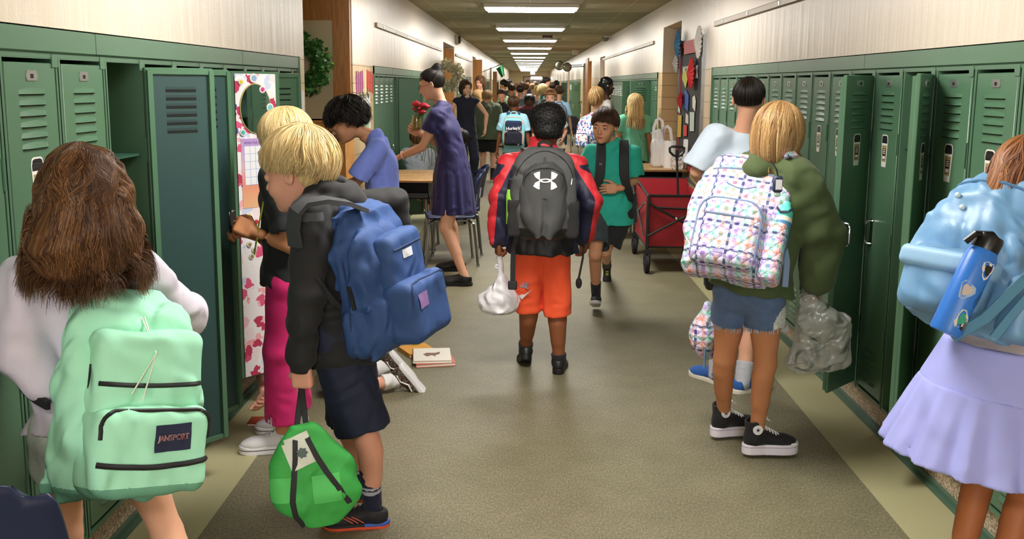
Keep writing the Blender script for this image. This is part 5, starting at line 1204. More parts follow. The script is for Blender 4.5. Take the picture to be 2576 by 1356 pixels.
    S = pack_shape(W_, H_, D_*.72, wz=wz, p=3.2); S.d(fold(.006, 30, 5, (0, 0, 1))); k.solid(S, 'main_compartment', [M, Mb], mi=lambda c: (c[:, 2] < .075-1.6*(c[:, 0]**2)*0+.0).astype(int), h=.005)
    U = Shape(); zz = [0, .1, .3, .6, .85, 1]
    U.u(fn(lambda X, Y, Z: np.maximum(((np.abs(X)/(np.interp(np.clip((Z-.05)/.365, 0, 1), [0, .08, .3, .65, .88, 1], [.45, .80, 1, .95, .78, .35])*.125))**3+(np.abs(Y-.10)/(.085+.0*Z))**3)**(1/3)*.08-.08, np.abs(Z-.2325)-.1825), (-.14, 0, .04), (.14, .20, .43)))
    U.d(lambda X, Y, Z: .006*np.exp(-(X/.012)**2)*(Z < .24)*(Y > .1)+.0); U.d(lambda X, Y, Z: -.016*np.exp(-((X+.035+.12*(Z-.1))/.03)**2)*np.clip((.28-Z)/.2, 0, 1)*(Y > .08)-.012*np.exp(-((X-.03)/.03)**2)*np.clip((.26-Z)/.2, 0, 1)*(Y > .08)); U.d(fold(.006, 34, 11)); U.d(bumpn(.004, 26, 8))
    k.solid(U, 'front_pocket', M, h=.0045)
    arc = [(.105*math.cos(a), .315+.085*math.sin(a)) for a in np.linspace(math.pi+.2, -.2, 26)]; k.zip(U, arc, Mb, .0032, .0)
    arc = [(.150*math.cos(a)*1.0, .30+.165*math.sin(a)) for a in np.linspace(math.pi+.1, -.1, 30)]; B = MB(); B.tube(surf_tube(S, [q for q in arc if abs(q[0]) < .148], 0, off=.0), .0035, n=6); k.put(B, 'zipper', Mb)
    polys, bar = ualogo(1); hw = .064; B = MB(); fr = (V3(.0, 0, .338), V3(1, 0, 0), V3(0, 0, 1), V3(0, 1, 0))
    for q in polys: B.prism([(-x*hw, z*hw) for x, z in q], 0, .0012, 0, fr)
    ring = [(.50*hw*math.cos(a), .17*hw*math.sin(a)) for a in np.linspace(0, 6.283, 33)[:-1]]; inn = [(.26*hw*math.cos(a), .065*hw*math.sin(a)) for a in np.linspace(0, 6.283, 33)[:-1]]
    n = 32; V = [(x, 0.0012, .338+z) for x, z in ring]+[(x, 0.0012, .338+z) for x, z in inn]; B.add(V, [(i, (i+1) % n, n+(i+1) % n, n+i) for i in range(n)], 0)
    k.decal(U, B, 'logo', plastic('logo_white', 'f0eef4', .5), off=.0035)
    k.handle(M_strap, w=.034, rise=.040, y=.022, z=.468)
    for x, z in ((.118, .30), (-.140, .335)):
        q = drape(S, [(x, .006, z), (x+.004, .006, z-.03)]); B = MB(); B.band([q[0], q[1]], V3(0, 1, 0), .006, .003); k.put(B, 'zipper_pull', M_silver)
    B = MB(); B.band([V3(.0, .10, .44), V3(.002, .125, .41)], V3(0, 1, .3), .012, .006); k.put(B, 'zipper_pull', M_zip)
    for sg in (-1, 1):
        Q = Shape(); Q.u(rbox((sg*.150, .075, .125), (.035, .06, .105), .025)); Q.s(rbox((sg*.152, .075, .22), (.026, .05, .07), .02)); Q.d(fold(.005, 45, 3+sg)); k.solid(Q, 'side_pocket', mat('mesh_pocket', '2c2c2e', .8, bump=.6, bs=700, kind='weave'), h=.005)
    straps(k, p, M_strap, w=.062, e=.05, xo=.07, front=False)
    B = MB(); B.band([ap(T, (.13, .06, .03)), ap(T, (.15, .05, -.06)), ap(T, (.15, .05, -.16)), ap(T, (.148, .05, -.245))], V3(0, -1, 0), .026, .003); B.box(ap(T, (.172, .04, -.285)), ap(T, (.125, .065, -.235)), bev=.006); B.build('hanging_strap', M_strap, k.root)
    B = MB(); B.tube([ap(T, (-.15, .04, .06)), P(1468, 620, D+.05), P(1466, 650, D+.05), P(1456, 700, D+.05)], .006, n=6); B.ball(P(1456, 712, D+.05), (.018, .01, .032)); B.build('hanging_strap', M_strap, k.root)
    # bottle in the side pocket
    bt = ap(T, (.163, .075, .08)); r = thing('water_bottle', bt, 'lime green bottle with black cap in the grey backpack side pocket', 'bottle'); B = MB(); B.lathe([(.0, 0), (.028, .002), (.029, .15), (.024, .175), (.020, .185)], 0, 20, c=bt); B.build('bottle_body', plastic('lime', '9be04a', .4), r); B = MB(); B.lathe([(.021, .183), (.021, .215), (.015, .220), (.014, .235), (0, .236)], 0, 16, c=bt); B.build('bottle_cap', M_zip, r)
    # white plastic bag of lunch
    top = j['wrL']+V3(.012, -.005, -.085); r = thing('plastic_bag', P(1255, 800, D-.02), 'knotted white plastic bag carried by the boy in orange shorts', 'bag'); c = P(1255, 745, D-.02)
    Wb = wrinkle(mat('thin_white_plastic', 'e9e7ec', .3, alpha=.92, bump=.2, bs=40), 12, .02, .8)
    S = Shape(); S.u(ell(c+V3(0, 0, -.02), (.112, .075, .078))); S.u(rbox(c+V3(0, 0, -.045), (.092, .062, .045), .03), .03); S.u(cone(c+V3(.015, 0, .05), P(1262, 672, D-.02), .05, .014), .04); S.u(cone(P(1262, 672, D-.02), top, .013, .018), .006); S.d(fold(.009, 40, 8, (0, 0, 1))); S.d(bumpn(.006, 45, 3))
    sob('bag_body', S, .0045, Wb, r); B = MB(); B.tube([P(1254, 672, D-.04)+V3(.018*math.cos(a), .012, .010*math.sin(a)) for a in np.linspace(0, 6.28, 10)[:-1]], .006, n=6, closed=True); B.build('knot', Wb, r)
boy_orange()
# --- boy in teal walking toward the camera
def boy_teal():
    D = 6.62; b = P(1535, 600, D)
    p = Person('person', 'brown haired boy in a teal T-shirt walking forward with a hand on his waist', 'person', (b[0], D), 1.42, 176, 'skin_olive', hd=P(1521, 318, D-.02), head=(-20, 6, -3), lean=-.02,
        feet={'R': PF(1500, 783)+V3(0, .05, .10), 'L': PF(1530, 700)+V3(-.02, -.1, .13)}, knee={'R': P(1497, 640, D-.18), 'L': P(1521, 632, D-.05)}, hands={'L': P(1554, 474, D-.13), 'R': P(1470, 500, D)}, elbow={'L': P(1597, 455, D+.02), 'R': P(1466, 430, D+.05)}, hs=1.04)
    p.skinbody(brow='3a2416', fh=.0026, handh=.0028, curl={'L': (.3, .35, .2), 'R': (.5, .5, .4)}, handrot={'L': (V3(0, -1, .15), V3(-1, -.1, -.05))}, eye='3b2a1c')
    p.top('t_shirt', cloth('teal_shirt', '28ac96', var=.05), e=.020, sl=(.82, .82), hem=.115, fa=.006, ff=34, seed=61, flare=.014, h=.006, sle=.022)
    p.bottoms('shorts', [cloth('shorts_black', '1e2022'), cloth('shorts_camo', '3a4448', var=.5)], t=.80, e=.026, flare=.018, mi=lambda c: (c[:, 0] < b[0]-.03).astype(int))
    stl = dict(upper=[plastic('trainer_black', '1d1e20', .6), plastic('trainer_lime', 'b8c43a', .5)], umi=lambda c: ((np.abs(c[:, 0]) < .012) & (c[:, 1] > .05) & (c[:, 1] < .09) & (c[:, 2] > .05)).astype(int), sole=plastic('trainer_white', 'cfccd2', .5), lace=M_zip)
    p.shoe('R', stl, toe=V3(-.1, -1, .35), up=V3(0, .3, 1), h=.0035); p.shoe('L', stl, toe=V3(0, -.6, -1), up=V3(0, -1, .6), h=.0035)
    for a in 'LR': p.sock(a, .35, cloth('sock_black', '222226'))
    def LL(z): return 1.72+.05*math.sin(z*.4) if 40 < z < 140 else (1.85 if abs(z+90) > 50 else 2.05)
    p.hair(H_kid, n=4600, r=.0010, L=LL, off=.011, seed=12, wave=(.6, 20), part=.25, clump=9, jit=.01)
    # backpack behind him, only the straps show
    T = frame(p.J['pv']+p.tf*-.10+V3(0, 0, .06), y=-p.tf, z=V3(0, 0, 1)); k = Pack('backpack', 'black backpack worn by the boy in the teal T-shirt, straps over both shoulders', T, .30, .42, .15); S = pack_shape(.30, .42, .15); k.solid(S, 'main_compartment', M_strap, h=.008)
    j = p.J
    for a, sg in (('L', -1), ('R', 1)):
        x = p.rx*sg; t = j['nk']+(j['sh'+a]-j['nk'])*.56; f = p.tf
        pts = [t-f*.10-V3(0, 0, .02), t-f*.04+V3(0, 0, .060), t+f*.03+V3(0, 0, .062), t+f*.105-V3(0, 0, .005), t+f*.135-V3(0, 0, .07), t+f*.138+x*.003-V3(0, 0, .16), t+f*.130+x*.020-V3(0, 0, .23), t+f*.08+x*.055-V3(0, 0, .33), t+x*.075-V3(0, 0, .36)]
        B = MB(); B.band(pts, [V3(0, 0, 1), V3(0, 0, 1), V3(0, 0, 1)+f*.4, f+V3(0, 0, .6), f, f, f+x*.2, f+x*.6, x], [.062, .062, .064, .066, .066, .066, .060, .045, .03], .012); B.build('shoulder_strap', M_strap, k.root)
    B = MB(); B.text('H', .022, (j['nk']+(j['shR']-j['nk'])*.56+p.tf*.146-V3(0, 0, .095), V3(1, 0, 0), V3(0, 0, 1), V3(0, -1, 0)), 0, .001, bold=True); B.build('strap_logo', plastic('logo_dim', '9a9a9a', .5), k.root)
    B = MB(); B.band([j['pv']-p.rx*.16+p.tf*.02+V3(0, 0, .1), j['pv']-p.rx*.165+p.tf*.02-V3(0, 0, .02), j['pv']-p.rx*.17+p.tf*.02-V3(0, 0, .10)], p.tf, .03, .004); B.build('hanging_strap', M_strap, k.root)
boy_teal()
# --- boy in pale blue T-shirt at the right lockers
def boy_pale():
    D = 4.88; b = PF(1828, 985)
    p = Person('person', 'boy with short dark hair in pale blue T-shirt and blue shoes facing the lockers', 'person', (b[0]+.02, D+.02), 1.60, -24, 'skin_fair', hd=P(1884, 252, D), head=(6, 2, 0), lean=.02, sw=1.12, bulk=1.1,
        feet={'L': PF(1800, 962)+V3(0, 0, .08), 'R': PF(1868, 985)+V3(0, 0, .08)}, hands={'L': P(1775, 470, D+.30), 'R': (.14, .30, .95)}, elbow={'L': P(1748, 440, D-.02), 'R': (1, -.5, -.3)}, hs=.98)
    p.J['shL'] = P(1800, 345, D); p.J['elL'] = P(1752, 432, D); p.J['pv'] = P(1850, 640, D)+V3(.02, 0, 0)
    p.skinbody(fh=.0036, legs='LR'); p.top('t_shirt', cloth('pale_blue', 'cfdff0', var=.03), e=.026, sl=(.90, .90), hem=.12, fa=.007, ff=26, seed=71, flare=.012)
    p.bottoms('shorts', cloth('shorts_grey', '3a3d48'), t=.7, e=.02)
    st = dict(upper=cloth('shoe_blue', '2d5fae'), sole=plastic('sole_cream', 'e6e0cf', .5), plat=.006)
    p.shoe('L', st, toe=V3(-.55, .8, 0)); p.shoe('R', st, toe=V3(.9, .5, 0))
    for a in 'LR': p.sock(a, .22, cloth('sock_pale', 'b9bcc4'))
    p.hair(H_dark, n=4200, r=.0011, L=lambda z: 1.6 if 40 < z < 140 else (1.55 if abs(z+90) > 62 else 1.95), off=.006, seed=13, wave=(.08, 20), clump=9)
boy_pale()
# --- girl in olive hoodie with the quilted plaid pack
def plaid(name, sc=1.0, quilt=True):
    m = bpy.data.materials.new(name); m.use_nodes = True; nt, b = nodes_of(m); L = nt.links.new; tc = nt.nodes.new('ShaderNodeTexCoord'); sp = nt.nodes.new('ShaderNodeSeparateXYZ'); L(tc.outputs['UV'], sp.inputs[0])
    def wavev(out, fr, ph=0.0):
        a = nt.nodes.new('ShaderNodeMath'); a.operation = 'MULTIPLY_ADD'; a.inputs[1].default_value = fr; a.inputs[2].default_value = ph; L(out, a.inputs[0]); s_ = nt.nodes.new('ShaderNodeMath'); s_.operation = 'FRACT'; L(a.outputs[0], s_.inputs[0]); return s_.outputs[0]
    def ramp(inp, cols, mode='CONSTANT'):
        r = nt.nodes.new('ShaderNodeValToRGB'); r.color_ramp.interpolation = mode; e = r.color_ramp.elements; e[0].color = (*hx(cols[0][1]), 1); e[0].position = cols[0][0]; e[1].color = (*hx(cols[-1][1]), 1); e[1].position = cols[-1][0]
        for q, c in cols[1:-1]: k = e.new(q); k.color = (*hx(c), 1)
        L(inp, r.inputs[0]); return r.outputs[0]
    A = [(0, 'e9e4f0'), (.18, 'f0b9a8'), (.30, 'e4def0'), (.42, '9fe0cc'), (.54, 'e9e4f0'), (.66, 'c4b0e2'), (.80, 'e4def0'), (.90, '5a6390')]
    c1 = ramp(wavev(sp.outputs[0], 9*sc), A); c2 = ramp(wavev(sp.outputs[1], 9*sc, .3), A)
    mx = nt.nodes.new('ShaderNodeMix'); mx.data_type = 'RGBA'; mx.blend_type = 'MULTIPLY'; mx.inputs[0].default_value = 1.0; L(c1, mx.inputs[6]); L(c2, mx.inputs[7])
    ck = nt.nodes.new('ShaderNodeTexChecker'); ck.inputs['Scale'].default_value = 56*sc; L(tc.outputs['UV'], ck.inputs['Vector'])
    m2 = nt.nodes.new('ShaderNodeMix'); m2.data_type = 'RGBA'; L(mx.outputs[2], m2.inputs[6]); m2.inputs[7].default_value = (*hx('f2ecf8'), 1); mu = nt.nodes.new('ShaderNodeMath'); mu.operation = 'MULTIPLY'; mu.inputs[1].default_value = .35; L(ck.outputs['Fac'], mu.inputs[0]); L(mu.outputs[0], m2.inputs[0])
    L(m2.outputs[2], b.inputs['Base Color']); b.inputs['Roughness'].default_value = .85
    d = nt.nodes.new('ShaderNodeMath'); d.operation = 'ADD'; L(sp.outputs[0], d.inputs[0]); L(sp.outputs[1], d.inputs[1]); d2 = nt.nodes.new('ShaderNodeMath'); d2.operation = 'SUBTRACT'; L(sp.outputs[0], d2.inputs[0]); L(sp.outputs[1], d2.inputs[1])
    def ab(o):
        f = wavev(o, 20*sc); s_ = nt.nodes.new('ShaderNodeMath'); s_.operation = 'SUBTRACT'; s_.inputs[1].default_value = .5; L(f, s_.inputs[0]); a = nt.nodes.new('ShaderNodeMath'); a.operation = 'ABSOLUTE'; L(s_.outputs[0], a.inputs[0]); q = nt.nodes.new('ShaderNodeMath'); q.operation = 'SUBTRACT'; q.inputs[0].default_value = .5; L(a.outputs[0], q.inputs[1]); p_ = nt.nodes.new('ShaderNodeMath'); p_.operation = 'POWER'; p_.inputs[1].default_value = .5; L(q.outputs[0], p_.inputs[0]); return p_.outputs[0]
    mi_ = nt.nodes.new('ShaderNodeMath'); mi_.operation = 'MINIMUM'; L(ab(d.outputs[0]), mi_.inputs[0]); L(ab(d2.outputs[0]), mi_.inputs[1]); bp = nt.nodes.new('ShaderNodeBump'); bp.inputs['Distance'].default_value = .012; bp.inputs['Strength'].default_value = .7; L(mi_.outputs[0], bp.inputs['Height']); L(bp.outputs[0], b.inputs['Normal'])
    MATS[name] = m; return m
def uvlocal(o, T):
    """uv from the thing's own frame: box projection"""
    me = o.data; n = len(me.vertices); co = np.zeros(n*3); me.vertices.foreach_get('co', co); off = rootof(o); V = co.reshape(-1, 3)+off; Ti = np.linalg.inv(T); V = V@Ti[:3, :3].T+Ti[:3, 3]
    uv = me.uv_layers.new(name='uv'); li = np.zeros(len(me.loops), int); me.loops.foreach_get('vertex_index', li)
    pn = np.zeros(len(me.polygons)*3); me.polygons.foreach_get('normal', pn); pn = pn.reshape(-1, 3)@Ti[:3, :3].T; ls = np.zeros(len(me.polygons), int); lt_ = np.zeros(len(me.polygons), int); me.polygons.foreach_get('loop_start', ls); me.polygons.foreach_get('loop_total', lt_)
    pi_ = np.repeat(np.arange(len(ls)), lt_); N = np.abs(pn[pi_]); W_ = V[li]; side = N[:, 0] > np.maximum(N[:, 1], N[:, 2])*1.2; u = np.where(side, W_[:, 1], W_[:, 0]); v = np.where(N[:, 2] > np.maximum(N[:, 1], N[:, 0])*1.4, W_[:, 1], W_[:, 2]); uv.data.foreach_set('uv', np.stack([u, v], 1).ravel())
def girl_olive():
    D = 3.95; b = P(1885, 800, D)
    p = Person('person', 'girl in an olive hoodie, denim shorts and platform high-tops bending toward an open locker', 'person', (b[0], D), 1.55, -38, 'skin_tan', hd=P(1957, 342, D+.02), head=(-8, 24, 6), lean=.16, hs=1.0,
        feet={'L': PF(1822, 1100)+V3(-.01, -.01, .115), 'R': PF(1905, 1145)+V3(-.01, -.01, .115)}, knee={'L': P(1822, 905, D+.08), 'R': P(1925, 915, D-.03)}, hands={'L': (-.12, .42, .9), 'R': P(2050, 712, D-.03)}, elbow={'L': (-1, 0, 0), 'R': P(2068, 590, D-.05)})
    p.J['shR'] = P(2005, 450, D-.06); p.J['shL'] = P(1880, 440, D+.15); p.J['nk'] = P(1945, 410, D+.04); p.J['ch'] = P(1935, 520, D+.02); p.J['wa'] = P(1905, 640, D); p.J['pv'] = P(1888, 715, D); p.J['hpL'] = P(1845, 740, D+.05); p.J['hpR'] = P(1925, 745, D-.04)
    p.up = nrm(p.J['nk']-p.J['pv']); p.rx = nrm(p.J['shR']-p.J['shL']); p.tf = nrm(np.cross(p.up, p.rx)); p.hx = nrm(p.J['hpR']-p.J['hpL'])
    p.skinbody(curl={'R': (1.1, 1.1, .9)}, handrot={'R': (V3(.3, -1, 0), V3(-.05, .1, -1))}, fh=.004, handh=.0032)
    ol = cloth('olive_fleece', '45532f', var=.06)
    p.top('hoodie', ol, e=.036, sl=(2.0, 2.0), hem=.02, cuff=True, hood=True, fa=.012, ff=30, seed=81, flare=.02, k=.045, sle=.046, cavity=False)
    den = mat('denim_blue', '52698c', .85, bump=.5, bs=500, var=.28, vs=34, sheen=.1); fr_ = speck('denim_frayed', ['c9cdd0', 'b8b7ae', 'dcdcd8', '9aa3ae'], 260, .9)
    kr = p.J['hpR']+(p.J['knR']-p.J['hpR'])*.40
    p.bottoms('denim_shorts', [den, fr_], t=.44, e=.014, flare=.016, seed=8, fa=.004, h=.006, mi=lambda c: ((np.linalg.norm((c-(kr+V3(.085, -.04, .0)))*V3(1, 1, 1), axis=1) < .085) | False).astype(int))
    B = MB(); rg = random.Random(5)
    for a in 'LR':
        hp, kn = p.J['hp'+a], p.J['kn'+a]; u = nrm(kn-hp); c = hp+(kn-hp)*.44; x = nrm(np.cross(u, p.hf)); y = np.cross(u, x)
        for i in range(90):
            an = rg.uniform(0, 6.28); r = .064+.014+.005; q = c+(x*math.cos(an)+y*math.sin(an))*r*p.k; B.tube([q-u*.008, q+u*rg.uniform(.004, .014)+x*rg.uniform(-.004, .004)], .0012, n=4)
    B.build('frayed_hem', plastic('thread_pale', 'a9b4c4', .9), p.root)
    blk = cloth('canvas_black', '19191c', bump=.2); ch = dict(upper=blk, sole=[plastic('platform_white', 'dcd6e2', .45), plastic('platform_line', 'a497b4', .5)], smi=lambda c: ((c[:, 2] > .034) & (c[:, 2] < .037)).astype(int), high=.135, plat=.020, lace=M_lace, nl=6)
    for a, toe in (('L', V3(1, .30, 0)), ('R', V3(1, .12, 0))):
        o, T2 = p.shoe(a, ch, toe=toe, h=.0032, length=.25)
        B = MB(); c = V3(.0, -.012, .098)
        for sg in (-1, 1):
            B = MB(); w0 = V3(sg*.0400, -.010, .096); fr = (w0, V3(0, 1, 0)*sg, V3(0, .0, 1), V3(sg, 0, 0)); B.prism([(.021*math.cos(t), .021*math.sin(t)) for t in np.linspace(0, 6.283, 25)[:-1]], -.004, .0015, 0, fr)
            B.prism([(.010*(1 if i % 2 == 0 else .4)*math.sin(i*math.pi/5), .010*(1 if i % 2 == 0 else .4)*math.cos(i*math.pi/5)) for i in range(10)], .0015, .003, 1, fr)
            B.V = [v@T2[:3, :3].T+T2[:3, 3] for v in B.V]; B.build('star_patch', [M_white, plastic('star_navy', '1c2440', .5)], o)
        U = MB(); U.tube([V3(.022*math.cos(t)*1.5, .150+.030*math.sin(t)*.9, .022) for t in np.linspace(-.3, 3.44, 14)], .008, n=6); U.V = [v@T2[:3, :3].T+T2[:3, 3] for v in U.V]; U.build('toe_cap', M_white, o)
    p.hair(H_dirty, n=4800, r=.0011, L=lambda z: 1.5 if 50 < z < 130 else 1.8, fall=lambda z: .24, off=.014, wave=(.35, 34), seed=14, out=.0, inward=.15, clump=8, strand_seg=22, base=lambda S: (S.u(ell((0, .0, -.03), (.080, .095, .10)), .04),), capcut=lambda c: c[:, 2] > 9)
    M = plaid('plaid_quilt'); zz = nrm(P(1865, 390, D-.05)-P(1800, 690, D-.26)); nn = nrm(V3(-.42, -1, -.12)); T = frame(P(1828, 712, D-.12), y=nn, z=zz)
    W_, H_, D_ = .37, .56, .21; k = Pack('backpack', 'quilted pastel plaid backpack worn by the girl in olive hoodie', T, W_, H_, D_)
    S = pack_shape(W_, H_, D_*.8, p=3.6); S.d(fold(.006, 24, 5)); S.d(bumpn(.006, 18, 9)); o = k.solid(S, 'main_compartment', M, h=.0055); uvlocal(o, T)
    F_ = Shape(); F_.u(rbox((.01, D_*.78, .155), (.135, .055, .145), .05)); F_.d(fold(.005, 30, 6)); o = k.solid(F_, 'front_pocket', M, h=.0055); uvlocal(o, T)
    trim = mat('trim_slate', '6a7f9c', .6); Bp = k.zip(F_, arch(-.115, .135, .05, .29, .075), trim, .0055); k.zip(F_, [(x, .215) for x in np.linspace(-.085, .105, 10)], trim, .005); k.zip(S, [(x, .455-.9*x*x) for x in np.linspace(-.13, .13, 16)], trim, .005)
    k.zip(S, [(x, .375-.015*math.cos(x*30)) for x in np.linspace(-.06, .06, 12)], trim, .003)
    B = MB(); V, F = gridpatch(F_, .005, .045, .055, .070, off=.003); B.add(V, F, 0); k.put(B, 'metal_label', plastic('label_lilac', '8d86b0', .5))
    Q = Shape(); Q.u(rbox((-.172, .115, .115), (.042, .065, .125), .03)); Q.s(rbox((-.176, .115, .24), (.030, .05, .06), .02)); o = k.solid(Q, 'side_pocket', M, h=.005); uvlocal(o, T)
    k.handle(M, w=.06, rise=.05, bw=.035, th=.014, y=.0, z=.505); o = [c for c in k.root.children if c.name.startswith('handle')][0]; uvlocal(o, T)
    j = p.J; B = MB(); B.band([ap(T, (-.09, .01, .49)), ap(T, (-.11, -.03, .515)), P(1990, 385, D-.10), P(2012, 405, D-.02), P(2020, 450, D+.05)], [V3(0, 0, 1), V3(0, 0, 1), V3(0, -.2, 1), V3(.3, 0, 1), V3(1, 0, .5)], .055, .014); o = B.build('shoulder_strap', M, k.root); uvlocal(o, T)
    B = MB(); B.band([ap(T, (-.185, .02, .05)), P(1960, 615, D-.15), P(1972, 600, D-.12), P(1980, 660, D-.16), P(1975, 722, D-.17)], V3(0, -1, .1), .026, .004); B.build('lower_strap', plastic('strap_blue', '7d93b4', .7), k.root)
    # hand sanitiser tag and bottle
    r = thing('bag_tag', P(1956, 487, D-.28), 'small navy sanitiser holder clipped to the plaid backpack', 'bag tag'); B = MB(); c = P(1956, 463, D-.29); B.box(c-V3(.018, .012, .032), c+V3(.018, .012, .032), bev=.006); B.build('holder', plastic('tag_navy', '25304a', .5), r); B = MB(); B.box(c+V3(-.010, -.0135, -.020), c+V3(.014, -.0122, .018)); B.build('label', plastic('tag_white', 'd8d8dc', .6), r); B = MB(); B.box(c-V3(.012, .009, .048), c-V3(-.012, -.009, .031), bev=.004); B.build('bottle_cap', plastic('tag_clear', 'b9d4c8', .3), r); B = MB(); B.tube([c+V3(0, 0, .03), c+V3(-.006, 0, .055), P(1940, 405, D-.24)], .003, n=5); B.build('loop', M_zip, r)
    bt = ap(T, (-.184, .120, .10)); ax = T[:3, 2]; R = T[:3, :3]; r = thing('water_bottle', bt, 'aqua and steel blue flip-top bottle in the plaid backpack side pocket', 'bottle')
    B = MB(); B.lathe([(0, 0), (.034, .002), (.035, .15), (.0352, .152)], 0, 24, c=bt, R=R); B.build('bottle_body', plastic('steel_blue', '4b86ac', .4), r)
    B = MB(); B.lathe([(.0355, .150), (.0355, .168)], 0, 24, c=bt, R=R); B.build('band', plastic('band_cream', 'd8d4c6', .4), r)
    B = MB(); B.lathe([(.0352, .168), (.034, .192), (.026, .212), (.020, .222), (.020, .236), (0, .238)], 0, 24, c=bt, R=R); B.build('bottle_cap', plastic('aqua', '5fcfc0', .35), r)
    B = MB(); B.tube([ap(T, (-.212, .14, .305)), ap(T, (-.204, .158, .285)), ap(T, (-.172, .16, .280)), ap(T, (-.154, .14, .305))], .005, n=6); B.build('carry_loop', plastic('loop_navy', '23304a', .4), r)
    # plaid lunch bag in the other hand, seen behind the leg
    r = thing('lunch_bag', P(1775, 925, D+.35), 'small quilted plaid lunch bag hanging beside the left leg of the girl in olive', 'bag'); c = P(1778, 835, D+.32); S = Shape(); S.u(ell(c+V3(0, 0, -.03), (.075, .05, .10))); S.u(cone(c, c+V3(.0, 0, .13), .06, .02), .05); S.d(fold(.006, 34, 3)); o = sob('bag_body', S, .006, M, r); uvlocal(o, np.eye(4)); B = MB(); B.tube([c+V3(-.01, -.052, .06), c+V3(-.012, -.054, -.02), c+V3(-.014, -.045, -.10), c+V3(-.012, -.04, -.16)], .006, n=6); B.build('zipper', trim, r)
    # grey translucent bag
    r = thing('plastic_bag', P(2070, 945, D-.05), 'crumpled grey translucent plastic bag hanging from the hand of the girl in olive', 'bag'); gb = wrinkle(mat('thin_grey_plastic', 'b4b7b4', .15, alpha=.62, bump=.5, bs=30, spec=.8), 14, .03, 1.0)
    S = Shape(); c = P(2070, 850, D-.05); S.u(rbox(c+V3(.0, 0, -.01), (.115, .05, .125), .045)); S.u(ell(c+V3(-.085, 0, -.10), (.07, .04, .06)), .03); S.u(cone(c+V3(-.02, 0, .08), j['wrR']+V3(-.03, -.02, -.07), .07, .035), .05); S.d(fold(.016, 26, 3)); S.d(fold(.007, 80, 5)); sob('bag_body', S, .005, gb, r, it=1)
girl_olive()
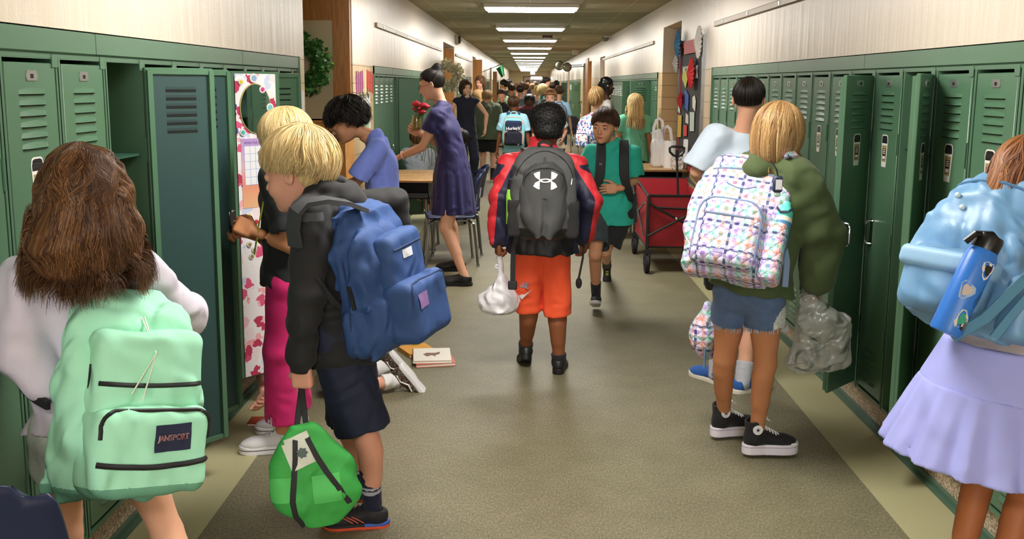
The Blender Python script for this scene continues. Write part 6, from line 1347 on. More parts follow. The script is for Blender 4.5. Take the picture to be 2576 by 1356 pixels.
# --- girl at the right edge with the light blue pack
def girl_sky():
    D = 2.72; b = P(2500, 1000, D)
    p = Person('person', 'girl in grey sweatshirt and lavender skirt bending at the right-hand lockers', 'person', (b[0], D), 1.50, -52, 'skin_bronze', hd=P(2590, 462, D-.0), head=(-10, 30, 0), lean=.40, hs=1.0,
        feet={'L': (-.07, .0, .075), 'R': (.07, -.05, .075)}, hands={'L': (-.10, .40, .80), 'R': (.18, .35, .80)}, elbow={'L': (-1, 0, -.3), 'R': (1, 0, -.3)})
    p.skinbody(); gs = cloth('grey_sweat', 'b9b3b8', var=.05)
    p.top('sweatshirt', gs, e=.032, sl=(2, 2), hem=.06, cuff=True, fa=.011, ff=30, seed=91, flare=.02, cavity=False)
    lav = wrinkle(mat('lavender_cotton', 'a5abec', .8, bump=.2, bs=400, var=.05, vs=12), 6, .014, .6); j = p.J; top = j['pv']+V3(0, 0, .07)
    p.skirt('skirt_yoke', lav, .150, .205, top, P(2420, 975, D)*V3(0, 0, 1)+V3(j['pv'][0]-.01, j['pv'][1], 0), n=6, amp=.003, flat=.86, hollow=0, seed=5)
    zb = P(2420, 975, D)[2]; p.skirt('skirt_ruffle', lav, .200, .285, V3(j['pv'][0]-.01, j['pv'][1], zb+.006), V3(j['pv'][0]-.03, j['pv'][1], P(2400, 1150, D)[2]), n=15, amp=.012, flat=.90, seed=4, pw=.4)
    for a in 'LR': p.shoe(a, dict(upper=M_white, sole=M_white))
    p.hair(H_auburn, n=3600, r=.0012, L=lambda z: 1.75, fall=lambda z: .26, off=.014, wave=(.9, 40), seed=15, out=.2, clump=7, strand_seg=22, base=lambda S: S.u(ell((0, -.03, -.05), (.085, .08, .10)), .04))
    zz = nrm(P(2455, 420, D-.12)-P(2330, 830, D-.20)); T = frame(P(2438, 842, D-.06), y=V3(-1, -.62, -.05), z=zz); W_, H_, D_ = .33, .47, .20
    k = Pack('backpack', 'light blue rounded backpack with a bottle in its side pocket, at the right edge', T, W_, H_, D_); M = mat('sky_nylon', '6f9fca', .42, bump=.12, bs=120, var=.06, vs=9); wrinkle(M, 6, .02, .8); M2 = mat('sky_trim', '8fbbe0', .5)
    S = pack_shape(W_, H_, D_*.8, p=3.0, dz=[.85, 1, 1, .95, .85, .75, .66, .5, .2]); S.d(fold(.014, 22, 4)); S.d(fold(.006, 50, 5)); S.d(bumpn(.008, 14, 6)); k.solid(S, 'main_compartment', M, h=.0055)
    F_ = Shape(); F_.u(rbox((0, D_*.86, .115), (.125, .055, .095), .04)); F_.d(fold(.008, 26, 3)); k.solid(F_, 'front_pocket', M, h=.0055)
    Q = Shape(); Q.u(rbox((0, D_*.93, .165), (.13, .055, .03), .02)); k.solid(Q, 'pocket_flap', M2, h=.005)
    B = MB(); B.tube(surf_tube(S, [(x, .425-1.6*x*x) for x in np.linspace(-.14, .14, 18)], 0), .005, n=6); k.put(B, 'zipper', mat('sky_dark', '4d7ba6', .5))
    for x, z in ((.075, .37), (.045, .335), (-.10, .20), (-.06, .05)):
        q = drape(S if z > .25 else F_, [(x, .004, z)])[0]; B = MB(); B.ball(q, .0085); k.put(B, 'bead', plastic('bead_pale', 'cfe4ea', .3))
    Q = Shape(); Q.u(rbox((-.175, .085, .09), (.045, .06, .09), .035)); Q.s(cone((-.185, .085, .05), (-.185, .085, .30), .036, .036)); k.solid(Q, 'side_pocket', M, h=.005)
    B = MB(); B.band([ap(T, (-.06, .0, .44)), p.J['shL']*.5+p.J['nk']*.5+p.up*.08, p.J['ch']+p.rx*-.06+p.tf*.13], [V3(0, 0, 1), V3(0, 0, 1), p.tf], .06, .012); B.band([ap(T, (.06, .0, .44)), p.J['shR']*.5+p.J['nk']*.5+p.up*.08, p.J['ch']+p.rx*.08+p.tf*.13], [V3(0, 0, 1), V3(0, 0, 1), p.tf], .06, .012); B.build('shoulder_strap', M, k.root)
    B = MB(); B.band([P(2395, 850, D-.26), P(2480, 800, D-.30), P(2576, 705, D-.34), P(2660, 640, D-.3)], V3(-.2, -1, .2), .03, .004); B.band([P(2500, 850, D-.30), P(2540, 800, D-.31), P(2600, 730, D-.33)], V3(-.2, -1, .2), .024, .004); B.build('lower_strap', mat('strap_teal', '4d86a8', .6), k.root)
    b0 = P(2375, 838, D-.27); b1 = P(2490, 600, D-.24); ax = nrm(b1-b0); x = nrm(np.cross(ax, V3(0, 1, 0))); R = np.stack([x, np.cross(ax, x), ax], 1); L_ = np.linalg.norm(b1-b0)
    r = thing('water_bottle', b0, 'bright blue metal bottle with black lid and stickers in the light blue backpack', 'bottle')
    B = MB(); B.lathe([(0, 0), (.038, .002), (.0405, .01), (.0405, L_-.055), (.033, L_-.03)], 0, 32, c=b0, R=R); B.build('bottle_body', mat('bottle_blue', '2f78d8', .35, bump=.05, bs=300), r)
    B = MB(); B.lathe([(.0345, L_-.034), (.036, L_-.005), (.033, L_+.006), (0, L_+.008)], 0, 32, c=b0, R=R); B.tube([b0+ax*(L_+.002)-x*.02, b0+ax*(L_+.012), b0+ax*(L_-.005)+x*.045+V3(0, -.01, 0), b0+ax*(L_-.035)+x*.055], .009, n=8); B.build('bottle_cap', plastic('lid_matt', '18181a', .3), r)
    rg = random.Random(7)
    for i, (t, an, c1, c2) in enumerate(((.70, 1.9, 'e8e4dc', '2a2420'), (.45, 1.2, '8fa6c0', 'b9a89a'), (.18, 1.75, 'd8dcc8', '3fa08a'), (.40, 2.5, '4a5a70', '5c6a7c'), (.14, 2.3, '3a3a48', '6a6a78'))):
        B = MB(); n = 12
        for lv, (cc, sc) in enumerate(((c1, 1), (c2, .6))):
            V = []
            for q in range(n):
                a2 = 2*math.pi*q/n; rr = .020*sc*(1+.2*math.sin(3*a2+i)); th = an+rr*math.cos(a2)/.041; V.append(b0+ax*(t*L_+rr*1.2*math.sin(a2))+(x*math.cos(th)+np.cross(ax, x)*math.sin(th))*(.0412+.0004*lv))
            B.add(V, [list(range(n))], lv)
        B.build('sticker', [plastic('st_'+c1, c1, .4), plastic('st_'+c2, c2, .4)], r)
girl_sky()
# ---------------------------------------------------------------- things along the corridor
M_blk = plastic('plastic_black', '161618', .45); M_navyp = mat('chair_navy', '1c2747', .38, spec=.5); M_tubes = mat('chair_tube', '9a9da0', .25, metal=1)
X_, Y_, Z_ = V3(1, 0, 0), V3(0, 1, 0), V3(0, 0, 1)
def chair(loc, rz, label, group='navy school chairs', col=None, name='school_chair', seat=.44):
    r = thing(name, (loc[0], loc[1], loc[2] if len(loc) > 2 else 0), label, 'chair', group, rz=rz); m = col or M_navyp
    # faces +y
    V, F = [], []; nx, nz = 14, 12
    for j in range(nz+1):
        t = j/nz; z = seat+.10+.30*t; y = -.20-.07*t
        for i in range(nx+1):
            u = i/nx*2-1; w = .215*(1-.10*t**2)*(1-.35*max(0, t-.8)/.2*abs(u)**4); V.append((u*w, y-.055+.055*u*u*1.3+(.012*math.sin(t*3)), z-(.03*abs(u)**3 if t > .85 else 0)))
    n = len(V); V2 = [(x, y-.007, z) for x, y, z in V]; q = lambda i, j: j*(nx+1)+i
    for j in range(nz):
        for i in range(nx): F.append((q(i, j), q(i+1, j), q(i+1, j+1), q(i, j+1))); F.append((n+q(i, j), n+q(i, j+1), n+q(i+1, j+1), n+q(i+1, j)))
    for i in range(nx): F.append((q(i, nz), q(i+1, nz), n+q(i+1, nz), n+q(i, nz))); F.append((q(i+1, 0), q(i, 0), n+q(i, 0), n+q(i+1, 0)))
    for j in range(nz): F.append((q(0, j), q(0, j+1), n+q(0, j+1), n+q(0, j))); F.append((q(nx, j+1), q(nx, j), n+q(nx, j), n+q(nx, j+1)))
    mesh('backrest', V+V2, F, m, r, local=True)
    S = Shape(); S.u(rbox((0, .0, seat), (.21, .21, .012), .012)); S.u(fn(lambda X, Y, Z: np.maximum(np.maximum(np.abs(X)-.19, np.abs(Z-seat-.05)-.07), np.abs(Y+.215)-.010), (-.2, -.23, seat-.03), (.2, -.2, seat+.13)), .03)
    V, Q = S.poly(.012); V = relax(V, Q, 1); V[:, 2] -= .018*np.exp(-((V[:, 0])**2+(V[:, 1])**2)/.02)*(V[:, 2] < seat+.03); mesh('seat', V, Q, m, r, local=True)
    for sx in (-1, 1):
        for sy, yy in ((-1, -.24), (1, .22)):
            B = MB(); B.tube([(sx*.15, sy*.13, seat-.02), (sx*.185, yy*.85, seat-.06), (sx*.205, yy, .012)], .0115, n=8); B.tube([(sx*.205, yy, .0), (sx*.205, yy, .02)], .015, n=8); B.build('leg', M_tubes, r, local=True)
    B = MB(); B.tube([(-.17, -.14, seat-.03), (-.175, -.21, seat+.02), (-.16, -.235, seat+.20)], .011, n=8); B.tube([(.17, -.14, seat-.03), (.175, -.21, seat+.02), (.16, -.235, seat+.20)], .011, n=8); B.tube([(-.17, .14, seat-.03), (-.17, -.14, seat-.03)], .011, n=8); B.tube([(.17, .14, seat-.03), (.17, -.14, seat-.03)], .011, n=8); B.build('seat_frame', M_tubes, r, local=True)
    return r
def desk(loc, rz, label, w=.61, d=.46, h=.745, parts=True):
    r = thing('school_desk', loc, label, 'desk', 'school desks in the corridor', rz=rz)
    B = MB(); B.box((-w/2, -d/2, h-.024), (w/2, d/2, h), bev=.008); B.build('desk_top', M_desk, r, local=True)
    B = MB(); B.box((-w/2-.002, -d/2-.002, h-.022), (w/2+.002, -d/2, h-.005)); B.box((-w/2-.002, d/2, h-.022), (w/2+.002, d/2+.002, h-.005)); B.box((-w/2-.002, -d/2, h-.022), (-w/2, d/2, h-.005)); B.box((w/2, -d/2, h-.022), (w/2+.002, d/2, h-.005)); B.build('edge_band', mat('edge_brown', '7a5230', .5), r, local=True)
    B = MB(); a, b, z0, z1 = w/2-.04, d/2-.02, h-.17, h-.026
    B.box((-a, -b, z0), (a, b, z0+.006)); B.box((-a, -b, z0), (-a+.006, b, z1)); B.box((a-.006, -b, z0), (a, b, z1)); B.box((-a, b-.006, z0), (a, b, z1)); B.box((-a, -b, z0), (a, -b+.006, z0+.05)); B.build('book_box', M_blk, r, local=True)
    for sx in (-1, 1):
        for sy in (-1, 1): B = MB(); B.tube([(sx*(w/2-.07), sy*(d/2-.06), h-.18), (sx*(w/2-.05), sy*(d/2-.04), .012)], .013, n=8); B.box((sx*(w/2-.05)-.016, sy*(d/2-.04)-.016, 0), (sx*(w/2-.05)+.016, sy*(d/2-.04)+.016, .014)); B.build('leg', M_tubes, r, local=True)
    return r
# navy chair, lower left corner: only the top of its back shows
c = PF(70, 1200, .80); chair((c[0]-.185, c[1]+.26, .0), math.radians(4), 'dark navy plastic school chair in the lower left corner, back turned up', seat=.40)
# desks and chairs left
desk((-1.12, 8.72, 0), 0, 'wooden-topped school desk under the hand of the woman in navy, nearer one', w=.56, d=.50); desk((-1.12, 9.26, 0), 0, 'wooden-topped school desk, farther one of the pair by the left lockers', w=.56, d=.50)
chair((-.70, 8.45, 0), math.radians(100), 'navy plastic chair tucked at the near end of the left desks'); chair((-.68, 9.02, 0), math.radians(95), 'navy plastic chair tucked at the far end of the left desks')
# desk and chairs right
desk((1.34, 9.95, 0), 0, 'wooden-topped school desk on the right with plastic bag and towels on it', w=.52, d=.78, h=.762)
chair((1.0, 9.75, 0), math.radians(-95), 'navy plastic chair at the left end of the right desk, legs slanting out'); chair((1.02, 10.45, 0), math.radians(-95), 'navy plastic chair behind the first one at the right desk')
# white shopping bag with paper towel roll, tissue box, towel canister
def on(px, py, Y, z=.762): p = P(px, py, Y); p[2] = z; return p
c = on(1660, 415, 9.90); r = thing('shopping_bag', c, 'thin white plastic shopping bag with loop handles standing on the right desk', 'bag'); m = mat('bag_white_thin', 'eceaea', .4, alpha=.72, bump=.5, bs=30)
S = Shape(); S.u(rbox(c+V3(0, 0, .13), (.095, .08, .13), .03)); S.u(cone(c+V3(-.02, 0, .2), c+V3(-.02, 0, .34), .075, .05), .04); S.d(fold(.010, 45, 4, (0, 0, 1))); sob('bag_body', S, .007, m, r)
for x, hh in ((-.02, .50), (.065, .42)): B = MB(); B.band([c+V3(x-.055, 0, .22), c+V3(x-.055, 0, hh-.10), c+V3(x-.03, 0, hh-.02), c+V3(x, 0, hh), c+V3(x+.03, 0, hh-.03), c+V3(x+.045, 0, hh-.12), c+V3(x+.045, 0, .22)], V3(0, 1, 0), .03, .003); B.build('bag_handle', m, r)
c = on(1684, 418, 9.78); r = thing('paper_towel_roll', c, 'white paper towel roll inside the plastic shopping bag', 'paper towel roll'); B = MB(); B.lathe([(.018, .0), (.062, .0), (.062, .275), (.018, .275)], 0, 28, c=c); B.build('roll', mat('towel_white', 'f0eeea', .9, bump=.4, bs=90), r); B = MB(); B.lathe([(.015, .001), (.0175, .001), (.0175, .277), (.015, .277)], 0, 20, c=c); B.build('cardboard_core', plastic('cardboard', 'a08058', .8), r)
c = on(1703, 421, 9.62); r = thing('tissue_box', c, 'floral cube tissue box beside the shopping bag on the desk', 'tissue box'); B = MB(); B.box(c-V3(.055, .055, 0), c+V3(.055, .055, .125), bev=.003); B.build('carton', speck('floral_card', ['f0eeee', 'f0eeee', 'd98f96', 'f0eeee', '5f8f95', 'efe9e6', 'c7b27a', 'f0eeee'], 75, .6), r)
c = on(1731, 420, 9.72); r = thing('towel_canister', c, 'tall white paper towel canister with a black label on the right desk', 'canister'); B = MB(); B.lathe([(0, 0), (.052, 0), (.056, .01), (.056, .285), (.050, .295), (0, .297)], 0, 28, c=c); B.build('canister_body', plastic('canister_white', 'ecebea', .4), r)
B = MB(); n = 10; V = [];
for i in range(n+1):
    a = -1.9+1.5*i/n; V += [c+V3(.0568*math.cos(a), .0568*math.sin(a), .12), c+V3(.0568*math.cos(a), .0568*math.sin(a), .25)]
B.add(V, [(2*i, 2*i+2, 2*i+3, 2*i+1) for i in range(n)]); B.build('label', plastic('label_blk', '1b1b1c', .5), r)
B = MB(); 
for st, z in (('paper', .205), ('towels', .165)): B.text(st, .036, (c+V3(.010, -.0585, z), X_, Z_, -Y_), 0, .0008)
B.build('label_lettering', plastic('letter_white', 'e8e8e8', .5), r)
# red folding wagon
def wagon():
    x0, x1, y0, y1 = 1.035, 1.52, 8.12, 9.05; zb, zt = .22, .665; r = thing('folding_wagon', (1.28, 8.6, 0), 'red folding wagon with black frame and T-shaped pull handle in front of the right desk', 'wagon')
    red = mat('wagon_red', 'a91f2c', .7, bump=.3, bs=300, var=.06, vs=12); rim = mat('wagon_trim', '131314', .7)
    B = MB(); t = .006
    for lo, hi in (((x0, y0, zb), (x1, y0+t, zt)), ((x0, y1-t, zb), (x1, y1, zt+.06)), ((x0, y0, zb), (x0+t, y1, zt)), ((x1-t, y0, zb), (x1, y1, zt)), ((x0, y0, zb), (x1, y1, zb+t))): B.box(lo, hi)
    B.build('fabric_body', red, r)
    B = MB(); B.tube([(x0, y0, zt), (x1, y0, zt), (x1, y1, zt+.06), (x0, y1, zt+.06)], .012, n=8, closed=True); B.tube([(x0+.05, y0-.004, zt-.10), (x1-.05, y0-.004, zt-.115)], .009, n=6); B.tube([(x0, y0, zb), (x1, y0, zb), (x1, y1, zb), (x0, y1, zb)], .008, n=8, closed=True); B.build('trim', rim, r)
    for (x, y) in ((x0, y0-.015), (x1, y0-.015), (x0, y1+.015), (x1, y1+.015)): B = MB(); B.box((x-.013, y-.013, .15), (x+.013, y+.013, zt+.01), bev=.004); B.build('corner_post', M_blk, r)
    for (a, b) in (((x0, zt-.06), (x1, zb+.12)), ((x0, zb+.10), (x1, zt-.08))): B = MB(); B.tube([V3(a[0], y0-.03, a[1]), V3(b[0], y0-.03, b[1])], .011, n=6); B.build('cross_brace', M_blk, r)
    B = MB(); B.ball(((x0+x1)/2+.0, y0-.042, (zt-.06+zb+.12)/2), (.014, .008, .014)); B.build('pivot', M_silver, r)
    for (a, b) in (((y0, zt-.06), (y1, zb+.12)), ((y0, zb+.10), (y1, zt))): B = MB(); B.tube([V3(x0-.03, a[0], a[1]), V3(x0-.03, b[0], b[1])], .010, n=6); B.build('side_brace', M_tubes, r)
    for (x, y, rr) in ((x0+.0, y0-.03, .075), (x1, y0-.03, .075), (x0, y1-.02, .075), (x1, y1-.02, .075)):
        B = MB(); c = V3(x, y, .078); R = np.array([[0, 0, 1], [1, 0, 0], [0, 1, 0]], float).T; R = np.stack([V3(0, 1, 0), V3(0, 0, 1), V3(1, 0, 0)], 1)
        B.lathe([(.02, -.016), (.055, -.016), (.070, -.020), (.078, -.012), (.078, .012), (.070, .020), (.055, .016), (.02, .016)], 0, 24, c=c, R=R); w = B.build('wheel', plastic('tyre_black', '101012', .7), r)
        B = MB(); B.lathe([(.0, -.022), (.03, -.022), (.03, .022), (0, .022)], 0, 16, c=c, R=R); B.build('hub', plastic('hub_grey', '3a3a3c', .5), w)
        B = MB(); B.box((x-.030, y-.012, .07), (x-.024, y+.012, .19)); B.box((x+.024, y-.012, .07), (x+.030, y+.012, .19)); B.box((x-.03, y-.014, .165), (x+.03, y+.014, .20)); B.build('wheel_fork', M_blk, r)
    h0 = V3(1.30, y0+.02, zt-.10); h1 = P(1703, 405, y0+.05); tp = P(1703, 372, y0+.05); B = MB(); B.tube([h0, h1], .010, n=8); B.tube([h1, tp-V3(0, 0, .02)], .012, n=8); B.build('pull_rod', M_blk, r)
    B = MB(); w_ = .062; B.tube([tp+V3(w_*a, 0, b) for a, b in ((-1, .0), (-.95, -.035), (-.5, -.062), (0, -.075), (.5, -.062), (.95, -.035), (1, 0), (.7, .010), (0, .012), (-.7, .010))], .011, n=8, closed=True); B.build('handle_grip', plastic('grip_black', '1a1a1b', .4), r)
wagon()
# black wheeled cart/stroller behind the woman in navy
r = thing('wheeled_cart', PF(1185, 560), 'black wheeled bag cart with a looped handle behind the woman in navy', 'cart')
R = np.stack([V3(0, 1, 0), V3(0, 0, 1), V3(1, 0, 0)], 1)
for px, py in ((1170, 562), (1150, 552)): c = PF(px, py)+V3(0, 0, .09); B = MB(); B.lathe([(.03, -.015), (.07, -.018), (.092, -.012), (.092, .012), (.07, .018), (.03, .015)], 0, 24, c=c, R=R); B.build('wheel', plastic('tyre_black', '101012', .7), r)
B = MB(); a = P(1172, 515, 10.9); B.tube([a, P(1200, 495, 10.9), P(1212, 470, 10.9), P(1210, 445, 10.9), P(1198, 440, 10.9), P(1188, 455, 10.9), P(1185, 480, 10.9)], .014, n=8); B.build('handle_loop', M_blk, r)
B = MB(); B.box(P(1150, 545, 10.9), P(1186, 470, 11.15), bev=.02); B.build('cart_body', cloth('cart_cloth', '1c1b20'), r)
# ---------------- flowered liner, mirror and calendar inside the open left door
for q in (4, 5):  # sheets over two inner door faces; shade is put into their darker colours
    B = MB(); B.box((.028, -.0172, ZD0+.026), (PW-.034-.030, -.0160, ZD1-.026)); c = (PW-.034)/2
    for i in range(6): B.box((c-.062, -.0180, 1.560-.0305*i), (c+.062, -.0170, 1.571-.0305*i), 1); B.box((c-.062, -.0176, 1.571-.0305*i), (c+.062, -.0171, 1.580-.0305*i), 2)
    mesh('inner_shade_sheet', np.vstack(B.V), B.F, [mat('door_inside_shade', '2f4a49', .45), M_dk, mat('vent_shade', '22393a', .5)], DOORS[q][1], mi=B.M, local=True, smooth=False, label='darker blue green inside of the door')
o, D = DOORS[7]
dm = bpy.data.materials.new('flower_liner'); dm.use_nodes = True; nt, b = nodes_of(dm); tc = nt.nodes.new('ShaderNodeTexCoord')
v1 = nt.nodes.new('ShaderNodeTexVoronoi'); v1.inputs['Scale'].default_value = 19; n1 = nt.nodes.new('ShaderNodeTexNoise'); n1.inputs['Scale'].default_value = 28; mxv = nt.nodes.new('ShaderNodeMix'); mxv.data_type = 'VECTOR'; mxv.inputs[0].default_value = .06; nt.links.new(tc.outputs['Object'], mxv.inputs[4]); nt.links.new(tc.outputs['Object'], n1.inputs['Vector']); nt.links.new(n1.outputs['Color'], mxv.inputs[5]); nt.links.new(mxv.outputs[1], v1.inputs['Vector'])
r1 = nt.nodes.new('ShaderNodeValToRGB'); e = r1.color_ramp.elements; r1.color_ramp.interpolation = 'CONSTANT'; e[0].color = (*hx('f2c6d0'), 1); e[1].position = .9; e[1].color = (*hx('e8dff0'), 1)
for q, cc in ((.15, 'e35b86'), (.28, 'f6e6ea'), (.42, 'f4b3b8'), (.52, 'cfd8f0'), (.62, 'f3eef4'), (.72, 'c23a5e'), (.80, 'f5d9dc'), (.86, '5b5b98')): k = e.new(q); k.color = (*hx(cc), 1)
r2 = nt.nodes.new('ShaderNodeValToRGB'); e2 = r2.color_ramp.elements; e2[0].position = .50; e2[0].color = (0, 0, 0, 1); e2[1].position = .54; e2[1].color = (1, 1, 1, 1)
mx = nt.nodes.new('ShaderNodeMix'); mx.data_type = 'RGBA'; nt.links.new(v1.outputs['Color'], r1.inputs[0]); nt.links.new(v1.outputs['Distance'], r2.inputs[0]); nt.links.new(r2.outputs[0], mx.inputs[0]); nt.links.new(r1.outputs[0], mx.inputs[6]); mx.inputs[7].default_value = (*hx('f3f1f4'), 1); nt.links.new(mx.outputs[2], b.inputs['Base Color']); b.inputs['Roughness'].default_value = .5
wd = PW-.034; fr = (V3(0, -.0315, 0), V3(-1, 0, 0), Z_, V3(0, -1, 0))
def dput(B, name, mats, par=D, label=None):
    q = mesh(name, np.vstack(B.V), B.F, mats, par, mi=B.M, local=True, label=label); q.data.set_sharp_from_angle(angle=.7); return q
def XF(x): return -x   # x measured from the hinge
B = MB(); B.box((.030, -.0312, ZD0+.012), (wd-.03, -.0300, ZD1-.012)); dput(B, 'flower_liner', dm)
cx_ = .135; B = MB(); cz = 1.475; B.prism([(XF(cx_)+.086*math.cos(a), cz+.118*math.sin(a)) for a in np.linspace(0, 6.283, 49)[:-1]], .0002, .006, 0, fr); dput(B, 'mirror_frame', plastic('frame_gold', 'b7a56a', .4))
B = MB(); B.prism([(XF(cx_)+.082*math.cos(a), cz+.114*math.sin(a)) for a in np.linspace(0, 6.283, 49)[:-1]], .006, .0066, 0, fr); dput(B, 'mirror_glass', mat('mirror', 'd8dcdc', .03, metal=1))
B = MB(); z0, z1, xa, xb = 1.005, 1.335, .05, .235; B.box((xa, -.0335, z0), (xb, -.0318, z1)); 
cm = bpy.data.materials.new('calendar_card'); cm.use_nodes = True; nt, b = nodes_of(cm); tc = nt.nodes.new('ShaderNodeTexCoord'); sp = nt.nodes.new('ShaderNodeSeparateXYZ'); nt.links.new(tc.outputs['Generated'], sp.inputs[0]); cr = nt.nodes.new('ShaderNodeValToRGB'); e = cr.color_ramp.elements; e[0].color = (*hx('e9b98c'), 1); e[1].color = (*hx('b79ad8'), 1); k = e.new(.35); k.color = (*hx('e8967c'), 1); k = e.new(.6); k.color = (*hx('e6bcc8'), 1); nt.links.new(sp.outputs[2], cr.inputs[0]); nt.links.new(cr.outputs[0], b.inputs['Base Color'])
cal = dput(B, 'calendar', cm)
B = MB(); B.box((xa+.016, -.0342, 1.115), (xb-.016, -.0337, 1.300)); dput(B, 'calendar_grid', plastic('paper_white', 'f2f2f6', .5))
B = MB()
for i in range(6): x = xa+.016+(xb-xa-.032)*i/5; B.box((x-.0007, -.0346, 1.115), (x+.0007, -.0343, 1.300))
for i in range(6): z = 1.115+.185*i/5; B.box((xa+.016, -.0346, z-.0007), (xb-.016, -.0343, z+.0007))
dput(B, 'calendar_lines', plastic('line_blue', '6d9ae0', .6))
B = MB(); B.text('MON TUE WED THU', .016, (V3((xa+xb)/2, -.0345, 1.314), X_, Z_, V3(0, -1, 0)), 0, .0003); dput(B, 'calendar_lettering', plastic('ink_violet', '6a4a9a', .6))
B = MB(); 
for i in range(10): a = i*.628; B.ball((.160+.018*math.cos(a), -.036, 1.050+.018*math.sin(a)), (.010, .003, .010), 0, 8)
B.ball((.16, -.038, 1.05), (.018, .003, .018), 1, 10); dput(B, 'flower_magnet', [plastic('petal_pink', 'b03a5c', .4), plastic('petal_light', 'f0c8d4', .4)])
for x, z, c1, sz in ((.06, 1.60, 'e8d23c', .014), (.13, 1.618, '8fb8dc', .022), (.175, 1.565, 'd8408c', .017), (.215, 1.48, '6fd0d0', .020), (.06, 1.365, '4cc0b0', .016), (.075, .965, 'e0c83a', .018), (.115, .935, 'd03048', .018), (.08, .90, 'f08a7a', .018), (.19, .955, 'e3b7bc', .020), (.075, .83, 'a8923a', .014), (.10, .80, 'a8923a', .014), (.085, .770, 'a8923a', .014)):
    B = MB(); B.prism([(XF(x)+sz*math.cos(a), z+sz*math.sin(a)) for a in np.linspace(0, 6.283, 17)[:-1]], .001, .007, 0, fr); B.prism([(XF(x)+sz*.6*math.cos(a), z+sz*.6*math.sin(a)) for a in np.linspace(0, 6.283, 13)[:-1]], .007, .010, 1, fr); dput(B, 'magnet', [plastic('mg_rim', 'e6e0e2', .4), plastic('mg_'+c1, c1, .4)])
# notes on the tile edge past the left lockers
for z0, z1 in ((1.18, 1.55),): B = MB(); B.box((XL+.0, 5.95, z0), (XL+.003, 6.02, z1)); props(B.build('paper_notice', MATS['paper']), 'narrow white printed notice on the tiled edge beside the last left locker', 'notice')
# ---------------- left doorway: open door leaf with green wreath, wooden cabinet
r = thing('classroom_door', (-1.83, 7.66, 0), 'wooden classroom door standing open across the left alcove, wreath on its cream pane', 'door')
B = MB(); x0, x1 = -2.33, -1.408; st = .136; zt = 2.24; y = 7.66
for lo, hi in (((x1-st, y-.022, 0), (x1, y+.022, zt)), ((x0, y-.022, 0), (x0+st, y+.022, zt)), ((x0+st, y-.022, zt-st-.02), (x1-st, y+.022, zt)), ((x0+st, y-.022, 0), (x1-st, y+.022, .22))): B.box(lo, hi, bev=.002)
B.build('door_frame', M_door, r)
B = MB(); B.box((x0+st, y-.008, .22), (x1-st, y+.008, zt-st-.02)); B.build('door_pane', mat('paper_cream', 'cbbd9c', .7, var=.04, vs=3), r)
B = MB(); B.tube([(x1-.06, y-.022, 1.0), (x1-.06, y-.065, 1.0), (x1-.16, y-.065, 1.0)], .009, n=8); B.build('door_handle', M_chrome, r)
def wreath(c, R0, R1, cols, name, label, n=420, seed=1, ls=.030):
    r = thing(name, c, label, 'wreath'); rg = np.random.RandomState(seed); B = MB(); B.tube([c+V3(R0*math.cos(a), 0, R0*math.sin(a)) for a in np.linspace(0, 6.283, 33)[:-1]], R1*.45, n=8, closed=True); B.build('wreath_ring', cols[0], r)
    B = MB()
    for i in range(n):
        a = rg.uniform(0, 6.283); b_ = rg.uniform(0, 6.283); rr = R1*rg.uniform(.45, 1.05); p = c+V3((R0+rr*math.cos(b_))*math.cos(a), -abs(rr*math.sin(b_))*.8, (R0+rr*math.cos(b_))*math.sin(a))
        d = nrm(rg.normal(size=3)+V3(math.cos(a), -.6, math.sin(a))*.9); u = nrm(np.cross(d, rg.normal(size=3))); w = np.cross(d, u); L_ = ls*rg.uniform(.7, 1.3); W_ = L_*.38
        B.add([p-d*L_*.5, p+u*W_+w*.004, p+d*L_*.6, p-u*W_+w*.004, p+w*.006], [(0, 1, 4), (1, 2, 4), (2, 3, 4), (3, 0, 4)], rg.randint(0, len(cols)))
    o = B.build('wreath_leaves', cols, r, smooth=False); return r
G = [plastic('leaf_a', '3f7a33', .6), plastic('leaf_b', '5c9a44', .6), plastic('leaf_c', '2c5a28', .6)]
c = P(757, 163, 7.60); wreath(c, .165, .085, G, 'leafy_wreath', 'bushy green leaf wreath hanging on the cream pane of the open left door', 900, 2, .042)
r = thing('wooden_cabinet', (-1.62, 7.35, 0), 'golden wooden board cabinet with a framed photo and oval sticker in the left alcove', 'cabinet')
a = P(775, 303, 7.2); b_ = P(872, 440, 7.2); B = MB(); B.box((a[0]-.12, 7.20, .0), (b_[0], 7.55, a[2]), bev=.006); B.box((a[0]-.13, 7.19, a[2]-.015), (b_[0]+.01, 7.56, a[2]), bev=.003); B.build('cabinet_body', M_pine, r)
B = MB(); p0 = P(827, 330, 7.19); p1 = P(852, 358, 7.19); B.box((p0[0], 7.185, p1[2]), (p1[0], 7.20, p0[2]), 0); B.box((p0[0]+.010, 7.183, p1[2]+.012), (p1[0]-.010, 7.186, p0[2]-.012), 1); B.build('framed_photo', [plastic('frame_dk', '3a3430', .5), mat('photo_brown', '8a5a40', .5, var=.6, vs=30)], r)
B = MB(); q = P(842, 388, 7.19); B.prism([(.040*math.cos(t), .052*math.sin(t)) for t in np.linspace(0, 6.283, 33)[:-1]], 0, .006, 0, (V3(q[0], 7.199, q[2]), X_, Z_, -Y_)); B.prism([(.032*math.cos(t), .044*math.sin(t)) for t in np.linspace(0, 6.283, 33)[:-1]], .006, .008, 1, (V3(q[0], 7.199, q[2]), X_, Z_, -Y_)); B.build('oval_sticker', [M_white, mat('wood_brown', '6a3a22', .5, var=.5, vs=25)], r)
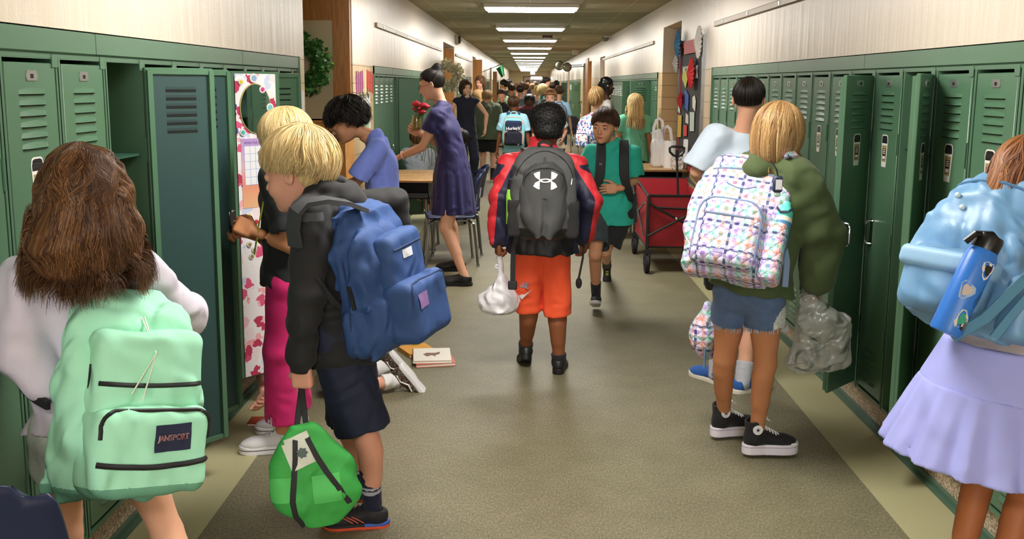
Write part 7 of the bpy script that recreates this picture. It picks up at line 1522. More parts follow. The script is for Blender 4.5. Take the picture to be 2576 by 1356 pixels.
# pennants and poster on the left block wall
def wallpoly(side, pts, name, m, label, cat, th=.003, texts=None, group=None):
    """polygon given by photograph points on the side wall"""
    X = XL if side < 0 else XR; Q = [PX(x, y, X) for x, y in pts]; B = MB(); n = V3(-side, 0, 0); V = [q for q in Q]+[q+n*th for q in Q]; k = len(Q)
    F = [list(range(k)), list(range(k, 2*k))[::-1]]+[(i, k+i, k+(i+1) % k, (i+1) % k) for i in range(k)]; B.add(V, F if side > 0 else [f[::-1] for f in F], 0)
    return B, Q, n
for pts, c1, lab, t in ((((894, 192), (912, 176), (914, 222), (896, 238)), 'b06aa8', 'purple lettered paper pennant on the left block wall', 'PURPLE'), (((922, 174), (938, 190), (938, 236), (922, 220)), 'e2553c', 'orange red lettered paper pennant on the left block wall', 'ORANGE')):
    B, Q, n = wallpoly(-1, pts, 'pennant', None, lab, 'pennant'); c = sum(Q)/4; m = plastic('pen_'+c1, c1, .7); B.box(c+V3(.003, -.12, -.01), c+V3(.004, .12, -.006), 1)
    for i in range(4): B.box(c+V3(.003, -.16+.09*i, -.09), c+V3(.0045, -.135+.09*i, .09), 1)
    props(B.build('paper_pennant', [m, plastic('pen_ink', '8a3a4a', .7)]), lab, 'pennant')
B, Q, n = wallpoly(-1, ((900, 242), (930, 240), (932, 340), (902, 340)), 'p', None, '', ''); c = sum(Q)/4; B.box(c+V3(.003, -.20, -.19), c+V3(.005, .22, .10), 1); B.box(c+V3(.005, -.05, -.12), c+V3(.006, .18, .02), 2); B.text('The World Map', .075, (c+V3(.004, 0, .17), V3(0, 1, 0), Z_, X_), 3, .001)
props(B.build('map_poster', [plastic('poster_white', 'e9e7e2', .6), mat('poster_sea', '9ec9dc', .6, var=.3, vs=9), mat('poster_land', '9fc48a', .6, var=.3, vs=14), plastic('ink', '333340', .6)]), 'pale map poster with printed title on the left block wall', 'poster')
for px, py in ((918, 205),):
    p = PX(px, py, XL); B = MB(); B.box(p+V3(0, -.05, -.14), p+V3(.004, .05, .12)); props(B.build('paper_cutout', plastic('cut_cream', 'dfd0a8', .7)), 'small cream paper cutout between the two pennants', 'paper')
# second left doorway: door leaf with pale rag wreath
r = thing('classroom_door', (-1.5, 17.4, 0), 'brown wooden door standing open in the second left doorway', 'door'); a = P(1122, 123, 17.3); b_ = P(1142, 123, 17.3); B = MB(); B.box((a[0]-.25, 17.28, 0), (b_[0], 17.33, a[2])); B.build('door_leaf', M_door, r)
c = P(1127, 190, 15.75); wreath(c, .17, .10, [plastic('rag_a', 'd8ceae', .9), plastic('rag_b', 'c2b68f', .9), plastic('rag_c', 'e6dfc4', .9)], 'rag_wreath', 'pale fluffy rag wreath beyond the woman in navy', 700, 5, .06)
B = MB(); p = P(1122, 222, 15.95); B.box(p-V3(.05, .004, .05), p+V3(.05, .004, .06)); props(B.build('green_card', plastic('card_green', '3f9a3c', .6)), 'small bright green card hanging under the rag wreath', 'card')
for Y, x0, x1, zt, lab in ((24.6, 1190, 1213, 150, 'third'), (36, 1240, 1250, 180, 'fourth')):
    a = P(x0, zt, Y+.8); b_ = P(x1, zt, Y+.8); r = thing('classroom_door', (a[0], Y+.8, 0), 'brown wooden door leaf open in the %s left doorway' % lab, 'door'); B = MB(); B.box((a[0], Y+.78, 0), (b_[0], Y+.83, a[2])); B.build('door_leaf', M_door, r)
# right doorways
r = thing('classroom_door', (1.98, 11.6, 0), 'brown wooden door in the recess left of the black notice board', 'door'); B = MB(); B.box((1.86, 10.46, 0), (1.90, 11.62, 2.2)); B.build('door_leaf', M_door, r); B = MB(); B.box((1.83, 11.56, 0), (1.87, 11.62, 2.24)); B.build('door_jamb', plastic('jamb', 'cfc8b8', .5), r)
for Y0, Y1, lab in ((20.7, 21.9, 'second'), (25.0, 26.0, 'third'), (27.2, 28.5, 'fourth')):
    r = thing('classroom_door', (1.8, Y0, 0), 'brown wooden door in the %s right-hand doorway' % lab, 'door'); B = MB(); B.box((1.70, Y0, 0), (1.74, Y1, 2.15)); B.build('door_leaf', M_door, r)
B = MB(); B.box((1.6, 26.05, 1.2), (1.72, 27.15, 2.3)); props(B.build('trim_9', M_door), kind='structure')
# notice board
r = thing('notice_board', (XR, 9.75, .7), 'black notice board with red border and paper cutouts on the right wall', 'notice board'); y0, y1, z0, z1 = 8.97, 10.30, .75, 2.03
B = MB(); B.box((XR-.012, y0, z0), (XR, y1, z1)); B.build('board_panel', mat('board_black', '24221f', .75), r)
B = MB()
for lo, hi in (((y0, z0), (y0+.05, z1)), ((y1-.05, z0), (y1, z1)), ((y0, z1-.05), (y1, z1)), ((y0, z0), (y1, z0+.05))): B.box((XR-.018, lo[0], lo[1]), (XR-.011, hi[0], hi[1]))
B.build('red_border', plastic('border_red', 'b83038', .6), r)
for lo, hi in (((y0-.03, z0-.02), (y0, z1+.03)), ((y1, z0-.02), (y1+.03, z1+.03))): B = MB(); B.box((XR-.03, lo[0], lo[1]), (XR, hi[0], hi[1])); B.build('metal_edge', M_tubes, r)
B = MB(); p = PX(1735, 105, XR); B.box((XR-.03, 9.35, z1-.12), (XR-.018, 10.0, z1+.01)); B.build('banner', plastic('banner_red', 'c23030', .6), r)
B = MB(); B.text('WE KIDS ROCK', .17, (V3(XR-.016, 9.68, 1.72), V3(0, -1, 0), Z_, V3(-1, 0, 0)), 0, .002, bold=True, sx=.75); B.build('board_lettering', plastic('letter_white', 'e8e8e8', .5), r)
def fan(px, py, Y, ry, rz, col, lab, x=.06):
    c = PX(px, py, XR-.02); c[0] = XR-.05; c[1] = Y; B = MB(); n = 40; V = [c+V3(-.045, 0, 0), c+V3(.035, 0, 0)]
    for i in range(n): a = 6.283*i/n; V.append(c+V3(-.006 if i % 2 else .006, rz*math.cos(a), rz*math.sin(a)))
    B.add(V, [(0, 2+i, 2+(i+1) % n) for i in range(n)]+[(1, 2+(i+1) % n, 2+i) for i in range(n)]); B.box(c-V3(.0, .03, .03), c+V3(.045, .03, .03)); o = B.build('paper_fan', plastic('fan_'+col, col, .7)); props(o, lab, 'paper fan', 'paper fans on the notice board')
fan(1705, 112, 10.30, 0, .15, '2c6f9a', 'blue pleated paper fan at the top left of the black notice board'); fan(1702, 160, 10.36, 0, .10, 'c9c6c4', 'small white pleated paper fan under the blue one on the notice board'); fan(1756, 108, 9.05, 0, .15, 'cfcac4', 'white pleated paper fan at the top right of the notice board')
fan(1740, 185, 9.40, 0, .15, 'c8242c', 'large red pleated paper fan in the middle of the notice board'); fan(1717, 252, 9.98, 0, .09, 'b01c28', 'small red pleated paper fan lower on the notice board')
for pts, c1, lab in ((((1722, 190), (1728, 170), (1734, 190), (1735, 200), (1730, 222), (1722, 200)), 'd6d04c', 'yellow paper star'), (((1724, 240), (1730, 225), (1738, 240), (1736, 280), (1725, 270)), '3f62b0', 'blue paper star with lettering'), (((1748, 245), (1753, 240), (1756, 255), (1754, 280), (1748, 270)), 'e6e2d8', 'cream paper feather'), (((1712, 255), (1715, 250), (1716, 285), (1711, 280)), 'e0dcd0', 'small cream paper feather'), (((1731, 285), (1737, 290), (1737, 312), (1730, 308)), 'e4e0d4', 'white paper tag'), (((1709, 290), (1720, 290), (1718, 345), (1709, 345)), 'cfa83c', 'golden patterned paper figure'), (((1725, 315), (1733, 315), (1733, 342), (1725, 342)), 'd04038', 'red and yellow paper card'), (((1741, 282), (1752, 282), (1751, 330), (1741, 330)), 'c8d8cc', 'pale patterned paper figure')):
    B, Q, n = wallpoly(1, pts, '', None, '', '', th=.004); B.V = [v+V3(-.02, 0, 0) for v in B.V]; B.build(lab.replace(' ', '_').replace('_with_lettering', ''), mat('pc_'+c1, c1, .7, var=.25, vs=22), r)
# conduit rails
for X, a, b_, z, lab in ((XL, 8.9, 15.6, 2.125, 'thin metal rail along the upper left wall, nearer one'), (XL, 18.6, 24, 2.14, 'thin metal rail along the upper left wall, farther one'), (XR, 5.0, 8.5, 2.125, 'thin metal rail above the near right lockers'), (XR, 12.6, 21, 2.14, 'thin metal rail along the farther right wall')):
    s_ = 1 if X > 0 else -1; r = thing('display_rail', (X, a, z), lab, 'rail'); B = MB(); B.box((X-s_*.02, a, z-.022), (X, b_, z+.022), bev=.004); B.build('rail_body', mat('rail_alu', '8d8270', .4, metal=.5), r)
    B = MB(); y = a+.4
    while y < b_: B.box((X-s_*.024, y, z-.012), (X-s_*.019, y+.03, z+.012)); y += .9
    B.build('clips', M_tubes, r)
# ceiling and wall fittings
def dome(px, py, Y, rr, lab): 
    c = P(px, py, Y); r = thing('convex_mirror', c, lab, 'mirror', 'round convex mirrors high on the right'); B = MB(); Rm = np.stack([V3(1, 0, 0), V3(0, 0, 1), V3(0, -1, 0)], 1); B.lathe([(rr, 0), (rr*.98, .02), (rr*.8, .07), (rr*.5, .11), (1e-4, .13)], 0, 28, c=c, R=Rm); B.build('mirror_dome', mat('mirror_dim', 'a5aa98', .3, metal=.35), r); B = MB(); B.tube([c+V3(rr*math.cos(t), -.005, rr*math.sin(t)) for t in np.linspace(0, 6.283, 29)[:-1]], .016, n=6, closed=True); B.build('rim', M_blk, r); B = MB(); B.tube([c+V3(0, .02, 0), V3(XR, c[1]+.3, c[2]+.03)], .012, n=6); B.build('bracket', M_blk, r)
dome(1407, 165, 29, .125, 'round convex mirror high on the right, left one of the pair'); dome(1427, 169, 28, .115, 'round convex mirror high on the right, right one of the pair')
c = P(1377, 99, 19.3); c[2] = ZC; r = thing('smoke_detector', c, 'small dark red and white detector on the ceiling between the light fixtures', 'smoke detector'); B = MB(); B.lathe([(.001, -.075), (.05, -.07), (.055, -.045), (.0, -.04)], 0, 20, c=c); B.build('sensor', M_white, r); B = MB(); B.box(c-V3(.10, .06, .045), c+V3(.10, .06, -.001)); B.build('mount', plastic('maroon', '5a2a24', .5), r)
c = P(1147, 100, 18.7); r = thing('wall_speaker', c, 'small white and black alarm speaker high on the left wall', 'speaker'); B = MB(); B.box((XL, c[1]-.1, c[2]-.09), (XL+.06, c[1]+.1, c[2]+.09), bev=.01); B.build('housing', plastic('housing_cream', 'd6cdb8', .5), r); B = MB(); B.lathe([(.0, .0), (.07, .0), (.075, .03), (.0, .06)], 0, 20, c=V3(XL+.06, c[1], c[2]), R=np.stack([V3(0, 1, 0), V3(0, 0, 1), V3(1, 0, 0)], 1)); B.build('horn', M_blk, r)
c = P(1518, 97, 19.5); r = thing('security_camera', V3(XR-.1, c[1], c[2]), 'small white security camera high on the right wall', 'camera'); B = MB(); B.box((XR-.13, 19.4, c[2]+.02), (XR, 19.6, c[2]+.10), bev=.01); B.build('housing', M_white, r); B = MB(); B.ball((XR-.09, 19.5, c[2]), (.07, .07, .06)); B.build('dome', plastic('dome_grey', '8a8a86', .15), r)
c = P(1448, 139, 27); r = thing('ceiling_speaker', V3(c[0], 27, ZC), 'tiny grey ceiling fixture far along the right side', 'ceiling fixture'); B = MB(); B.box((c[0]-.08, 26.9, ZC-.14), (c[0]+.08, 27.1, ZC-.001), bev=.01); B.build('housing', plastic('housing_cream', 'd6cdb8', .5), r)
c = P(1340, 184, 60); r = thing('exit_sign', c, 'tiny red-lettered exit sign hanging at the end of the corridor', 'sign'); B = MB(); B.box(c-V3(.14, .03, .09), c+V3(.14, .03, .10), bev=.005); B.build('sign_box', plastic('sign_white', 'efe6dc', .4, emit=.6), r); B = MB(); B.text('EXIT', .13, (c+V3(0, -.034, 0), X_, Z_, -Y_), 0, .002, bold=True); B.build('sign_lettering', plastic('exit_red', 'c83c34', .4), r); B = MB(); B.tube([c+V3(0, 0, .1), V3(c[0], 60, ZC)], .015, n=6); B.build('stem', M_tubes, r)
c = P(1258, 178, 29.5); r = thing('green_flag', c, 'green flag jutting from the left wall far down the corridor', 'flag'); V = []; F = []
A_, B2, C2, D2 = P(1248, 173, 29.5), P(1266, 162, 29.5), P(1269, 190, 29.5), P(1262, 195, 29.5)
for i in range(9):
    for j in range(7): u, v = i/8, j/6; p = (A_*(1-u)+B2*u)*(1-v)+(D2*(1-u)+C2*u)*v; V.append(p+V3(0, .03*math.sin(u*9), 0))
for i in range(8):
    for j in range(6): F.append((i*7+j, i*7+j+1, (i+1)*7+j+1, (i+1)*7+j))
o = mesh('flag_cloth', V, F, cloth('flag_green', '1f6a3c'), r); sm = o.modifiers.new('s', 'SOLIDIFY'); sm.thickness = .004; B = MB(); B.tube([P(1270, 158, 29.5), V3(XL, 29.5, 1.95)], .012, n=6); B.build('pole', M_tubes, r)
# end of the corridor: doors with a lit transom and blue poster
r = thing('end_doors', V3(.9, END, 0), 'pale double doors with dark frame at the far end of the corridor', 'door'); a, b_ = P(1316, 192, END-.05), P(1368, 192, END-.05); B = MB(); B.box((a[0], END-.06, 0), (a[0]+.07, END, a[2])); B.box((b_[0]-.07, END-.06, 0), (b_[0], END, a[2])); B.box((a[0], END-.06, a[2]-.07), (b_[0], END, a[2])); B.box(((a[0]+b_[0])/2-.03, END-.06, 0), ((a[0]+b_[0])/2+.03, END, a[2])); B.build('door_frame', plastic('frame_taupe', '7a7468', .6), r)
B = MB(); B.box((a[0]+.07, END-.04, 0), (b_[0]-.07, END-.02, a[2]-.07)); B.build('door_leaf', plastic('leaf_pale', 'c9c0b4', .6), r)
B = MB(); p0, p1 = P(1336, 193, END-.1), P(1363, 199, END-.1); B.box((p0[0], END-.08, p1[2]), (p1[0], END-.061, p0[2])); B.build('lit_transom', plastic('transom_lit', 'f4f6ff', .5, emit=2.5), r)
B = MB(); p0, p1 = P(1338, 201, END-.1), P(1358, 209, END-.1); B.box((p0[0], END-.08, p1[2]), (p1[0], END-.061, p0[2])); props(B.build('blue_poster', mat('poster_blue', 'a8b4dc', .6, var=.4, vs=6)), 'pale blue poster on the far end doors', 'poster')
# far chair and cart on the right
chair((.93, 22.8, 0), math.radians(20), 'empty dark chair in mid corridor beyond the teal-shirted boy', seat=.46)
r = thing('wheeled_cart', PF(1450, 368), 'dark folded cart with small wheels and ring handle beyond the teal-shirted boy', 'cart'); Yc = PF(1450, 368)[1]
for px in (1440, 1455): c = PF(px, 368)+V3(0, 0, .075); B = MB(); B.lathe([(.02, -.012), (.06, -.014), (.075, -.01), (.075, .01), (.06, .014), (.02, .012)], 0, 20, c=c, R=R); B.build('wheel', MATS['tyre_black'], r)
B = MB(); B.tube([P(1443, 345, Yc), P(1443, 300, Yc), P(1462, 345, Yc), P(1480, 352, Yc)], .014, n=6); B.tube([P(1443, 300, Yc), P(1476, 345, Yc)], .014, n=6); B.tube([P(1460, 285, Yc), P(1460, 262, Yc)], .010, n=6); B.tube([P(1460, 257, Yc)+V3(.033*math.cos(t), 0, .026*math.sin(t)) for t in np.linspace(0, 6.283, 17)[:-1]], .011, n=6, closed=True); B.build('cart_frame', M_blk, r)
B = MB(); B.box(P(1445, 325, Yc), P(1470, 300, Yc+.3), bev=.02); B.build('cart_cloth', cloth('cart_maroon', '3a1c28'), r)
# books on the floor by the kneeling child, and one by the lockers
def book(c, rz, w, d, t, col, lab, z=0.0, art=False):
    r = thing('picture_book', V3(c[0], c[1], z), lab, 'book', 'picture books on the floor', rz=rz); B = MB(); B.box((-w/2, -d/2, 0), (w/2, d/2, .002)); B.box((-w/2, -d/2, t-.002), (w/2, d/2, t)); B.box((-w/2, -d/2, 0), (-w/2+.003, d/2, t)); B.build('cover', plastic('cover_'+col, col, .4), r, local=True)
    B = MB(); B.box((-w/2+.003, -d/2+.004, .002), (w/2-.004, d/2-.004, t-.002)); B.build('pages', plastic('pages', 'e8e2d2', .8), r, local=True)
    if art: B = MB(); B.prism([(-.05, 0), (-.03, .03), (.02, .025), (.05, .045), (.045, .0), (.02, -.02), (.025, -.05), (0, -.02), (-.03, -.045)], t, t+.0008, 0); B.build('cover_picture', plastic('art_brown', '7a5238', .6), r, local=True)
c = PF(1088, 906); book(c, .25, .23, .27, .018, 'd0604c', 'coral edged picture book at the bottom of the floor pile'); book(c+V3(-.005, .005, 0), .12, .22, .26, .016, 'eeeade', 'white picture book with a brown drawing on top of the floor pile', z=.0185, art=True); book(PF(1050, 885), .5, .18, .2, .02, 'e0a040', 'small orange book beside the floor pile')
c = PF(1046, 872); r = thing('tennis_ball', c, 'yellow green ball by the books on the floor', 'ball'); B = MB(); B.ball(c+V3(0, 0, .033), .033, 0, 16); B.build('ball_shell', cloth('ball_lime', 'b8cf4a'), r); B = MB(); B.tube([c+V3(.0335*math.cos(t), .012*math.sin(2*t), .033+.0325*math.sin(t)) for t in np.linspace(0, 6.283, 33)[:-1]], .0015, n=5, closed=True); B.build('ball_seam', M_white, r)
book(PF(672, 1063), .05, .17, .10, .012, 'a8442c', 'thin red brown book lying by the left lockers')
B = MB(); p = on(985, 440, 8.6, .745); B.box(p-V3(.03, .02, 0), p+V3(.03, .02, .03), bev=.008); props(B.build('eraser', plastic('eraser_pink', 'e0a090', .6)), 'pink block on the near left desk', 'eraser')
# ---------------------------------------------------------------- people farther down the corridor
H_far = {'brown': H_brown, 'blond': H_blond, 'dark': H_dark, 'kid': H_kid, 'dirty': H_dirty, 'auburn': H_auburn}
def far(px, py, D, h, face, top, bot, hair, label, skin='skin_fair', style='short', lean=0.05, hands=None, elbow=None, feet=None, pants=.85, sl=.7, head=(0, 5, 0), res=None, hood=False, group=None, cat='person', sw=1.0, e=.022, topn='shirt', tmi=None, drop=0.0, bulk=1.0, socks=None, shoes=None, knee=None, name='person', brow='2a1c12'):
    x = P(px, py, D)[0]; res = res or (1.7 if D < 17 else 2.3 if D < 26 else 3.0)
    p = Person(name, label, cat, (x, D), h, face, skin, lean=lean, hd=P(px, py, D), head=head, hands=hands, elbow=elbow, feet=feet, res=res, sw=sw, drop=drop, bulk=bulk, group=group, knee=knee, hs=1.03); p.eyes = D < 15.2
    p.skinbody(brow=brow if D < 20 and abs(face-180) < 75 else None)
    T = [cloth('far_'+c, c) if isinstance(c, str) else c for c in (top if isinstance(top, (list, tuple)) else [top])]
    p.top(topn, T, e=e, sl=(sl, sl) if not isinstance(sl, tuple) else sl, hem=.11, hood=hood, fa=.007, ff=32, cuff=(sl == 2), mi=tmi, cavity=False, collar=D < 18, seed=int(D*7) % 97)
    p.bottoms('trousers' if pants > 1 else 'shorts', cloth('far_'+bot, bot), t=pants, e=.018)
    for a in 'LR':
        p.shoe(a, shoes or dict(upper=M_zip, sole=M_white))
        if socks: p.sock(a, .4, socks)
    hm = H_far[hair]
    if style == 'short': p.hair(hm, n=2200, r=.0016, L=lambda z: 1.65 if 40 < z < 140 else (1.8 if abs(z+90) > 55 else 2.0), off=.012, seed=int(D*3) % 50, wave=(.15, 20))
    elif style == 'buzz': p.hair(hm, n=1200, r=.0014, L=lambda z: 1.4 if 40 < z < 140 else (1.7 if abs(z+90) > 55 else 2.0), off=.004, seed=3, wave=(.02, 20))
    elif style == 'long': p.hair(hm, n=3600, r=.0015, L=lambda z: 1.3 if 50 < z < 130 else 1.75, fall=lambda z: .0 if 50 < z < 130 else .25, off=.014, seed=int(D*3) % 50, wave=(.7, 40), out=.15, strand_seg=18, base=lambda S: (S.u(ell((0, -.045, -.03), (.082, .070, .11)), .04), S.u(ell((0, -.05, -.13), (.088, .055, .08)), .04)))
    elif style == 'bob': p.hair(hm, n=2800, r=.0015, L=lambda z: 1.3 if 50 < z < 130 else 1.75, fall=lambda z: .0 if 50 < z < 130 else .11, off=.014, seed=7, wave=(.4, 40), inward=.3, strand_seg=16, base=lambda S: S.u(ell((0, -.04, -.03), (.084, .072, .09)), .04))
    elif style == 'afro': p.curls(H_afro, lambda S: (S.u(ell((0, -.018, .046), (.085, .098, .084))), S.i(half((0, 0, -.03), (0, .15, -1))), S.s(ell((0, .12, -.02), (.10, .08, .09)), .01)), h=.005)
    return p
olive = far(1226, 246, 15.85, 1.50, -6, '56604a', '17181a', 'dirty', 'short-haired boy in an olive grey hoodie and black shorts standing with his back turned', style='buzz', sl=2, e=.045, hood=True, topn='hoodie', pants=.75, socks=cloth('sock_black', '222226'), shoes=dict(upper=plastic('trainer_red', '8a2a2a', .6), sole=M_white), sw=1.05, bulk=1.08)
far(1203, 244, 16.7, 1.42, -20, ['1b1b20', 'd8d8d8'], '7a92b4', 'dirty', 'long-haired girl in a black floral top beside the olive hoodie boy', style='long', tmi=lambda c: ((np.sin(c[:, 0]*90)*np.sin(c[:, 2]*90)*np.sin(c[:, 1]*90+c[:, 0]*40)) > .35).astype(int), sl=.7, pants=.45, e=.02)
far(1172, 221, 14.9, 1.66, 205, '15182a', '1a1d2c', 'kid', 'woman in a sleeveless dark navy top with a hand on her hip', skin='skin_fair', style='bob', sl=.12, pants=1.85, hands={'R': (.20, .08, .93), 'L': (-.28, .10, .90)}, elbow={'R': (1, -.4, 0), 'L': (-1, -.4, 0)}, e=.012)
far(1208, 208, 17.6, 1.68, 150, '8a7a6c', '4a4a52', 'brown', 'brown curly haired adult half hidden behind the woman in dark navy', style='bob', sl=2)
# Hurley boy
hb = far(1292, 263, 13.4, 1.42, -4, '9fcfe6', '20242c', 'kid', 'boy with cropped hair in a pale blue shirt wearing a Hurley backpack', skin='skin_brown', style='buzz', sl=.75, e=.022)
T = frame(hb.J['pv']+V3(.0, -.135, .0), y=V3(0, -1, 0), z=V3(.02, -.05, 1)); k = Pack('backpack', 'aqua and navy Hurley backpack worn by the boy in pale blue', T, .31, .44, .16); S = pack_shape(.31, .44, .13); aq = cloth('aqua_pack', '7fd2dc'); k.solid(S, 'main_compartment', aq, h=.009)
Q = Shape(); Q.u(rbox((0, .135, .285), (.115, .025, .075), .03)); k.solid(Q, 'upper_pocket', cloth('pack_navy', '1d2a4a'), h=.008); Q2 = Shape(); Q2.u(rbox((0, .15, .115), (.13, .04, .10), .04)); k.solid(Q2, 'front_pocket', cloth('pack_ink', '15182a'), h=.008)
k.zip(Q2, arch(-.125, .125, .05, .215, .05), plastic('coral', 'f09a82', .5), .006); k.zip(S, arch(-.12, .12, .3, .40, .06), MATS['coral'], .006)
B = MB(); B.text('Hurley)(', .058, (V3(0, .165, .27), V3(-1, 0, .08), Z_, Y_), 0, .002, bold=True); k.decal(Q, B, 'logo_lettering', M_white, off=.006); B = MB(); B.text(')(', .045, (V3(-.075, .165, .05), V3(-1, 0, 0), Z_, Y_), 0, .002, bold=True); k.decal(Q2, B, 'small_logo', plastic('logo_dim', '9a9a9a', .5), off=.006)
straps(k, hb, cloth('strap_navy', '24335a'), w=.05, e=.03, front=False); k.handle(aq, y=.02, z=.42)
# group behind
far(1332, 258, 15.6, 1.46, 178, ['2b2730', '6a2a34'], '17171a', 'dark', 'dark-skinned boy in a black zip jacket facing the camera with hands together', skin='skin_dark', style='afro', sl=2, hands={'L': (-.02, .20, .92), 'R': (.02, .21, .93)}, elbow={'L': (-1, -.3, -.4), 'R': (1, -.3, -.4)}, e=.034, topn='jacket', tmi=lambda c: (c[:, 2] > 1.19).astype(int), pants=1.9)
nb = far(1385, 246, 14.2, 1.40, 172, 'c6ccd2', '3a4150', 'auburn', 'boy in a grey white shirt wearing a headband facing the camera', style='short', sl=.75, e=.022, hands={'L': (-.20, .10, .80), 'R': (.24, .10, .80)}); B = MB(); B.tube([ap(nb.HT, (.080*math.cos(t), -.014+.098*math.sin(t), .062+.01*math.sin(t))) for t in np.linspace(0, 6.283, 29)[:-1]], .009, n=6, closed=True, flat=.5); B.build('headband', plastic('band_tan', 'd8b890', .7), nb.root)
for sg, a in ((-1, 'L'), (1, 'R')): t = nb.J['nk']+(nb.J['sh'+a]-nb.J['nk'])*.6; B = MB(); B.band([t+V3(0, .03, .045), t+V3(0, -.08, .01), t+V3(0, -.11, -.10), t+V3(0, -.10, -.22)], V3(0, -1, .2), .045, .01); B.build('shoulder_strap', cloth('strap_navy', '24335a'), nb.root)
c = nb.J['wrL']+V3(.02, 0, -.20); r = thing('plastic_bag', c-V3(0, 0, .12), 'tan translucent shopping bag with a paper roll in it behind the jacket boy', 'bag'); S = Shape(); S.u(ell(c, (.115, .09, .11))); S.u(cone(c, nb.J['wrL']+V3(0, 0, -.06), .07, .02), .04); S.d(fold(.012, 40, 3)); sob('bag_body', S, .010, mat('bag_tan', 'c9b08c', .4, alpha=.85, bump=.4, bs=30), r)
c = nb.J['wrR']+V3(-.02, 0, -.20); r = thing('plastic_bag', c-V3(0, 0, .12), 'tan shopping bag hanging left of the curly black head', 'bag'); S = Shape(); S.u(ell(c, (.085, .07, .10))); S.u(cone(c, nb.J['wrR']+V3(0, 0, -.06), .05, .02), .04); S.d(fold(.012, 40, 4)); sob('bag_body', S, .010, MATS['bag_tan'], r)
far(1373, 268, 15.0, 1.30, 30, ['2f8f5a', 'e0e8e0'], '2a2e3a', 'dark', 'child in a green and white striped shirt partly behind the headband boy', style='short', sl=.7, tmi=lambda c: (np.sin(c[:, 2]*140) > .3).astype(int))
far(1366, 226, 20.5, 1.62, -75, '4a7a74', '5a5650', 'blond', 'blond woman in a teal green blouse looking down, facing right', style='bob', sl=.8, hands={'L': (-.1, .30, 1.05), 'R': (.1, .35, 1.05)}, head=(0, 25, 0))
bb = far(1407, 233, 18.3, 1.50, 2, '9cc4e0', '3a4a5a', 'kid', 'boy in a pale blue shirt with a striped grey backpack, back to the camera', style='buzz', sl=.75); T = frame(bb.J['pv']+V3(0, -.13, .02), y=V3(0, -1, 0), z=Z_); k = Pack('backpack', 'grey and navy striped backpack on the boy in pale blue farther down', T, .30, .42, .15); S = pack_shape(.30, .42, .13); k.solid(S, 'main_compartment', [cloth('stripe_grey', '8d97a8'), cloth('stripe_navy', '3c4a66')], h=.011, mi=lambda c: (np.sin(c[:, 0]*230) > 0).astype(int)); k.handle(M_strap, y=.02, z=.40)
# girl in pink with the floral pack and girl with beads
gp = far(1502, 243, 12.7, 1.44, -38, 'e8386a', 'e88a9c', 'dirty', 'girl in a bright pink T-shirt reaching toward the lockers, floral backpack on', style='bob', sl=.6, e=.022, pants=.5, hands={'R': (.14, .42, 1.10), 'L': (-.14, .40, 1.06)}, elbow={'R': (.5, -.3, -1), 'L': (-.5, -.3, -1)})
T = frame(gp.J['pv']+gp.tf*-.13+V3(0, 0, -.0), y=-gp.tf+V3(-.35, -.2, 0), z=V3(-.03, -.03, 1)); k = Pack('backpack', 'white backpack with blue and red floral pattern on the girl in pink', T, .31, .43, .16); fl = speck('floral_pack', ['eef0f6', 'eef0f6', '5a86c8', 'eef0f6', 'd08a90', 'eef0f6', '3c5c9c', 'f4f4f8'], 42, .8); S = pack_shape(.31, .43, .14); k.solid(S, 'main_compartment', fl, h=.009); Q = Shape(); Q.u(rbox((0, .15, .12), (.12, .04, .10), .04)); k.solid(Q, 'front_pocket', fl, h=.009); k.zip(Q, arch(-.11, .11, .08, .205, .04), plastic('zip_navy', '26304c', .5), .005); straps(k, gp, fl, w=.05, e=.03, front=False)
gbd = far(1527, 217, 13.8, 1.62, -100, ['d9d6d2', '2a2a2e'], '3a3a44', 'dark', 'dark-skinned girl with beaded braids in a white printed shirt behind the pink-shirted girl', skin='skin_dark', style='afro', sl=.7, tmi=lambda c: ((np.abs(c[:, 2]-1.25+.03*np.sin(c[:, 1]*40)) < .012)).astype(int))
B = MB(); rg = random.Random(2)
for i in range(9): a = rg.uniform(0, 6.28); z = rg.uniform(0.0, .09); B.ball(ap(gbd.HT, (.09*math.cos(a), -.018+.10*math.sin(a), z)), (.009, .009, .012), 0, 6)
B.build('hair_beads', M_white, gbd.root)
for i in range(1): B = MB(); [B.tube([ap(gbd.HT, (.08*math.cos(t), -.02+.095*math.sin(t), .03)), ap(gbd.HT, (.092*math.cos(t), -.02+.105*math.sin(t), -.03)), ap(gbd.HT, (.088*math.cos(t), -.02+.10*math.sin(t), -.08))], .009, n=5) for t in np.linspace(2.6, 6.8, 16)]; B.build('braid', M_zip, gbd.root)
far(1597, 262, 11.9, 1.46, 6, '6fc4a6', '3c4448', 'blond', 'girl with long wavy golden hair in a mint green T-shirt standing at the right lockers', style='long', skin='skin_tan', sl=.6, e=.030, pants=.35)
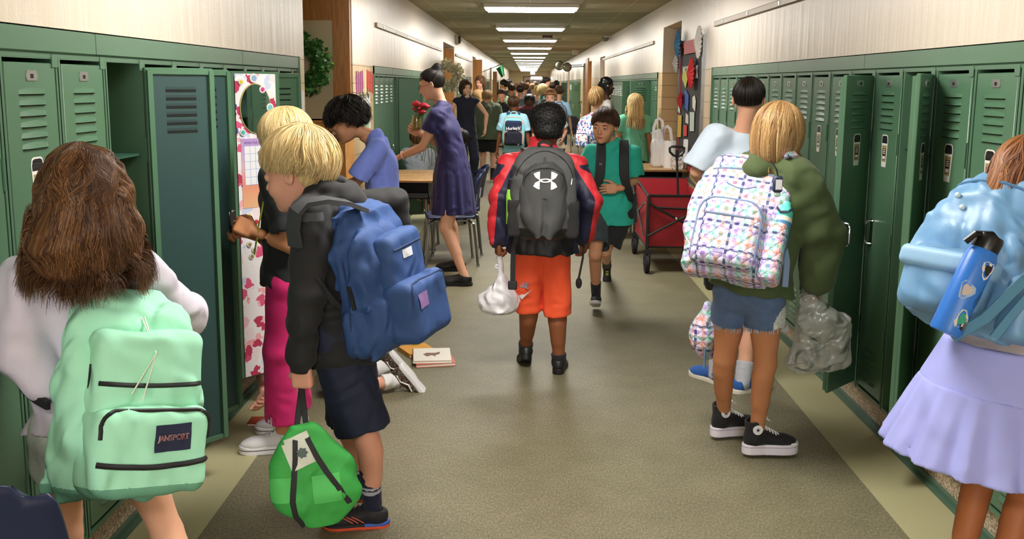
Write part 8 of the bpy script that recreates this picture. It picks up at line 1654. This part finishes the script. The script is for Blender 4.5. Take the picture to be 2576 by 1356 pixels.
# children low on the left behind the desks
p = far(1050, 352, 9.95, 1.26, 15, ['9aa2aa', '9aa2aa'], '3a4a5c', 'brown', 'child in a grey T-shirt sitting on the floor behind the left desks', style='short', sl=.7, drop=.13, feet={'L': PF(1078, 572)+V3(0, 0, .08), 'R': PF(1092, 562)+V3(0, .2, .08)}, hands={'L': (.02, .25, .42), 'R': (.2, .25, .42)}, lean=.15, pants=.7, shoes=dict(upper=plastic('shoe_violet', '3a2f5c', .6), sole=M_white), knee={'L': P(1070, 480, 10.3), 'R': P(1090, 490, 10.6)})
p = far(1158, 352, 11.2, 1.35, 60, ['c03038', '2a2c44', 'd8d8dc'], '5a3a34', 'dark', 'child bending over in a red, navy and white striped shirt behind the woman in navy', skin='skin_brown', style='short', sl=.75, lean=.9, drop=.25, feet={'L': PF(1120, 545)+V3(0, 0, .08), 'R': PF(1135, 540)+V3(0, .2, .08)}, tmi=lambda c: (np.floor((c[:, 2]*1.0+c[:, 0]*.6)*16).astype(int) % 3))
# farther crowd
cr = [(1268, 214, 24, 1.55, 60, 'a8c8a0', 'dark', 'dark-haired child in a pale green shirt leaning into the left lockers', 'skin_olive', 'short'), (1262, 241, 19, 1.44, 178, '141416', 'kid', 'child in a black jacket and cap turned toward the camera', 'skin_rosy', 'short'), (1287, 224, 24.5, 1.46, 5, 'd8343c', 'dark', 'child with a bright red backpack, back to the camera', 'skin_tan', 'short'),
      (1309, 228, 23, 1.46, -10, '3a4450', 'dark', 'child in a slate jacket left of the boy in the black zip jacket', 'skin_tan', 'short'), (1300, 222, 27, 1.45, 20, 'a85a50', 'auburn', 'child in a rust shirt in the far crowd', 'skin_fair', 'short'), (1322, 222, 28, 1.50, 10, '9a9aa4', 'brown', 'brown-haired child in pale grey in the far crowd', 'skin_fair', 'short'), (1340, 221, 29, 1.48, -15, 'c8b8a8', 'dirty', 'fair-haired child in beige in the far crowd', 'skin_fair', 'short'),
      (1352, 228, 24, 1.40, 0, '7a6a8a', 'blond', 'blond child in violet grey in the far crowd', 'skin_fair', 'bob'), (1376, 206, 26.5, 1.68, -80, 'b88a98', 'dark', 'dark-haired woman in a dusty pink top facing right', 'skin_fair', 'short'), (1389, 219, 30, 1.52, 10, '5a5a66', 'dark', 'dark-haired child in charcoal near the right lockers', 'skin_tan', 'short'), (1328, 209, 40, 1.65, 180, '2a2a34', 'brown', 'adult in black standing in the middle of the far crowd', 'skin_fair', 'short'),
      (1346, 213, 42, 1.55, 0, 'e0d8d0', 'dirty', 'child in off-white at the far end of the crowd', 'skin_fair', 'short'), (1313, 214, 38, 1.50, 0, '4a7a9a', 'kid', 'child in steel blue at the far end of the crowd', 'skin_fair', 'short'), (1363, 211, 45, 1.60, 0, '8a8a50', 'dark', 'child in olive yellow at the far end of the crowd', 'skin_tan', 'short'), (1399, 211, 40, 1.58, 40, '303a4a', 'dark', 'child in dark blue beside the far right lockers', 'skin_brown', 'short'), (1281, 208, 34, 1.62, -30, '2c3a30', 'dark', 'adult in dark green by the far left lockers', 'skin_tan', 'short')]
for px, py, D, h, f, c, hr, lab, sk, st in cr: far(px, py, D, h, f, c, '3a3e4a', hr, lab, skin=sk, style=st, sl=2 if h > 1.5 else .8, pants=1.8 if h > 1.5 else .8, group='children and adults in the far crowd')
# ---------------- the child kneeling on the floor behind the blond boy: legs, socks and shoes show
p = Person('person', 'child kneeling by the left lockers in black patterned shoes and white socks', 'person', (-.72, 4.85), 1.45, 88, 'skin_rosy', lean=1.25, hd=P(790, 700, 4.85), head=(0, 40, 0), res=1.2,
    J={'pv': P(850, 800, 4.85), 'hpL': P(850, 830, 4.78), 'hpR': P(850, 825, 4.95), 'knL': PF(850, 1010)+V3(0, 0, .05), 'knR': PF(845, 985)+V3(0, 0, .05), 'anL': P(1000, 955, 4.82), 'anR': P(975, 920, 4.98), 'wa': P(800, 790, 4.85), 'ch': P(740, 780, 4.85), 'nk': P(700, 770, 4.85), 'shL': P(715, 800, 4.78), 'shR': P(715, 795, 4.95), 'elL': P(690, 900, 4.75), 'elR': P(655, 895, 4.95), 'wrL': PF(700, 1020)+V3(0, 0, .03), 'wrR': PF(662, 1015)+V3(0, 0, .05)})
p.up = V3(-1, 0, .05); p.tf = V3(0, 0, -1); p.rx = V3(0, 1, 0); p.hf = V3(-.3, 0, -1); p.J['Lbk'] = V3(0, 0, 1); p.J['Rbk'] = V3(0, 0, 1)
p.HT[:3, 3] = P(745, 720, 4.85); p.HI = np.linalg.inv(p.HT); p.eyes = False
p.skinbody(legs='LR'); p.top('t_shirt', cloth('dusk_pink', '9a6a78'), e=.02, sl=(.8, .8), hem=.06, seed=5, cavity=False); p.bottoms('shorts', cloth('far_3a4a5c', '3a4a5c'), t=.8, e=.016)
van = speck('floral_black', ['151517', '1a1a1c', '151517', '8a6a4a', '151517', '4a5a44', '1a1a1c', '7a4a4a', '151517'], 240, .7)
for a in 'LR':
    d = nrm(p.J['an'+a]-p.J['kn'+a]); toe = V3(.62, .1, -.80); o, T2 = p.shoe(a, dict(upper=van, sole=plastic('sole_van', 'e6e6e8', .5), lace=M_lace, high=.11), toe=toe, up=V3(-.80, 0, -.55)*-1*-1, h=.0042, length=.24)
    B = MB(); B.tube([(sx_*.0375, y, z) for sx_, y, z in ((1, -.03, .055), (1, .01, .062), (1, .05, .040), (.95, .09, .050))], .0045, n=6); B.tube([(-.0375, -.03, .055), (-.0375, .01, .062), (-.0375, .05, .040), (-.0355, .09, .050)], .0045, n=6); B.V = [v@T2[:3, :3].T+T2[:3, 3] for v in B.V]; B.build('side_stripe', M_lace, o)
    p.sock(a, .26, cloth('sock_white', 'e8e8e8'), r=.033, rt=.040)
p.hair(H_brown, n=900, r=.002, L=lambda z: 1.8, off=.012)
print('objects', len(bpy.data.objects))
